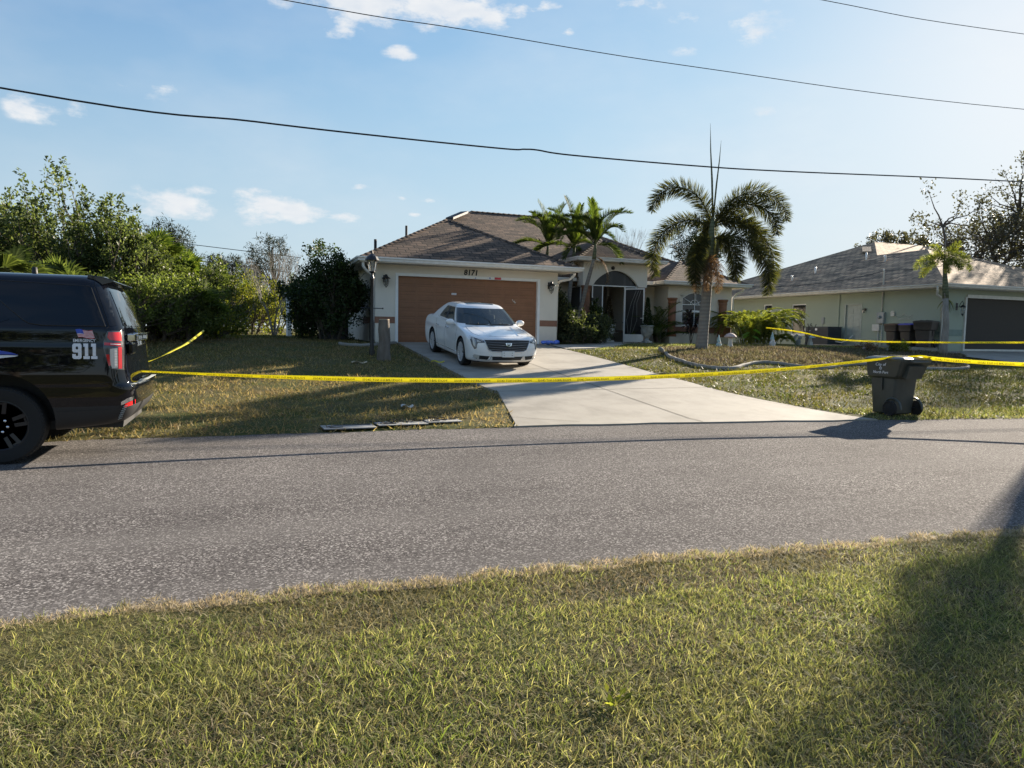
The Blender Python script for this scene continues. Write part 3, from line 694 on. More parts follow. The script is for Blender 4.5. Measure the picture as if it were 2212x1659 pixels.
# front arch wall as quads between arch and top
def arch_wall(mb, y0, y1, xs, fb, ft):
    for i in range(len(xs) - 1):
        a, b = xs[i], xs[i+1]; mb.add([(a, y0, fb[i]), (b, y0, fb[i+1]), (b, y0, ft), (a, y0, ft), (a, y1, fb[i]), (b, y1, fb[i+1]), (b, y1, ft), (a, y1, ft)],
            [(0, 1, 2, 3), (7, 6, 5, 4), (0, 4, 5, 1), (3, 2, 6, 7)])
    n = len(xs) - 1; mb.add([(xs[0], y0, fb[0]), (xs[0], y0, ft), (xs[0], y1, ft), (xs[0], y1, fb[0])], [(0, 1, 2, 3)]); mb.add([(xs[n], y0, fb[n]), (xs[n], y0, ft), (xs[n], y1, ft), (xs[n], y1, fb[n])], [(0, 1, 2, 3)])
arch_wall(W, PN, PN + .3, [PX0, AX0 - .001] + [p[0] for p in arc] + [AX1 + .001, PX1], [3.56, 3.56] + [p[1] for p in arc] + [3.56, 3.56], PT)
W.box(PX1 - .2, PX1, PN + .3, 6.0, 3.56, PT); W.box(PX0, PX0 + .2, PN + .3, 3.75, 3.56, PT); W.box(PX0, PX0 + .2, 5.6, 6.0, 1.05, PT); W.box(PX0, PX0 + .2, 3.75, 5.6, 4.18, PT)
W.box(PX1 - .2, PX1, 4.6, 6.0, 1.05, 3.56); W.box(PX1, 12.28, 4.4, 4.6, 1.05, WT)
# wing: side wall, front wall around an arched window
WX0, WX1, WN = 12.28, 15.55, 3.3
W.box(WX0, WX0 + .2, WN + .2, 4.6, 1.05, WT); W.box(WX1 - .2, WX1, WN + .2, 15.5, 1.05, WT)
wa = [(13.0 + 1.35*i/14, 3.22 + .28*math.sin(PI*i/14)) for i in range(15)]
W.box(WX0, 13.0, WN, WN + .2, 1.05, WT); W.box(14.35, WX1, WN, WN + .2, 1.05, WT); W.box(13.0, 14.35, WN, WN + .2, 1.05, 2.03)
arch_wall(W, WN, WN + .2, [p[0] for p in wa], [p[1] for p in wa], WT)
W.box(-.54, WX1 - .2, 15.3, 15.5, 1.05, WT)
W.build('wall', G['stucco'], H)
# raised arch band over the window and pilaster feet
A = MB(); oa = [(12.83 + 1.69*i/16, 3.34 + .33*math.sin(PI*i/16)) for i in range(17)]; ia = [(12.98 + 1.39*i/16, 3.24 + .29*math.sin(PI*i/16)) for i in range(17)]
for i in range(16):
    q = [oa[i], oa[i+1], ia[i+1], ia[i]]; A.add([(x, WN-.04, z) for x, z in q] + [(x, WN, z) for x, z in q], [(0, 1, 2, 3), (0, 4, 5, 1), (3, 2, 6, 7)])
A.box(12.83, 12.98, WN-.04, WN, 3.0, 3.34); A.box(14.37, 14.52, WN-.04, WN, 3.0, 3.34)
A.build('window_surround', G['stucco'], H)
B = MB()
for a, b, y in ((-.745, -.105, -.012), (4.985, 5.645, -.012)): B.box(a, b, y, 0, 1.84, 2.05)
B.box(-.755, -.74, -.012, 2.5, 1.84, 2.05); B.box(WX0 + .1, WX1 + .012, WN - .015, WN, 1.72, 1.98)
loose_split(B.build('belt_band', G['brown'], H))
# garage door with raised panels, white frame
D = MB(); D.box(-.0, 4.88, .13, .16, FZ - .02, DT)
for r in range(4):
    z0 = FZ + r*.532
    D.box(0, 4.88, .118, .13, z0 + .015, z0 + .525)
    for hz in (0, 1):
        for c in range(8):
            x0 = .07 + c*.599; za = z0 + .04 + hz*.25
            V = []; outer = (x0, x0 + .53, za, za + .19)
            for (ins_, y) in ((0, .118), (.018, .129), (.034, .129), (.052, .112)):
                V += [(outer[0]+ins_, y, outer[2]+ins_), (outer[1]-ins_, y, outer[2]+ins_), (outer[1]-ins_, y, outer[3]-ins_), (outer[0]+ins_, y, outer[3]-ins_)]
            D.add(V, [(4*k + i, 4*k + (i+1) % 4, 4*k + 4 + (i+1) % 4, 4*k + 4 + i) for k in (0,) for i in range(4)] if 0 else [(12, 13, 14, 15)] + [(8 + i, 8 + (i+1) % 4, 12 + (i+1) % 4, 12 + i) for i in range(4)])
            D.add([(outer[0], .1175, za), (outer[1], .1175, za), (outer[1], .1165, za + .010), (outer[0], .1165, za + .010)], [(0, 1, 2, 3)], 1)
            D.add([(outer[0], .1165, za + .182), (outer[1], .1165, za + .182), (outer[1], .1175, za + .19), (outer[0], .1175, za + .19)], [(0, 1, 2, 3)], 1)
G['door_groove_shade'] = plain('door_groove_shade', (.15, .065, .032), .7)  # darker brown for flat strips on panel edges: groove shade painted as colour
gd = D.build('garage_door', [G['door'], G['door_groove_shade']], H)
S1 = MB(); S1.box(1.82, 1.99, .105, .117, 2.83, 2.89); st = S1.build('door_sticker', G['decal'], gd)
text_obj('sticker_lettering', 'No Soliciting', .028, frame((1.905, .1035, 2.86), (1, 0, 0), (0, 0, 1)), G['ink'], gd, .0005)
S2 = MB()
for (a, b, c, d) in ((3.98, 2.74, 4.03, 2.66), (4.03, 2.66, 4.12, 2.63), (4.06, 2.70, 4.09, 2.60)): S2.add([(a, .108, b), (c, .108, d), (c + .012, .108, d + .014), (a + .012, .108, b + .014)], [(0, 1, 2, 3)])
S2.build('scratch_mark', G['tan'], gd)
Fm = MB(); Fm.box(-.09, .0, -.02, .13, FZ - .05, DT + .09); Fm.box(4.88, 4.97, -.02, .13, FZ - .05, DT + .09); Fm.box(.0, 4.88, -.02, .13, DT, DT + .09)
Fm.box(.0, 4.88, .02, .12, FZ - .06, FZ - .022)
fr = Fm.build('garage_door_frame', G['white'], H)
S3 = MB(); S3.box(3.02, 3.15, -.026, -.02, DT + .012, DT + .075); S3.build('white_label', G['decal'], fr)
S4 = MB(); S4.box(3.29, 3.52, -.026, -.02, DT + .008, DT + .082); S4.build('red_label', G['redv'], fr)
S5 = MB(); S5.box(3.10, 3.14, -.028, -.026, DT + .03, DT + .07); S5.box(2.60, 2.63, -.026, -.02, DT + .015, DT + .045); loose_split(S5.build('blue_mark', G['blue'], fr))
text_obj('house_number', '8171', .25, frame((2.45, -.012, 3.575), (1, 0, 0), (0, 0, 1)), G['black'], H, .012, .12, .006)
wall_lantern(H, -.42, 0, 3.17, 1.2); wall_lantern(H, 5.33, 0, 3.17, 1.2)
# roofs
P5 = .51; EZ = 3.88
def rz(d): return EZ + P5*d
hw = 3.75; gp = rz(hw); mh = 6.9; mp_ = rz(mh)
A_, B_, C_, D_, E_ = (-1.3, -.6, EZ), (2.45, 3.15, gp), (2.45, 7.15, gp), (5.6, 10.3, mp_), (-1.3, 17.2, EZ)
Fp, Gp, Hp, Ip, Jp = (6.2, -.6, EZ), (6.2, 3.4, EZ), (16.3, 3.4, EZ), (9.4, 10.3, mp_), (16.3, 17.2, EZ)
Rf = MB()
roof_faces(Rf, [[A_, B_, C_, D_, E_], [A_, Fp, B_], [Fp, Gp, C_, B_], [Gp, Hp, Ip, D_, C_], [Hp, Jp, Ip], [Jp, E_, D_, Ip]])
# portico hip and wing hip
pz = 4.64; ph = 1.95
roof_faces(Rf, [[(7.65, 2.5, pz), (11.55, 2.5, pz), (9.6, 4.45, pz + P5*ph)], [(7.65, 2.5, pz), (9.6, 4.45, pz + P5*ph), (9.6, 9, pz + P5*ph), (7.65, 9, pz)], [(11.55, 2.5, pz), (11.55, 9, pz), (9.6, 9, pz + P5*ph), (9.6, 4.45, pz + P5*ph)]])
ww = 2.15
roof_faces(Rf, [[(11.75, 2.75, EZ), (16.05, 2.75, EZ), (13.9, 2.75 + ww, rz(ww))], [(11.75, 2.75, EZ), (13.9, 2.75 + ww, rz(ww)), (13.9, 9, rz(ww)), (11.75, 6, EZ)], [(16.05, 2.75, EZ), (16.05, 6, EZ), (13.9, 9, rz(ww)), (13.9, 2.75 + ww, rz(ww))]])
rf = Rf.build('roof', G['shingle'], H)
for a, b in ((A_, B_), (Fp, B_), (B_, C_), (C_, D_), (D_, Ip), (Ip, Hp), (D_, E_), ((7.65, 2.5, pz), (9.6, 4.45, pz + P5*ph)), ((11.55, 2.5, pz), (9.6, 4.45, pz + P5*ph)), ((11.75, 2.75, EZ), (13.9, 4.9, rz(ww))), ((16.05, 2.75, EZ), (13.9, 4.9, rz(ww)))):
    Rc = MB(); a, b = Vector(a), Vector(b); n = max(2, int((b - a).length/.26)); s = (b - a).cross(Vector((0, 0, 1))).normalized()
    for i in range(n):
        p, q = a.lerp(b, i/n), a.lerp(b, (i + 1.08)/n); u = Vector((0, 0, .028)); u2 = Vector((0, 0, .012)); dn = Vector((0, 0, -.05))
        Rc.add([p + s*.13 + dn + u, p + u*1.3, p - s*.13 + dn + u, q + s*.13 + dn + u2, q + u2*1.4, q - s*.13 + dn + u2], [(0, 1, 4, 3), (1, 2, 5, 4), (0, 2, 1)], uvs=[[(i*.3, 0), (i*.3 + .1, 0), (i*.3 + .1, .13), (i*.3, .13)]]*2 + [[(0, 0)]*3])
    Rc.build('hip_cap', G['shingle'], rf)
RV = MB(); RV.obox((4.55, 9.1, rz(5.85) + .09), (.5, .5, .25), (.14, -.14, 0), (0, 0, .05)); RV.build('ridge_vent', G['dark'], rf)
for (x, y, h) in ((.05, 1.7, .3), (1.9, 5.2, .42)):
    V_ = MB(); zz = EZ + P5*min(x + 1.3, y + .6) - .05; V_.tube([(x - .35, y + .9, zz - .2), (x - .35, y + .9, zz + h)], .05, 10); V_.build('vent_pipe', G['dark'], rf)
So = MB(); zs = WT; ft = EZ - .0
def soff(mb, pts):  # soffit + fascia ring segments: rectangles under eaves
    for x0, x1, y0, y1, z in pts: mb.box(x0, x1, y0, y1, z, z + .02)
soff(So, [(-1.29, 6.19, -.59, .0, WT), (-1.29, -.74, .0, 16, WT), (5.64, 6.19, .0, 3.4, WT), (5.64, 8.1, 3.4, 4.2, WT), (11.05, 12.28, 3.41, 4.4, WT), (11.76, 16.04, 2.76, WN, WT), (11.76, 12.28, WN, 3.41, WT), (15.55, 16.04, WN, 16, WT), (7.66, 11.54, 2.51, 3.0, PT - .01), (7.66, 8.1, 3.0, 4.4, PT - .01), (11.05, 11.54, 3.0, 4.4, PT - .01)])
So.build('soffit', G['soffit'], H)
Fa = MB()
for x0, x1, y0, y1, z0, z1 in ((-1.3, 6.2, -.6, -.58, WT, EZ), (-1.3, -1.28, -.58, 17, WT, EZ), (6.18, 6.2, -.58, 3.4, WT, EZ), (6.2, 8.0, 3.4, 3.42, WT, EZ), (11.3, 11.75, 3.4, 3.42, WT, EZ), (11.75, 16.05, 2.75, 2.77, WT, EZ), (11.75, 11.77, 2.77, 3.6, WT, EZ), (16.03, 16.05, 2.77, 6, WT, EZ), (7.65, 11.55, 2.5, 2.52, PT-.01, pz), (7.65, 7.67, 2.52, 6, PT-.01, pz), (11.53, 11.55, 2.52, 6, PT-.01, pz)): Fa.box(x0, x1, y0, y1, z0, z1 - .006)
Fa.build('fascia', G['gutter'], H)
gutter([(-1.3, 14), (-1.3, -.6), (6.2, -.6), (6.2, 3.3)][:1] + [(-1.3, -.6), (6.2, -.6), (6.2, 3.2)], parent=H, top=EZ)
gutter([(7.65, 4.3, pz), (7.65, 2.5, pz), (11.55, 2.5, pz), (11.55, 4.6, pz)], parent=H)
gutter([(11.6, 3.4, EZ), (11.75, 3.4, EZ), (11.75, 2.75, EZ), (16.05, 2.75, EZ), (16.05, 6, EZ)], parent=H)
# downspouts
Ds = MB(); Ds.tube([(-1.2, -.5, 3.76), (-1.2, -.5, 3.60), (-1.12, -.42, 3.50), (-.86, -.12, 3.36), (-.80, -.03, 3.24), (-.80, .03, 3.0), (-.80, .03, 1.3), (-.86, -.08, 1.22)], .045, 10); Ds.build('downspout', G['gutter'], H, True)
Ds = MB(); Ds.tube([(6.1, -.35, 3.76), (6.1, -.35, 3.62), (6.02, -.2, 3.5), (5.76, .05, 3.44), (5.71, .12, 3.36)], .045, 10); Ds.build('downspout', G['gutter'], H, True); Ds = MB(); Ds.tube([(5.70, .12, 3.37), (5.69, .15, 3.2), (5.69, .15, 1.3)], .04, 10); Ds.build('downspout', G['stucco'], H, True)
Ds = MB(); Ds.tube([(15.95, 3.0, 3.76), (15.95, 3.0, 3.62), (15.75, 3.2, 3.48), (15.62, 3.3, 3.3), (15.62, 3.3, 1.3)], .045, 10); Ds.build('downspout', G['gutter'], H, True)
for x in (8.3, 10.86): column(H, x, PN + .13, 1.25, 3.56, .165)
for x in (12.42, 15.02):
    c = column(H, x, WN - .12, 1.55, 3.20, .17); pb = MB(); pb.box(x-.24, x+.24, WN-.36, WN-.002, 1.05, 1.55); pb.build('column_base', G['stucco'], H, bevel=.01)
# porch screens with white aluminium frames
Sc = MB(); y = PN + .12
Sc.box(8.56, 8.60, y-.02, y+.02, 1.29, 3.60); Sc.box(9.02, 9.06, y-.02, y+.02, 1.29, 3.56); Sc.box(10.05, 10.09, y-.02, y+.02, 1.29, 3.56); Sc.box(10.58, 10.62, y-.02, y+.02, 1.29, 3.60)
Sc.box(8.60, 10.58, y-.02, y+.02, 3.56, 3.60); Sc.box(8.60, 9.02, y-.02, y+.02, 1.95, 1.99); Sc.box(10.09, 10.58, y-.02, y+.02, 1.95, 1.99)
x = PX0 + .08
Sc.box(x-.02, x+.02, 3.35, 3.39, 1.29, 3.56); Sc.box(x-.02, x+.02, 3.39, 5.6, 3.52, 3.56); Sc.box(x-.02, x+.02, 3.39, 5.6, 1.95, 1.99); Sc.box(x-.02, x+.02, 4.45, 4.49, 1.99, 3.52)
sf = Sc.build('screen_frame', G['white'], H)
Sp = MB(); Sp.box(8.60, 9.02, y-.003, y+.003, 1.99, 3.56); Sp.box(8.60, 9.02, y-.003, y+.003, 1.29, 1.95); Sp.box(10.09, 10.58, y-.003, y+.003, 1.29, 3.56)
for i in range(20): a, b = arc[i], arc[i+1]; Sp.add([(a[0], y, 3.60), (b[0], y, 3.60), (b[0], y, b[1]), (a[0], y, a[1])], [(0, 1, 2, 3)])
Sp.box(x-.003, x+.003, 3.39, 5.6, 1.29, 3.52); Sp.box(x-.003, x+.003, 3.75, 5.6, 3.56, 4.18)
Sp.build('insect_screen', G['screen'], sf)
# the screen door, swung outward
ang = math.radians(-104); hx, hy = 10.05, PN + .08
sd = bpy.data.objects.new('screen_door', None)
def dr(u, v, z): return (hx - u*math.cos(math.radians(76)) - v*math.sin(math.radians(76)), hy - u*math.sin(math.radians(76)) + v*math.cos(math.radians(76)), z)
Dm = MB()
def dbox(mb, u0, u1, v0, v1, z0, z1):
    mb.add([dr(a, b, c) for c in (z0, z1) for a, b in ((u0, v0), (u1, v0), (u1, v1), (u0, v1))], [(0, 3, 2, 1), (4, 5, 6, 7), (0, 1, 5, 4), (1, 2, 6, 5), (2, 3, 7, 6), (3, 0, 4, 7)])
ang_ = math.radians(40)
def dr(u, v, z): return (hx + u*math.sin(ang_) + v*math.cos(ang_), hy - u*math.cos(ang_) + v*math.sin(ang_), z)
dbox(Dm, 0, .05, -.015, .015, 1.30, 3.50); dbox(Dm, .81, .86, -.015, .015, 1.30, 3.50); dbox(Dm, .05, .81, -.015, .015, 3.45, 3.50); dbox(Dm, .05, .81, -.015, .015, 1.30, 1.62)
dbox(Dm, .83, .86, -.07, -.015, 2.18, 2.32); dbox(Dm, .72, .83, -.05, -.03, 2.27, 2.29)
sdo = Dm.build('screen_door', G['white'], H)
Dp = MB(); dbox(Dp, .05, .81, -.003, .003, 1.62, 3.45); Dp.build('insect_screen', G['screen'], sdo)
Dw = MB()
for k in range(3): Dw.tube([dr(.2 + .08*k, -.008, 1.64), dr(.12 + .22*k, -.008, 2.2), dr(.3 + .12*k, -.008, 2.9), dr(.5 + .1*k, -.008, 3.4)], .006, 5)
Dw.build('scroll_ornament', G['grey'], sdo)
# porch interior
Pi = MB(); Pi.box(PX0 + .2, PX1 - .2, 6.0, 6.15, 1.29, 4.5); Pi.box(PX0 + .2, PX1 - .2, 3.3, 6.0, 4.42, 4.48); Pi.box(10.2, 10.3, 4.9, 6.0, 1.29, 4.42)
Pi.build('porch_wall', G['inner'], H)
Pf = MB(); Pf.box(PX0 + .02, PX1 - .02, PN + .01, 6.0, 1.1, 1.29); Pf.build('porch_floor', G['walk'], H)
Fd = MB(); Fd.box(8.75, 9.75, 5.93, 5.995, 1.29, 3.45); Fd.box(8.65, 8.75, 5.9, 5.995, 1.29, 3.55); Fd.box(9.75, 9.85, 5.9, 5.995, 1.29, 3.55); Fd.build('front_door', G['wood'], H)
Bc = MB(); Bc.box(9.95, 11.0-.2, 4.3, 4.75, 1.72, 1.77)
Bc.box(9.97, 10.02, 4.32, 4.37, 1.29, 1.72); Bc.box(10.7, 10.75, 4.32, 4.37, 1.29, 1.72)
tag(Bc.build('bench', G['wood']), 'brown wooden bench inside the screened entry', 'bench')
Ys = MB(); Ys.box(9.10, 9.24, PN + .26, PN + .27, 2.35, 2.75)
Ys.box(9.04, 9.26, PN + .27, PN + .28, 2.30, 2.80)
Yn = MB(); Yn.box(8.98, 9.10, 5.90, 5.925, 2.4, 2.85); tag(Yn.build('notice', G['yellow']), 'small yellow notice on the dark front door', 'notice')
# recess door/column next to the garage, round light, portico sign
Rc2 = MB(); Rc2.box(6.35, 6.75, 4.15, 4.195, 1.3, 3.6); Rc2.build('side_panel', G['wood'], H)
Rl = MB(); Rl.lathe([(0, -.09), (.05, -.085), (.075, -.05), (.075, 0), (0, 0)], (9.42, PN, 4.30), 16, 'y'); Rl.build('porch_light', G['black'], H, True)
for (x, z) in ((8.58, 3.0), (10.60, 3.0)):
    q = MB(); q.box(x-.05, x+.05, PN + .07, PN + .10, z-.07, z+.07); q.build('latch_plate', G['black'], H)
# arched wing window
Wn = MB(); y = WN + .09
Wn.box(13.0, 13.06, y-.03, y+.03, 2.03, 3.22); Wn.box(14.29, 14.35, y-.03, y+.03, 2.03, 3.22); Wn.box(13.06, 14.29, y-.03, y+.03, 2.03, 2.09); Wn.box(13.06, 14.29, y-.035, y+.035, 2.62, 2.70)
for i in range(14):
    a, b = wa[i], wa[i+1]; Wn.add([(a[0], y-.03, a[1]-.05), (b[0], y-.03, b[1]-.05), (b[0], y-.03, b[1]), (a[0], y-.03, a[1]), (a[0], y+.03, a[1]-.05), (b[0], y+.03, b[1]-.05)], [(0, 1, 2, 3), (0, 4, 5, 1)])
for a in (30, 90, 150):
    ar = math.radians(a); Wn.tube([(13.675, y-.02, 2.95), (13.675 + .60*math.cos(ar), y-.02, 2.95 + .50*math.sin(ar))], .016, 6)
Wn.tube([(13.675 + .22*math.cos(PI*k/8), y-.02, 2.95 + .2*math.sin(PI*k/8)) for k in range(9)], .014, 6); Wn.box(13.06, 14.29, y-.03, y-.005, 2.93, 2.96); Wn.box(13.66, 13.69, y-.03, y-.005, 2.70, 2.93); Wn.box(13.66, 13.69, y-.03, y-.005, 2.09, 2.62)
wf = Wn.build('window', G['white'], H)
Wp = MB(); Wp.box(13.06, 14.29, y+.0, y+.01, 2.09, 2.95)
for i in range(14): a, b = wa[i], wa[i+1]; Wp.add([(a[0], y+.005, 2.95), (b[0], y+.005, 2.95), (b[0], y+.005, b[1]-.03), (a[0], y+.005, a[1]-.03)], [(0, 1, 2, 3)])
Wp.build('pane', G['wglass'], wf)
# ------------------------------------------------------------------ the sage-green neighbour house
N = thing('house', 'sage green neighbouring house with grey shingle roof and screened garage', 'house', (22.25, -1.6, 1.2))
N.location = (0, 0, 0)
NX = 22.25; NT_ = 3.72
def nbx(mb, y0, y1, z0, z1, d0=0, d1=0, mi=0): mb.box(NX - d0, NX + d1, y0, y1, z0, z1, mi)
W = MB(); holes = [(2.48, 3.44, 1.05, 3.22), (6.02, 7.03, 1.75, 3.33), (8.54, 9.21, 2.68, 3.38)]
ys = -1.6
for (a, b, c, d) in holes:
    W.box(NX, NX + .2, ys, a, 1.0, NT_); W.box(NX, NX + .2, a, b, d, NT_)
    if c > 1.1: W.box(NX, NX + .2, a, b, 1.0, c)
    ys = b
W.box(NX, NX + .2, ys, 17, 1.0, NT_)
W.box(NX + .2, 23.62, -1.6, -1.4, 1.0, NT_); W.box(23.62, 28.6, -1.6, -1.4, 3.42, NT_); W.box(28.6, 31.8, -1.6, -1.4, 1.0, NT_); W.box(31.6, 31.8, -1.4, 17, 1.0, NT_); W.box(NX + .2, 31.6, 16.8, 17, 1.0, NT_)
W.build('wall', G['stucco_g'], N)
Q = MB(); Q.box(NX - .012, NX, -1.6, -.9, 1.7, 1.95); Q.box(NX - .012, 23.5, -1.612, -1.6, 1.78, 2.05); Q_ = Q.build('belt_band', plain('darker_sage', (.20, .25, .21), .8), N); loose_split(bpy.data.objects['belt_band'] if False else Q_)
Fm = MB(); Fm.box(23.55, 23.64, -1.66, -1.40, 1.15, 3.42); Fm.box(28.58, 28.67, -1.66, -1.40, 1.15, 3.42); Fm.box(23.64, 28.58, -1.66, -1.40, 3.38, 3.52); Fm.box(23.64, 28.58, -1.62, -1.48, 1.16, 1.24)
Fm.build('garage_door_frame', G['tan'], N)
Fs = MB(); Fs.box(23.64, 28.58, -1.54, -1.52, 1.24, 3.38); Fs.build('garage_screen', G['shadescreen'], N)
ne = 21.65; nz0 = 3.88; pn = .41
def nrz(d): return nz0 + pn*d
a1, a2 = (ne, -2.2, nz0), (ne, 17.4, nz0)
gh = 5.3; g1 = (ne + gh, -2.2 + gh, nrz(gh)); gR = (ne + 2*gh, -2.2, nz0)
nh = 8.25; pk = (ne + nh, .8 + nh, nrz(nh)); hit_ = (ne + gh, .8 + gh, nrz(gh))
Rf = MB(); bk = (ne + nh, 17.4 - nh, nrz(nh))
roof_faces(Rf, [[a1, g1, hit_, pk, (ne, .8 + 2*nh, nz0)], [a1, gR, g1], [gR, (ne + 2*gh, .8, nz0), hit_, g1], [hit_, (ne + 2*gh, .8, nz0), (42, .8, nz0), (42 - nh, .8 + nh, nrz(nh)), pk], [(42, .8, nz0), (42, .8 + 2*nh, nz0), (42 - nh, .8 + nh, nrz(nh))], [pk, (42 - nh, .8 + nh, nrz(nh)), (42, .8 + 2*nh, nz0), (ne, .8 + 2*nh, nz0)]])
nrf = Rf.build('roof', G['shingle_g'], N)
# low rear roof continuing left of the main hip, white vent strip and pipes
Rl = MB(); roof_faces(Rl, [[(ne - .0, 16, nz0), (ne + 4, 20, nrz(4)), (ne + 4, 30, nrz(4)), (ne, 30, nz0)], [(ne + 4, 20, nrz(4)), (ne + 4, 30, nrz(4)), (ne + 8, 30, nz0), (ne + 8, 20, nz0)]]); Rl.build('rear_roof', G['shingle_g'], N)
So = MB(); So.box(ne + .01, NX, -2.19, 17.3, NT_, NT_ + .02); So.box(NX, ne + 2*gh, -2.19, -1.6, NT_, NT_ + .02); So.build('soffit', G['tan'], N)
Fa = MB(); Fa.box(ne, ne + .02, -2.2, 17.4, NT_, nz0 - .006); Fa.box(ne + .02, ne + 2*gh, -2.2, -2.18, NT_, nz0 - .006); Fa.build('fascia', G['tan'], N)
gutter([(ne, 17.0, nz0), (ne, -2.2, nz0), (ne + 2*gh, -2.2, nz0)], parent=N, mat=G['tan'])
for (x, y, kind) in ((23.7, 8.73, 1), (24.71, 8.09, 0), (26.36, 6.25, 0), (25.6, 4.36, 1)):
    v = MB(); z = nrz(x - ne)
    if kind: v.tube([(x, y, z - .1), (x, y, z + .22), (x - .06, y, z + .28)], .055, 10)
    else: v.tube([(x, y, z - .1), (x, y, z + .36)], .05, 10)
    v.build('vent_pipe', G['white'], nrf, True)
v = MB(); v.obox((28.1, 7.9, nrz(6.45) + .06), (.55, .55, .22), (.16, -.16, 0), (0, 0, .05)); v.build('ridge_vent', G['stump'] if 'stump' in G else G['tan'], nrf)
def nwin(y0, y1, z0, z1):
    w_ = MB(); x = NX + .07; t = .055
    w_.box(x-.03, x+.03, y0, y0+t, z0, z1); w_.box(x-.03, x+.03, y1-t, y1, z0, z1); w_.box(x-.03, x+.03, y0+t, y1-t, z0, z0+t); w_.box(x-.03, x+.03, y0+t, y1-t, z1-t, z1); zm = (z0+z1)/2
    w_.box(x-.04, x+.03, y0+t, y1-t, zm-.035, zm+.035); w_.box(NX-.03, NX+.04, y0-.02, y1+.02, z0-.05, z0-.002)
    o = w_.build('window', G['white'], N); p = MB(); p.box(x-.004, x+.004, y0+t, y1-t, z0+t, z1-t); p.build('pane', G['wglass'], o)
    c = MB(); c.box(x+.05, x+.06, y0+t, y1-t, z1-.28 if z1-z0 > 1 else z0+.05, z1-.14 if z1-z0 > 1 else z0+.3)
    if z1 - z0 > 1: c.box(x+.05, x+.06, y0+.42, y0+.48, zm, z1-.28)
    c.build('curtain_rail', G['tan'], o)
nwin(6.02, 7.03, 1.75, 3.33); nwin(8.54, 9.21, 2.68, 3.38)
d_ = MB(); x = NX + .06; d_.box(x, x+.04, 2.52, 3.40, 1.22, 3.18)
for (a, b, c, dd) in ((2.6, 2.9, 2.78, 3.02), (3.0, 3.3, 2.78, 3.02), (2.6, 2.9, 1.95, 2.68), (3.0, 3.3, 1.95, 2.68), (2.6, 2.9, 1.35, 1.82), (3.0, 3.3, 1.35, 1.82)): d_.box(x-.012, x, a, b, c, dd)
do = d_.build('side_door', G['greendoor'], N, bevel=.008)
dh = MB(); dh.tube([(x-.05, 2.60, 2.15), (x-.05, 2.72, 2.15)], .012, 8); dh.tube([(x, 2.60, 2.15), (x-.05, 2.60, 2.15)], .012, 8); dh.build('handle', G['grey'], do)
df = MB(); df.box(NX-.02, x+.05, 2.44, 2.52, 1.2, 3.24); df.box(NX-.02, x+.05, 3.40, 3.48, 1.2, 3.24); df.box(NX-.02, x+.05, 2.52, 3.40, 3.18, 3.24); df.build('door_frame', G['greendoor'], N)
l_ = MB(); l_.lathe([(0, -.03), (.06, -.025), (.06, 0), (0, 0)], (NX, 2.25, 2.95), 14, 'x'); l_.tube([(NX-.02, 2.25, 2.97), (NX-.12, 2.25, 3.0), (NX-.13, 2.25, 2.95)], .012, 6); l_.box(NX-.18, NX-.08, 2.20, 2.30, 2.93, 2.95); lo = l_.build('wall_lamp', G['black'], N)
l2 = MB(); l2.box(NX-.17, NX-.09, 2.21, 2.29, 2.79, 2.93); l2.build('lamp_glass', G['lglass'], lo)
m_ = MB(); m_.box(NX-.14, NX, 1.12, 1.50, 2.30, 2.80); m_.lathe([(0, -.10), (.06, -.09), (.075, -.0), (0, 0)], (NX-.14, 1.33, 2.58), 16, 'x'); m_.build('electric_meter', G['grey'], N, bevel=.006)
m_ = MB(); m_.box(NX-.11, NX, 1.36, 1.74, 1.96, 2.26); m_.build('meter_box', G['tan'], N, bevel=.006)
m_ = MB(); m_.tube([(NX-.05, 1.3, 2.8), (NX-.05, 1.3, 3.7), (22.0, 1.12, 3.9), (22.0, 1.12, 4.62), (21.95, 1.1, 4.70)], .032, 8); m_.tube([(NX-.04, 1.25, 2.3), (NX-.04, 1.25, 1.25)], .02, 8); m_.tube([(NX-.04, 1.45, 1.96), (NX-.04, 1.45, 1.25)], .02, 8); m_.build('conduit', G['tan'], N, True)
m_ = MB(); m_.box(NX-.05, NX, 3.78, 3.90, 1.2, 3.7); m_.build('pilaster', G['stucco_g'], N)
m_ = MB(); m_.box(NX-.09, NX, .62, .80, 2.62, 2.78); m_.prism([(.60, 2.78), (.82, 2.78), (.71, 2.86)], lambda u, v: (NX-.11, u, v), lambda u, v: (NX, u, v)); m_.build('dryer_vent', G['tan'], N)
m_ = MB(); pts = [(-.15, 2.48), (-.28, 2.66), (-.05, 2.60), (.14, 2.72), (.33, 2.60), (.56, 2.66), (.42, 2.48), (-.15, 2.48)]
m_.tube([(NX-.03, u, v) for u, v in pts], .01, 6); m_.tube([(NX-.03, -.1 + .1*i, 2.52 + .02*math.sin(i)) for i in range(6)], .008, 6); m_.build('wire_wall_ornament', G['tan'], N)
m_ = MB(); m_.tube([(ne - .06, -1.9, 3.78), (ne - .06, -1.9, 3.6), (ne + .1, -1.75, 3.45), (NX-.05, -1.68, 3.3), (NX-.05, -1.66, 1.3)], .045, 10); m_.build('downspout', G['tan'], N, True)
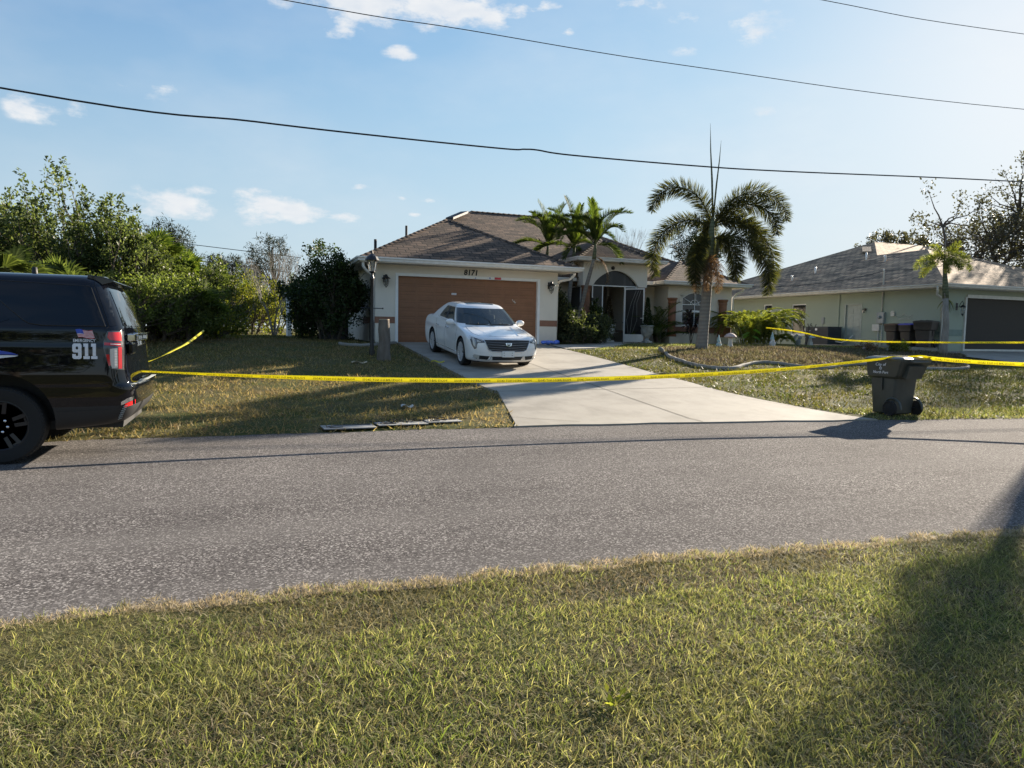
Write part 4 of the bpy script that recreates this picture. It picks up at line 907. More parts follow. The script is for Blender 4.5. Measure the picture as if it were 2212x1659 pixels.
# scroll lantern by the neighbour's garage
m_ = MB(); lx, ly = 23.1, -1.6
m_.box(lx-.05, lx+.05, ly-.02, ly, 2.85, 3.15); m_.tube([(lx, ly-.02, 3.0), (lx, ly-.12, 2.98), (lx, ly-.16, 3.12), (lx, ly-.24, 3.22), (lx, ly-.30, 3.12), (lx, ly-.28, 3.02)], .014, 6)
m_.lathe([(0, .10), (.03, .09), (.12, .0), (.10, -.01), (0, -.01)], (lx, ly-.28, 2.98), 8); m_.lathe([(.06, -.28), (.05, -.30), (.015, -.36), (0, -.40)], (lx, ly-.28, 2.98), 8)
for k in range(6): a = PI*k/3; m_.tube([(lx+.10*math.cos(a), ly-.28+.10*math.sin(a), 2.97), (lx+.055*math.cos(a), ly-.28+.055*math.sin(a), 2.70)], .006, 5)
lo = m_.build('wall_lantern', G['black'], N); g = MB(); g.lathe([(.09, 0), (.05, -.27)], (lx, ly-.28, 2.97), 8); g.build('glass', G['lglass'], lo)
# ------------------------------------------------------------------ vehicles
def half_ring(z, xf, xr, w, rf, rr, bf, br, fr, zfun=None, nfc=5, nc=5):
    """half outline from rear centre to front centre; fr = side fractions"""
    P = []
    for i in range(nfc): y = (w - rr)*i/nfc; P.append((xr + br*(y/w)**2, y))
    x0 = xr + br*((w - rr)/w)**2
    for i in range(nc): a = PI/2*i/nc; P.append((x0 + rr*(1 - math.cos(a)), w - rr + rr*math.sin(a)))
    x1 = xf - bf*((w - rf)/w)**2
    xa, xb = x0 + rr, x1 - rf
    for f in fr: P.append((xa + (xb - xa)*f, w))
    for i in range(1, nc + 1): a = PI/2*i/nc; P.append((xb + rf*math.sin(a), w - rf + rf*math.cos(a)))
    for i in range(1, nfc + 1): y = (w - rf)*(1 - i/nfc); P.append((xf - bf*(y/w)**2, y))
    return [(x, y, z + (zfun(x, y) if zfun else 0)) for x, y in P]
def ring_body(rings, mat_of, nmats, cap_rise=.02):
    m = len(rings[0]); V = []; F = []; MI = []
    full = 2*m - 2
    for R in rings: V += R + [(x, -y, z) for x, y, z in R[1:-1][::-1]]
    for k in range(len(rings) - 1):
        for i in range(full):
            j = (i + 1) % full; F.append((k*full + i, k*full + j, (k+1)*full + j, (k+1)*full + i))
            seg = i if i < m - 1 else full - 1 - i; MI.append(mat_of(k, seg))
    for base, up, k in ((0, -1, -1), ((len(rings)-1)*full, 1, len(rings)-1)):
        c0 = len(V); R = rings[0] if up < 0 else rings[-1]
        for i in range(1, m - 1): V.append((R[i][0], 0, R[i][2] + (cap_rise if up > 0 else 0)*min(1, R[i][1]/.3)))
        for i in range(m - 1):
            L = (base + i, base + i + 1); Rr = (base + (full - i) % full, base + full - i - 1)
            ca = c0 + i - 1 if i >= 1 else base; cb = c0 + i if i < m - 2 else base + m - 1
            for (a, b) in (L, Rr):
                q = []
                for t in (a, b, cb, ca):
                    if t not in q: q.append(t)
                if len(q) >= 3: F.append(tuple(q)); MI.append(mat_of(k, i))
    me = bpy.data.meshes.new('body'); me.from_pydata(V, [], F)
    me.polygons.foreach_set('material_index', MI); me.update()
    bm = bmesh.new(); bm.from_mesh(me); bmesh.ops.recalc_face_normals(bm, faces=bm.faces); bm.to_mesh(me); bm.free()
    return me
def cut_body(me, nslots, cutters, cut_mi, levels=2):
    for i in range(nslots): me.materials.append(None)
    o = bpy.data.objects.new('tmp_body', me); COL.objects.link(o)
    s = o.modifiers.new('s', 'SUBSURF'); s.levels = levels; s.render_levels = levels
    cs = []
    for (x, y0, y1, z, r, ext) in cutters:
        mb = MB(); mb.tube([(x, y0, z), (x, y1, z)], r, 40)
        if ext: mb2 = MB()
        cm = bpy.data.meshes.new('c'); cm.from_pydata(mb.v, [], mb.f); cm.update()
        bm = bmesh.new(); bm.from_mesh(cm); bmesh.ops.recalc_face_normals(bm, faces=bm.faces); bm.to_mesh(cm); bm.free()
        for i in range(nslots): cm.materials.append(None)
        cm.polygons.foreach_set('material_index', [cut_mi]*len(cm.polygons))
        c = bpy.data.objects.new('cutter', cm); COL.objects.link(c); cs.append(c)
        b = o.modifiers.new('b', 'BOOLEAN'); b.operation = 'DIFFERENCE'; b.solver = 'EXACT'; b.object = c
    res = evaluated(o)
    for c in cs + [o]: bpy.data.objects.remove(c)
    return res
def split_parts(me, specs, parent):
    """specs: {material_index: (name, material)}; one object per material index"""
    out = {}
    for mi, (name, mat) in specs.items():
        bm = bmesh.new(); bm.from_mesh(me)
        bmesh.ops.delete(bm, geom=[f for f in bm.faces if f.material_index != mi], context='FACES')
        for f in bm.faces: f.material_index = 0
        m2 = bpy.data.meshes.new(name); bm.to_mesh(m2); bm.free(); m2.materials.clear()
        o = link(name, m2, mat, parent, True); m2.set_sharp_from_angle(angle=math.radians(48)); out[name] = o
        if name in ('wheel_well', 'side_window', 'pillar'): loose_split(o)
    return out
def bvh_of(me):
    bm = bmesh.new(); bm.from_mesh(me); b = BVHTree.FromBMesh(bm); bm.free(); return b
AX = {'L': (lambda u, v: Vector((u, 3, v)), Vector((0, -1, 0))), 'R': (lambda u, v: Vector((u, -3, v)), Vector((0, 1, 0))),
      'F': (lambda u, v: Vector((5, u, v)), Vector((-1, 0, 0))), 'B': (lambda u, v: Vector((-5, u, v)), Vector((1, 0, 0))), 'T': (lambda u, v: Vector((u, v, 3)), Vector((0, 0, -1)))}
def hitp(bvh, ax, u, v):
    o, d = AX[ax]; o = o(u, v); h = bvh.ray_cast(o, d)
    if h[0] is None: h = bvh.find_nearest(o + d*2.2 if ax in 'LR' else o + d*2.6)
    return h[0], h[1]
def patch(name, bvh, ax, polys, mat, parent, off=.006, depth=.02, res=.06, smooth=True):
    bm = bmesh.new()
    for poly in polys:
        vs = [bm.verts.new((u, v, 0)) for u, v in poly]; bm.faces.new(vs)
    lo = [min(p[k] for P in polys for p in P) for k in (0, 1)]; hi = [max(p[k] for P in polys for p in P) for k in (0, 1)]
    for k in (0, 1):
        n = int((hi[k] - lo[k])/res)
        for i in range(1, n + 1):
            co = [0, 0, 0]; co[k] = lo[k] + (hi[k] - lo[k])*i/(n + 1); no = [0, 0, 0]; no[k] = 1
            bmesh.ops.bisect_plane(bm, geom=bm.verts[:] + bm.edges[:] + bm.faces[:], plane_co=co, plane_no=no)
    bmesh.ops.triangulate(bm, faces=bm.faces)
    d = AX[ax][1]; top = {}
    for v in bm.verts: top[v] = hitp(bvh, ax, v.co.x, v.co.y)[0] - d*off
    bound = [e for e in bm.edges if len(e.link_faces) == 1]
    V = []; idx = {}
    for v in bm.verts: idx[v] = len(V); V.append(top[v])
    n = len(V); V += [p + d*depth for p in V]
    F = [[idx[v] for v in f.verts] for f in bm.faces]; F += [[n + i for i in f][::-1] for f in F[:]]
    F += [[idx[e.verts[0]], idx[e.verts[1]], n + idx[e.verts[1]], n + idx[e.verts[0]]] for e in bound]
    bm.free(); mb = MB(); mb.add(V, F); return mb.build(name, mat, parent, smooth, angle=40)
def pline(mb, bvh, ax, pts, r=.003, off=0, sub=6, closed=False):
    P = []; L = list(pts) + ([pts[0]] if closed else [])
    for i in range(len(L) - 1):
        for k in range(sub): t = k/sub; P.append((L[i][0]*(1-t) + L[i+1][0]*t, L[i][1]*(1-t) + L[i+1][1]*t))
    P.append(L[-1]); d = AX[ax][1]
    mb.tube([hitp(bvh, ax, u, v)[0] - d*off for u, v in P], r, 5)
def rounded(x0, x1, z0, z1, r, n=5):
    P = []
    for cx, cz, a0 in ((x1-r, z1-r, 0), (x0+r, z1-r, 90), (x0+r, z0+r, 180), (x1-r, z0+r, 270)):
        for i in range(n+1): a = math.radians(a0 + 90*i/n); P.append((cx + r*math.cos(a), cz + r*math.sin(a)))
    return P
def make_wheel(parent, x, y, R, wd, rr, style, rim_mat, side=1):
    """axis along y; side=+1 outer face at +y"""
    o = bpy.data.objects.new('wheel', None); COL.objects.link(o); o.parent = parent; o.location = (x, y, R)
    t = MB(); h = wd/2
    t.lathe([(rr*.96, -h*.8), (rr, -h*.95), (rr*1.08, -h*1.02), (R*.93, -h), (R*.985, -h*.82), (R, -h*.6)] + [(R - (.006 if k % 2 else 0), -h*.6 + h*1.2*k/8) for k in range(1, 8)] + [(R, h*.6), (R*.985, h*.82), (R*.93, h), (rr*1.08, h*1.02), (rr, h*.95), (rr*.96, h*.8)], (0, 0, 0), 48, 'y')
    for k in range(64):
        a = 2*PI*k/64
        t.obox((R*.972*math.cos(a), h*.87*1, R*.972*math.sin(a)), (.012*math.cos(a), 0, .012*math.sin(a)), (0, .006, 0), (-.006*math.sin(a), 0, .006*math.cos(a)))
    t.build('tyre', G['rubber'], o, True, angle=30)
    r = MB(); s = side
    r.lathe([(rr*1.0, s*h*.80), (rr*1.02, s*h*.96), (rr*.985, s*h*.97), (rr*.93, s*h*.86), (rr*.92, -s*h*.5)], (0, 0, 0), 48, 'y')
    r.lathe([(.0, s*h*.35), (rr*.9, s*h*.30)], (0, 0, 0), 32, 'y', mi=1)
    if style == 'alloy':
        for k in range(10):
            for q in (-1, 1):
                a = 2*PI*k/10 + q*.10; a2 = 2*PI*k/10 + q*.19; u = Vector((math.cos(a), 0, math.sin(a))); u2 = Vector((math.cos(a2), 0, math.sin(a2)))
                p0 = u*(rr*.16) + Vector((0, s*h*.72, 0)); p1 = u2*(rr*.95) + Vector((0, s*h*.88, 0)); dd = p1 - p0; sd = Vector((-u.z, 0, u.x))*.009
                r.obox((p0 + p1)/2, dd/2, sd, Vector((0, .013, 0)))
        r.lathe([(0, s*h*.86), (rr*.14, s*h*.84), (rr*.2, s*h*.72), (rr*.2, s*h*.5)], (0, 0, 0), 20, 'y')
    else:
        # steel police wheel: dish with five wide ribbed openings, hub with six bolts
        for k in range(5):
            a = 2*PI*k/5 + .35; u = Vector((math.cos(a), 0, math.sin(a))); sd = Vector((-u.z, 0, u.x))
            for q in (-1, 1):
                p0 = u*(rr*.30) + sd*q*rr*.10 + Vector((0, s*h*.62, 0)); p1 = u*(rr*.95) + sd*q*rr*.17 + Vector((0, s*h*.80, 0)); dd = p1 - p0
                r.obox((p0 + p1)/2, dd/2, sd*rr*.075, Vector((0, .018, 0)))
            p0 = u*(rr*.3) + Vector((0, s*h*.56, 0)); p1 = u*(rr*.95) + Vector((0, s*h*.74, 0)); r.obox((p0+p1)/2, (p1-p0)/2, sd*rr*.12, Vector((0, .012, 0)))
        r.lathe([(0, s*h*.55), (rr*.16, s*h*.55), (rr*.18, s*h*.66), (rr*.34, s*h*.66), (rr*.37, s*h*.55)], (0, 0, 0), 28, 'y')
    w_ = r.build('rim', [rim_mat, G['dark']], o, True, angle=35)
    if style != 'alloy':
        b = MB()
        for k in range(6): a = 2*PI*k/6 + .2; b.lathe([(.018, s*h*.64), (.018, s*h*.80), (.010, s*h*.86), (0, s*h*.87)], (rr*.26*math.cos(a), 0, rr*.26*math.sin(a)), 10, 'y')
        b.build('lug_nuts', G['chrome'], w_, True)
        v = MB(); v.obox((rr*.80, s*h*.84, rr*.40), (.018, 0, .008), (0, .004, 0), (-.006, 0, .014)); v.build('wheel_weight', G['decal'], w_)
    else:
        v = MB(); v.lathe([(0, s*h*.36), (rr*.55, s*h*.36)], (0, 0, 0), 24, 'y'); v.build('brake_disc', G['grey'], w_)
    return o
# ---- white sedan: x forward, origin midway between the axles on the ground
sx, sy = 1.37, -4.17
gz = (Z(1.4, -5.59) + Z(1.4, -2.75))/2 + .015; slope = math.atan2(Z(1.4, -2.75) - Z(1.4, -5.59), 2.84)
yaw_s = math.radians(-89.5)
CAR = thing('sedan_car', 'white four door sedan with dark grille parked on the driveway in front of the garage', 'car', (sx, sy, gz))
CAR.rotation_mode = 'XYZ'
CAR.rotation_euler = (Matrix.Rotation(yaw_s, 4, 'Z') @ Matrix.Rotation(slope, 4, 'Y')).to_euler()
fr = [0, .10, .22, .24, .38, .545, .575, .74, .93, 1.0]
def hood_z(x, y):  # front falls away, power-dome creases
    return 0
SR = [
 half_ring(.17, 2.26, -2.38, .80, .45, .3, .10, .08, fr), half_ring(.20, 2.34, -2.46, .865, .45, .3, .12, .10, fr),
 half_ring(.27, 2.42, -2.54, .895, .42, .3, .16, .10, fr), half_ring(.42, 2.46, -2.60, .912, .40, .3, .20, .12, fr),
 half_ring(.58, 2.455, -2.63, .922, .40, .3, .22, .12, fr), half_ring(.70, 2.43, -2.64, .920, .42, .32, .24, .12, fr, lambda x, y: .02*(x < 0)),
 half_ring(.755, 2.40, -2.63, .912, .45, .34, .26, .12, fr, lambda x, y: .14*max(0, (1.9 - x)/4.5)),
 half_ring(.795, 2.33, -2.58, .890, .50, .36, .26, .12, fr, lambda x, y: .20*max(0, (1.9 - x)/4.4)),
 half_ring(.845, 2.05, -2.45, .878, .55, .40, .24, .12, fr, lambda x, y: .22*max(0, (1.9 - x)/4.3)),
 half_ring(.90, 1.70, -2.20, .868, .55, .42, .22, .12, fr, lambda x, y: .20*max(0, (1.6 - x)/3.8)),
 half_ring(.965, 1.20, -1.90, .852, .26, .22, .26, .10, fr, lambda x, y: .11*max(0, (1.0 - x)/2.9)),
 half_ring(.990, 1.13, -1.86, .838, .24, .20, .26, .10, fr, lambda x, y: .11*max(0, (1.0 - x)/2.9)),
 half_ring(1.21, .74, -1.58, .765, .22, .19, .18, .08, fr, lambda x, y: .05*max(0, (.6 - x)/2.2)),
 half_ring(1.42, .34, -1.22, .655, .20, .18, .12, .06, fr), half_ring(1.478, .20, -1.10, .605, .22, .2, .10, .06, fr), half_ring(1.512, .0, -.90, .46, .25, .22, .08, .05, fr)]
NFC, NC = 5, 5
i_s0 = NFC + NC; i_f0 = i_s0 + len(fr) - 1       # side segments run i_s0 .. i_f0-1, then corner, then front face
def sedan_mat(k, seg):
    if k in (11, 12):
        if seg >= i_f0: return 1
        if seg < NFC + 1: return 2
        f = seg - i_s0
        if f in (3, 4, 6, 7): return 3
        if f == 5 : return 4
    return 0
bm_me = ring_body(SR, sedan_mat, 6, .02)
WR = .345
body = cut_body(bm_me, 6, [(x, s*.60, s*1.3, WR + .01, WR + .045, 0) for x in (1.42, -1.42) for s in (-1, 1)], 5)
BV = bvh_of(body)
parts = split_parts(body, {0: ('body', G['wpaint']), 1: ('windshield', G['ws']), 2: ('rear_window', G['privacy']), 3: ('side_window', G['ws']), 4: ('pillar', G['dark']), 5: ('wheel_well', G['dark'])}, CAR)
for x in (1.42, -1.42):
    for s in (-1, 1): make_wheel(CAR, x, s*.80, WR, .23, .245, 'alloy', G['alloy'], s)
uu = MB(); uu.box(-2.2, 2.2, -.70, .70, .19, .24); uu.build('underbody', G['dark'], CAR)
# front: x is world-left/right flipped; car left (+y) is image right
gr = [(-.60, .735), (-.30, .742), (0, .745), (.30, .742), (.60, .735), (.50, .50), (.40, .462), (0, .452), (-.40, .462), (-.50, .50)]
g_ = patch('grille', BV, 'F', [gr], G['dark'], CAR, .012, .05)
gb = MB()
for z, hw_ in ((.682, .56), (.622, .54), (.562, .51), (.507, .47)):
    pline(gb, BV, 'F', [(-hw_, z + .006), (0, z - .012), (hw_, z + .006)], .0026, .02, 10)
gb.build('grille_bars', G['chrome'], g_, True)
go = MB(); pline(go, BV, 'F', gr, .010, .010, 6, True); go.build('grille_surround', G['chrome'], g_, True)
bd = patch('badge', BV, 'F', [[(-.085, .675), (.085, .675), (.062, .605), (0, .588), (-.062, .605)]], G['chrome'], g_, .035, .03)
patch('badge_shield', BV, 'F', [[(-.05, .664), (-.006, .664), (-.006, .640), (-.045, .640)], [(.006, .664), (.05, .664), (.045, .640), (.006, .640)], [(-.040, .632), (.040, .632), (.03, .608), (0, .598), (-.03, .608)]], G['lampdark'], bd, .038, .01)
for s in (-1, 1):
    h1 = [(s*.53, .675), (s*.60, .715), (s*.74, .765), (s*.845, .80), (s*.885, .79), (s*.875, .70), (s*.855, .58), (s*.815, .50), (s*.775, .52), (s*.765, .60), (s*.74, .655)]
    hl = patch('headlight', BV, 'F', [h1 if s > 0 else h1], G['lampdark'], CAR, .008, .04, .04)
    patch('lens', BV, 'F', [[(s*.66, .69), (s*.76, .742), (s*.765, .675), (s*.70, .672)], [(s*.80, .77), (s*.845, .775), (s*.835, .60), (s*.80, .56)]], G['clear'], hl, .012, .02, .04)
    hb = MB(); pline(hb, BV, 'F', [(s*.62, .70), (s*.74, .76), (s*.86, .793)], .006, .012, 8); pline(hb, BV, 'F', [(s*.79, .745), (s*.785, .62), (s*.80, .53)], .005, .012, 8); hb.build('light_strip', G['decal'], hl, True)
    patch('fog_lamp', BV, 'F', [[(s*.70, .36), (s*.80, .375), (s*.83, .34), (s*.80, .27), (s*.70, .265)]], G['clear'], CAR, .006, .03, .05)
    patch('air_intake', BV, 'F', [[(s*.46, .34), (s*.70, .352), (s*.70, .262), (s*.50, .25)]], G['dark'], CAR, .006, .03, .05)
    cr_ = MB(); pline(cr_, BV, 'F', [(s*.415, .36), (s*.43, .28), (s*.47, .243)], .012, .006, 6); pline(cr_, BV, 'F', [(s*.50, .245), (s*.70, .253), (s*.83, .28)], .004, .006, 6); cr_.build('chrome_fin', G['chrome'], CAR, True)
    # door seams, mirrors, handles, sill trim
    ax = 'L' if s > 0 else 'R'; sm = MB()
    pline(sm, BV, ax, [(.93, .93), (.97, .70), (.90, .35), (.86, .26)], .0035, -.0005); pline(sm, BV, ax, [(-.10, .98), (-.12, .60), (-.10, .26)], .0035, -.0005); pline(sm, BV, ax, [(-1.12, 1.02), (-1.02, .80), (-.95, .62), (-.86, .45), (-.80, .26)], .0035, -.0005)
    sm.build('door_seam', G['dark'], CAR)
    for x in (-.82, .12):
        hd = MB(); a = hitp(BV, ax, x, .855)[0]; hd.tube([a + Vector((.10, 0, 0)), a + Vector((.08, s*.03, 0)), a + Vector((-.08, s*.03, .004)), a + Vector((-.10, 0, .004))], .013, 8); hd.build('door_handle', G['chrome'], CAR, True)
    st_ = MB(); pline(st_, BV, ax, [(1.0, .30), (-.98, .325)], .012, .004, 12); st_.build('sill_trim', G['chrome'], CAR, True)
    wt = MB(); pline(wt, BV, ax, [(.72, 1.00), (.2, 1.012), (-.5, 1.035), (-1.05, 1.075), (-1.12, 1.10)], .006, .004, 6); wt.build('window_trim', G['chrome'], CAR, True)
    mr_ = MB(); b0 = Vector((.66, s*.98, 1.03)); 
    mr_.ball((.64, s*.985, 1.035), .12, 14, 10, sc=(.62, 1.0, .68)); mr_.tube([(.70, s*.76, .99), (.66, s*.90, 1.0)], [.035, .03], 8)
    mo = mr_.build('side_mirror', G['wpaint'], CAR, True); mg = MB(); mg.ball((.60, s*.985, 1.037), .10, 12, 8, sc=(.5, .95, .62)); mg.build('mirror_glass', G['privacy'], mo, True)
    tl = patch('tail_light', BV, 'B', [[(s*.62, .92), (s*.86, .95), (s*.88, .60), (s*.80, .55), (s*.74, .80)]], G['red'], CAR, .006, .03)
patch('air_intake', BV, 'F', [[(-.40, .335), (.40, .335), (.37, .243), (-.37, .243)]], G['dark'], CAR, .006, .03, .05)
ib = MB()
for z in (.27, .295): pline(ib, BV, 'F', [(-.37, z), (0, z), (.37, z)], .004, .012, 8)
ib.build('intake_bars', G['lampdark'], CAR)
pl = MB(); px = hitp(BV, 'F', 0, .40)[0].x + .025; pl.box(px - .03, px, -.16, .16, .325, .475); plo = pl.build('front_plate', G['white'], CAR, bevel=.004)
sc_ = MB()
for y in (-.11, .10):
    for z in (.37, .43): sc_.lathe([(.012, 0), (.010, .004), (0, .005)], (px, y, z), 10, 'x')
sc_.build('screws', G['grey'], plo)
sn = MB()
for y in (-.36, -.68, .36, .68):
    a = hitp(BV, 'F', y, .42)[0]; sn.lathe([(.012, .002), (.010, .003), (0, .004)], a, 10, 'x')
sn.build('parking_sensors', G['gutter'], CAR)
lp = MB(); pline(lp, BV, 'F', [(-.86, .20), (-.6, .185), (0, .18), (.6, .185), (.86, .20)], .02, -.01, 8); lp.build('lower_lip', G['dark'], CAR, True)
# hood creases, wipers, sunroof, seats
hc = MB()
for s in (-1, 1):
    P = [hitp(BV, 'T', x, s*yy)[0] + Vector((0, 0, .000)) for x, yy in ((1.18, .50), (1.4, .48), (1.6, .455), (1.8, .42), (2.0, .38), (2.12, .36))]
    for i in range(len(P) - 1):
        a, b = P[i], P[i+1]; yv = Vector((0, s*.055, -.004)); ln = Vector((0, -s*.03, -.006))
        hc.add([a - Vector((0, 0, .002)) + yv, a + Vector((0, 0, .011)), a + ln, b - Vector((0, 0, .002)) + yv, b + Vector((0, 0, .011)), b + ln], [(0, 1, 4, 3), (1, 2, 5, 4)])
loose_split(hc.build('hood_crease', G['wpaint'], CAR, True))
hs = MB()
for s in (-1, 1):
    P = [hitp(BV, 'T', x, s*yy)[0] for x, yy in ((1.10, .70), (1.5, .74), (1.85, .74), (2.08, .66), (2.16, .45))]; hs.tube(P, .0035, 5)
hs.tube([hitp(BV, 'T', 2.235 - .16*(y/.45)**2*.3, y)[0] for y in (-.45, -.25, 0, .25, .45)], .0035, 5)
hs.build('hood_seam', G['dark'], CAR)
wp = MB()
for y0, y1 in ((-.05, .52), (-.62, -.08)):
    P = [hitp(BV, 'F', y0 + (y1 - y0)*t, 1.015 + .012*t)[0] + Vector((.018, 0, .0)) for t in (0, .25, .5, .75, 1)]; wp.tube(P, .009, 6); wp.ball(P[2] + Vector((.0, 0, .01)), .018)
wp.build('wipers', G['dark'], CAR)
cw = MB(); cw.tube([hitp(BV, 'T', 1.13 - .24*(y/.8)**2, y)[0] + Vector((0, 0, .004)) for y in (-.66, -.4, 0, .4, .66)], .018, 6); cw.build('cowl', G['dark'], CAR)
patch('sunroof', BV, 'T', [[(-.55, -.36), (-.55, .36), (.12, .38), (.12, -.38)]], G['privacy'], CAR, .006, .02, .1)
for y in (-.37, .37):
    for x in (-.05, -.85):
        s_ = MB(); s_.box(x - .25, x + .25, y - .25, y + .25, .42, .62); s_.obox((x - .30, y, .88), (.07, 0, .02), (0, .24, 0), (-.08, 0, .30)); s_.obox((x - .41, y, 1.24), (.045, 0, .01), (0, .13, 0), (-.02, 0, .085)); s_.build('seat', G['seat'], CAR, True, bevel=.04)
db = MB(); db.box(.55, 1.0, -.68, .68, .70, .94); db.build('dashboard', G['dark'], CAR, bevel=.03)
sw = MB(); sw.tube([(.48 + .10*math.cos(2*PI*k/20)*.5, .36 + .18*math.sin(2*PI*k/20), .96 + .165*math.cos(2*PI*k/20)) for k in range(21)], .014, 6); sw.obox((.50, .36, .96), (.02, 0, .0), (0, .15, 0), (0, 0, .025)); sw.build('steering_wheel', G['lampdark'], CAR, True)
rm = MB(); rm.box(.36, .40, -.13, .13, 1.29, 1.36); rm.build('rear_view_mirror', G['dark'], CAR, bevel=.01)

# ---- black police SUV: x forward, origin under the rear axle
SUV = thing('police_suv', 'black police utility vehicle with 911 lettering parked at the road edge', 'police car', (-7.02, -13.27, ROAD_Z), PI)
fr2 = [0, .05, .12, .2, .3, .4, .5, .6, .7, .8, .9, 1.0]
def zu(z): return z if z < 1.44 else 1.44 + (z - 1.44)*1.2
def xr_(x): return x if x > -.9 else -.9 + (x + .9)*.74
def hr(z, xf, xr, w, rf=.35, rr=.22, bf=.12, br=.06, zf=None): return half_ring(zu(z), xf, xr_(xr), w, rf, min(rr, .2), bf, br*.5, fr2, zf)
up = lambda k: (lambda x, y: k*max(0, min(1, (-x - .35)/1.0)))
VR = [hr(.30, 3.85, -1.15, .88, zf=up(.10)), hr(.34, 3.93, -1.28, .97, zf=up(.12)), hr(.42, 4.0, -1.36, 1.005, rr=.26, zf=up(.10)), hr(.60, 4.03, -1.41, 1.02, rr=.28, br=.09), hr(.70, 4.03, -1.42, 1.025, rr=.28, br=.09), hr(.795, 4.02, -1.415, 1.025, rr=.28, br=.09),
      hr(.812, 4.02, -1.40, 1.026, rr=.27, br=.09), hr(.825, 4.01, -1.345, 1.028, rr=.24, br=.05), hr(.88, 4.01, -1.325, 1.03, rr=.22, br=.05), hr(.95, 4.0, -1.31, 1.03, rr=.20), hr(1.06, 3.97, -1.30, 1.022, rr=.18), hr(1.17, 3.80, -1.295, 1.012, rr=.17), hr(1.235, 3.3, -1.29, 1.012, rr=.17), hr(1.26, 2.9, -1.285, 1.00, rr=.17), hr(1.36, 2.62, -1.27, .992, rr=.18),
      hr(1.435, 2.46, -1.255, .985, rr=.19), hr(1.45, 2.43, -1.245, .965, rr=.19), hr(1.62, 2.08, -1.15, .895, rr=.2, rf=.3), hr(1.80, 1.72, -1.03, .815, rr=.2, rf=.3), hr(1.86, 1.60, -.98, .78, rr=.2, rf=.3), hr(1.905, 1.42, -.93, .70, rr=.2), hr(1.93, 1.2, -.86, .55, rr=.2)]
sm_ = ring_body(VR, lambda k, s: 1 if (k < 3) else 0, 3, .02)
WS = .405
sb = cut_body(sm_, 3, [(x, s*.66, s*1.5, WS + .045, WS + .095, 0) for x in (0, 3.07) for s in (-1, 1)], 2)
SV = bvh_of(sb)
split_parts(sb, {0: ('body', G['bpaint']), 1: ('lower_trim', G['trim']), 2: ('wheel_well', G['dark'])}, SUV)
for x in (0, 3.07):
    for s in (-1, 1): make_wheel(SUV, x, s*.885, WS, .275, .262, 'steel', plain('black_steel_wheel', (.016, .016, .018), .35), s)
ub = MB(); ub.box(-1.1, 3.7, -.75, .75, .33, .42); ub.tube([(0, -.7, .42), (0, .7, .42)], .06, 10); ub.build('underbody', G['dark'], SUV)
def zx(P): return [(xr_(u), zu(v)) for u, v in P]
_patch, _pline = patch, pline
def patch(name, bvh, ax, polys, *a, **k): return _patch(name, bvh, ax, [[(u if ax in 'FB' else xr_(u), zu(v)) for u, v in P] for P in polys] if name not in ('lettering', 'flag_decal', 'red_stripes', 'blue_canton') else polys, *a, **k)
def pline(mb, bvh, ax, pts, *a, **k): return _pline(mb, bvh, ax, [(u if ax in 'FB' else xr_(u), zu(v)) for u, v in pts], *a, **k)
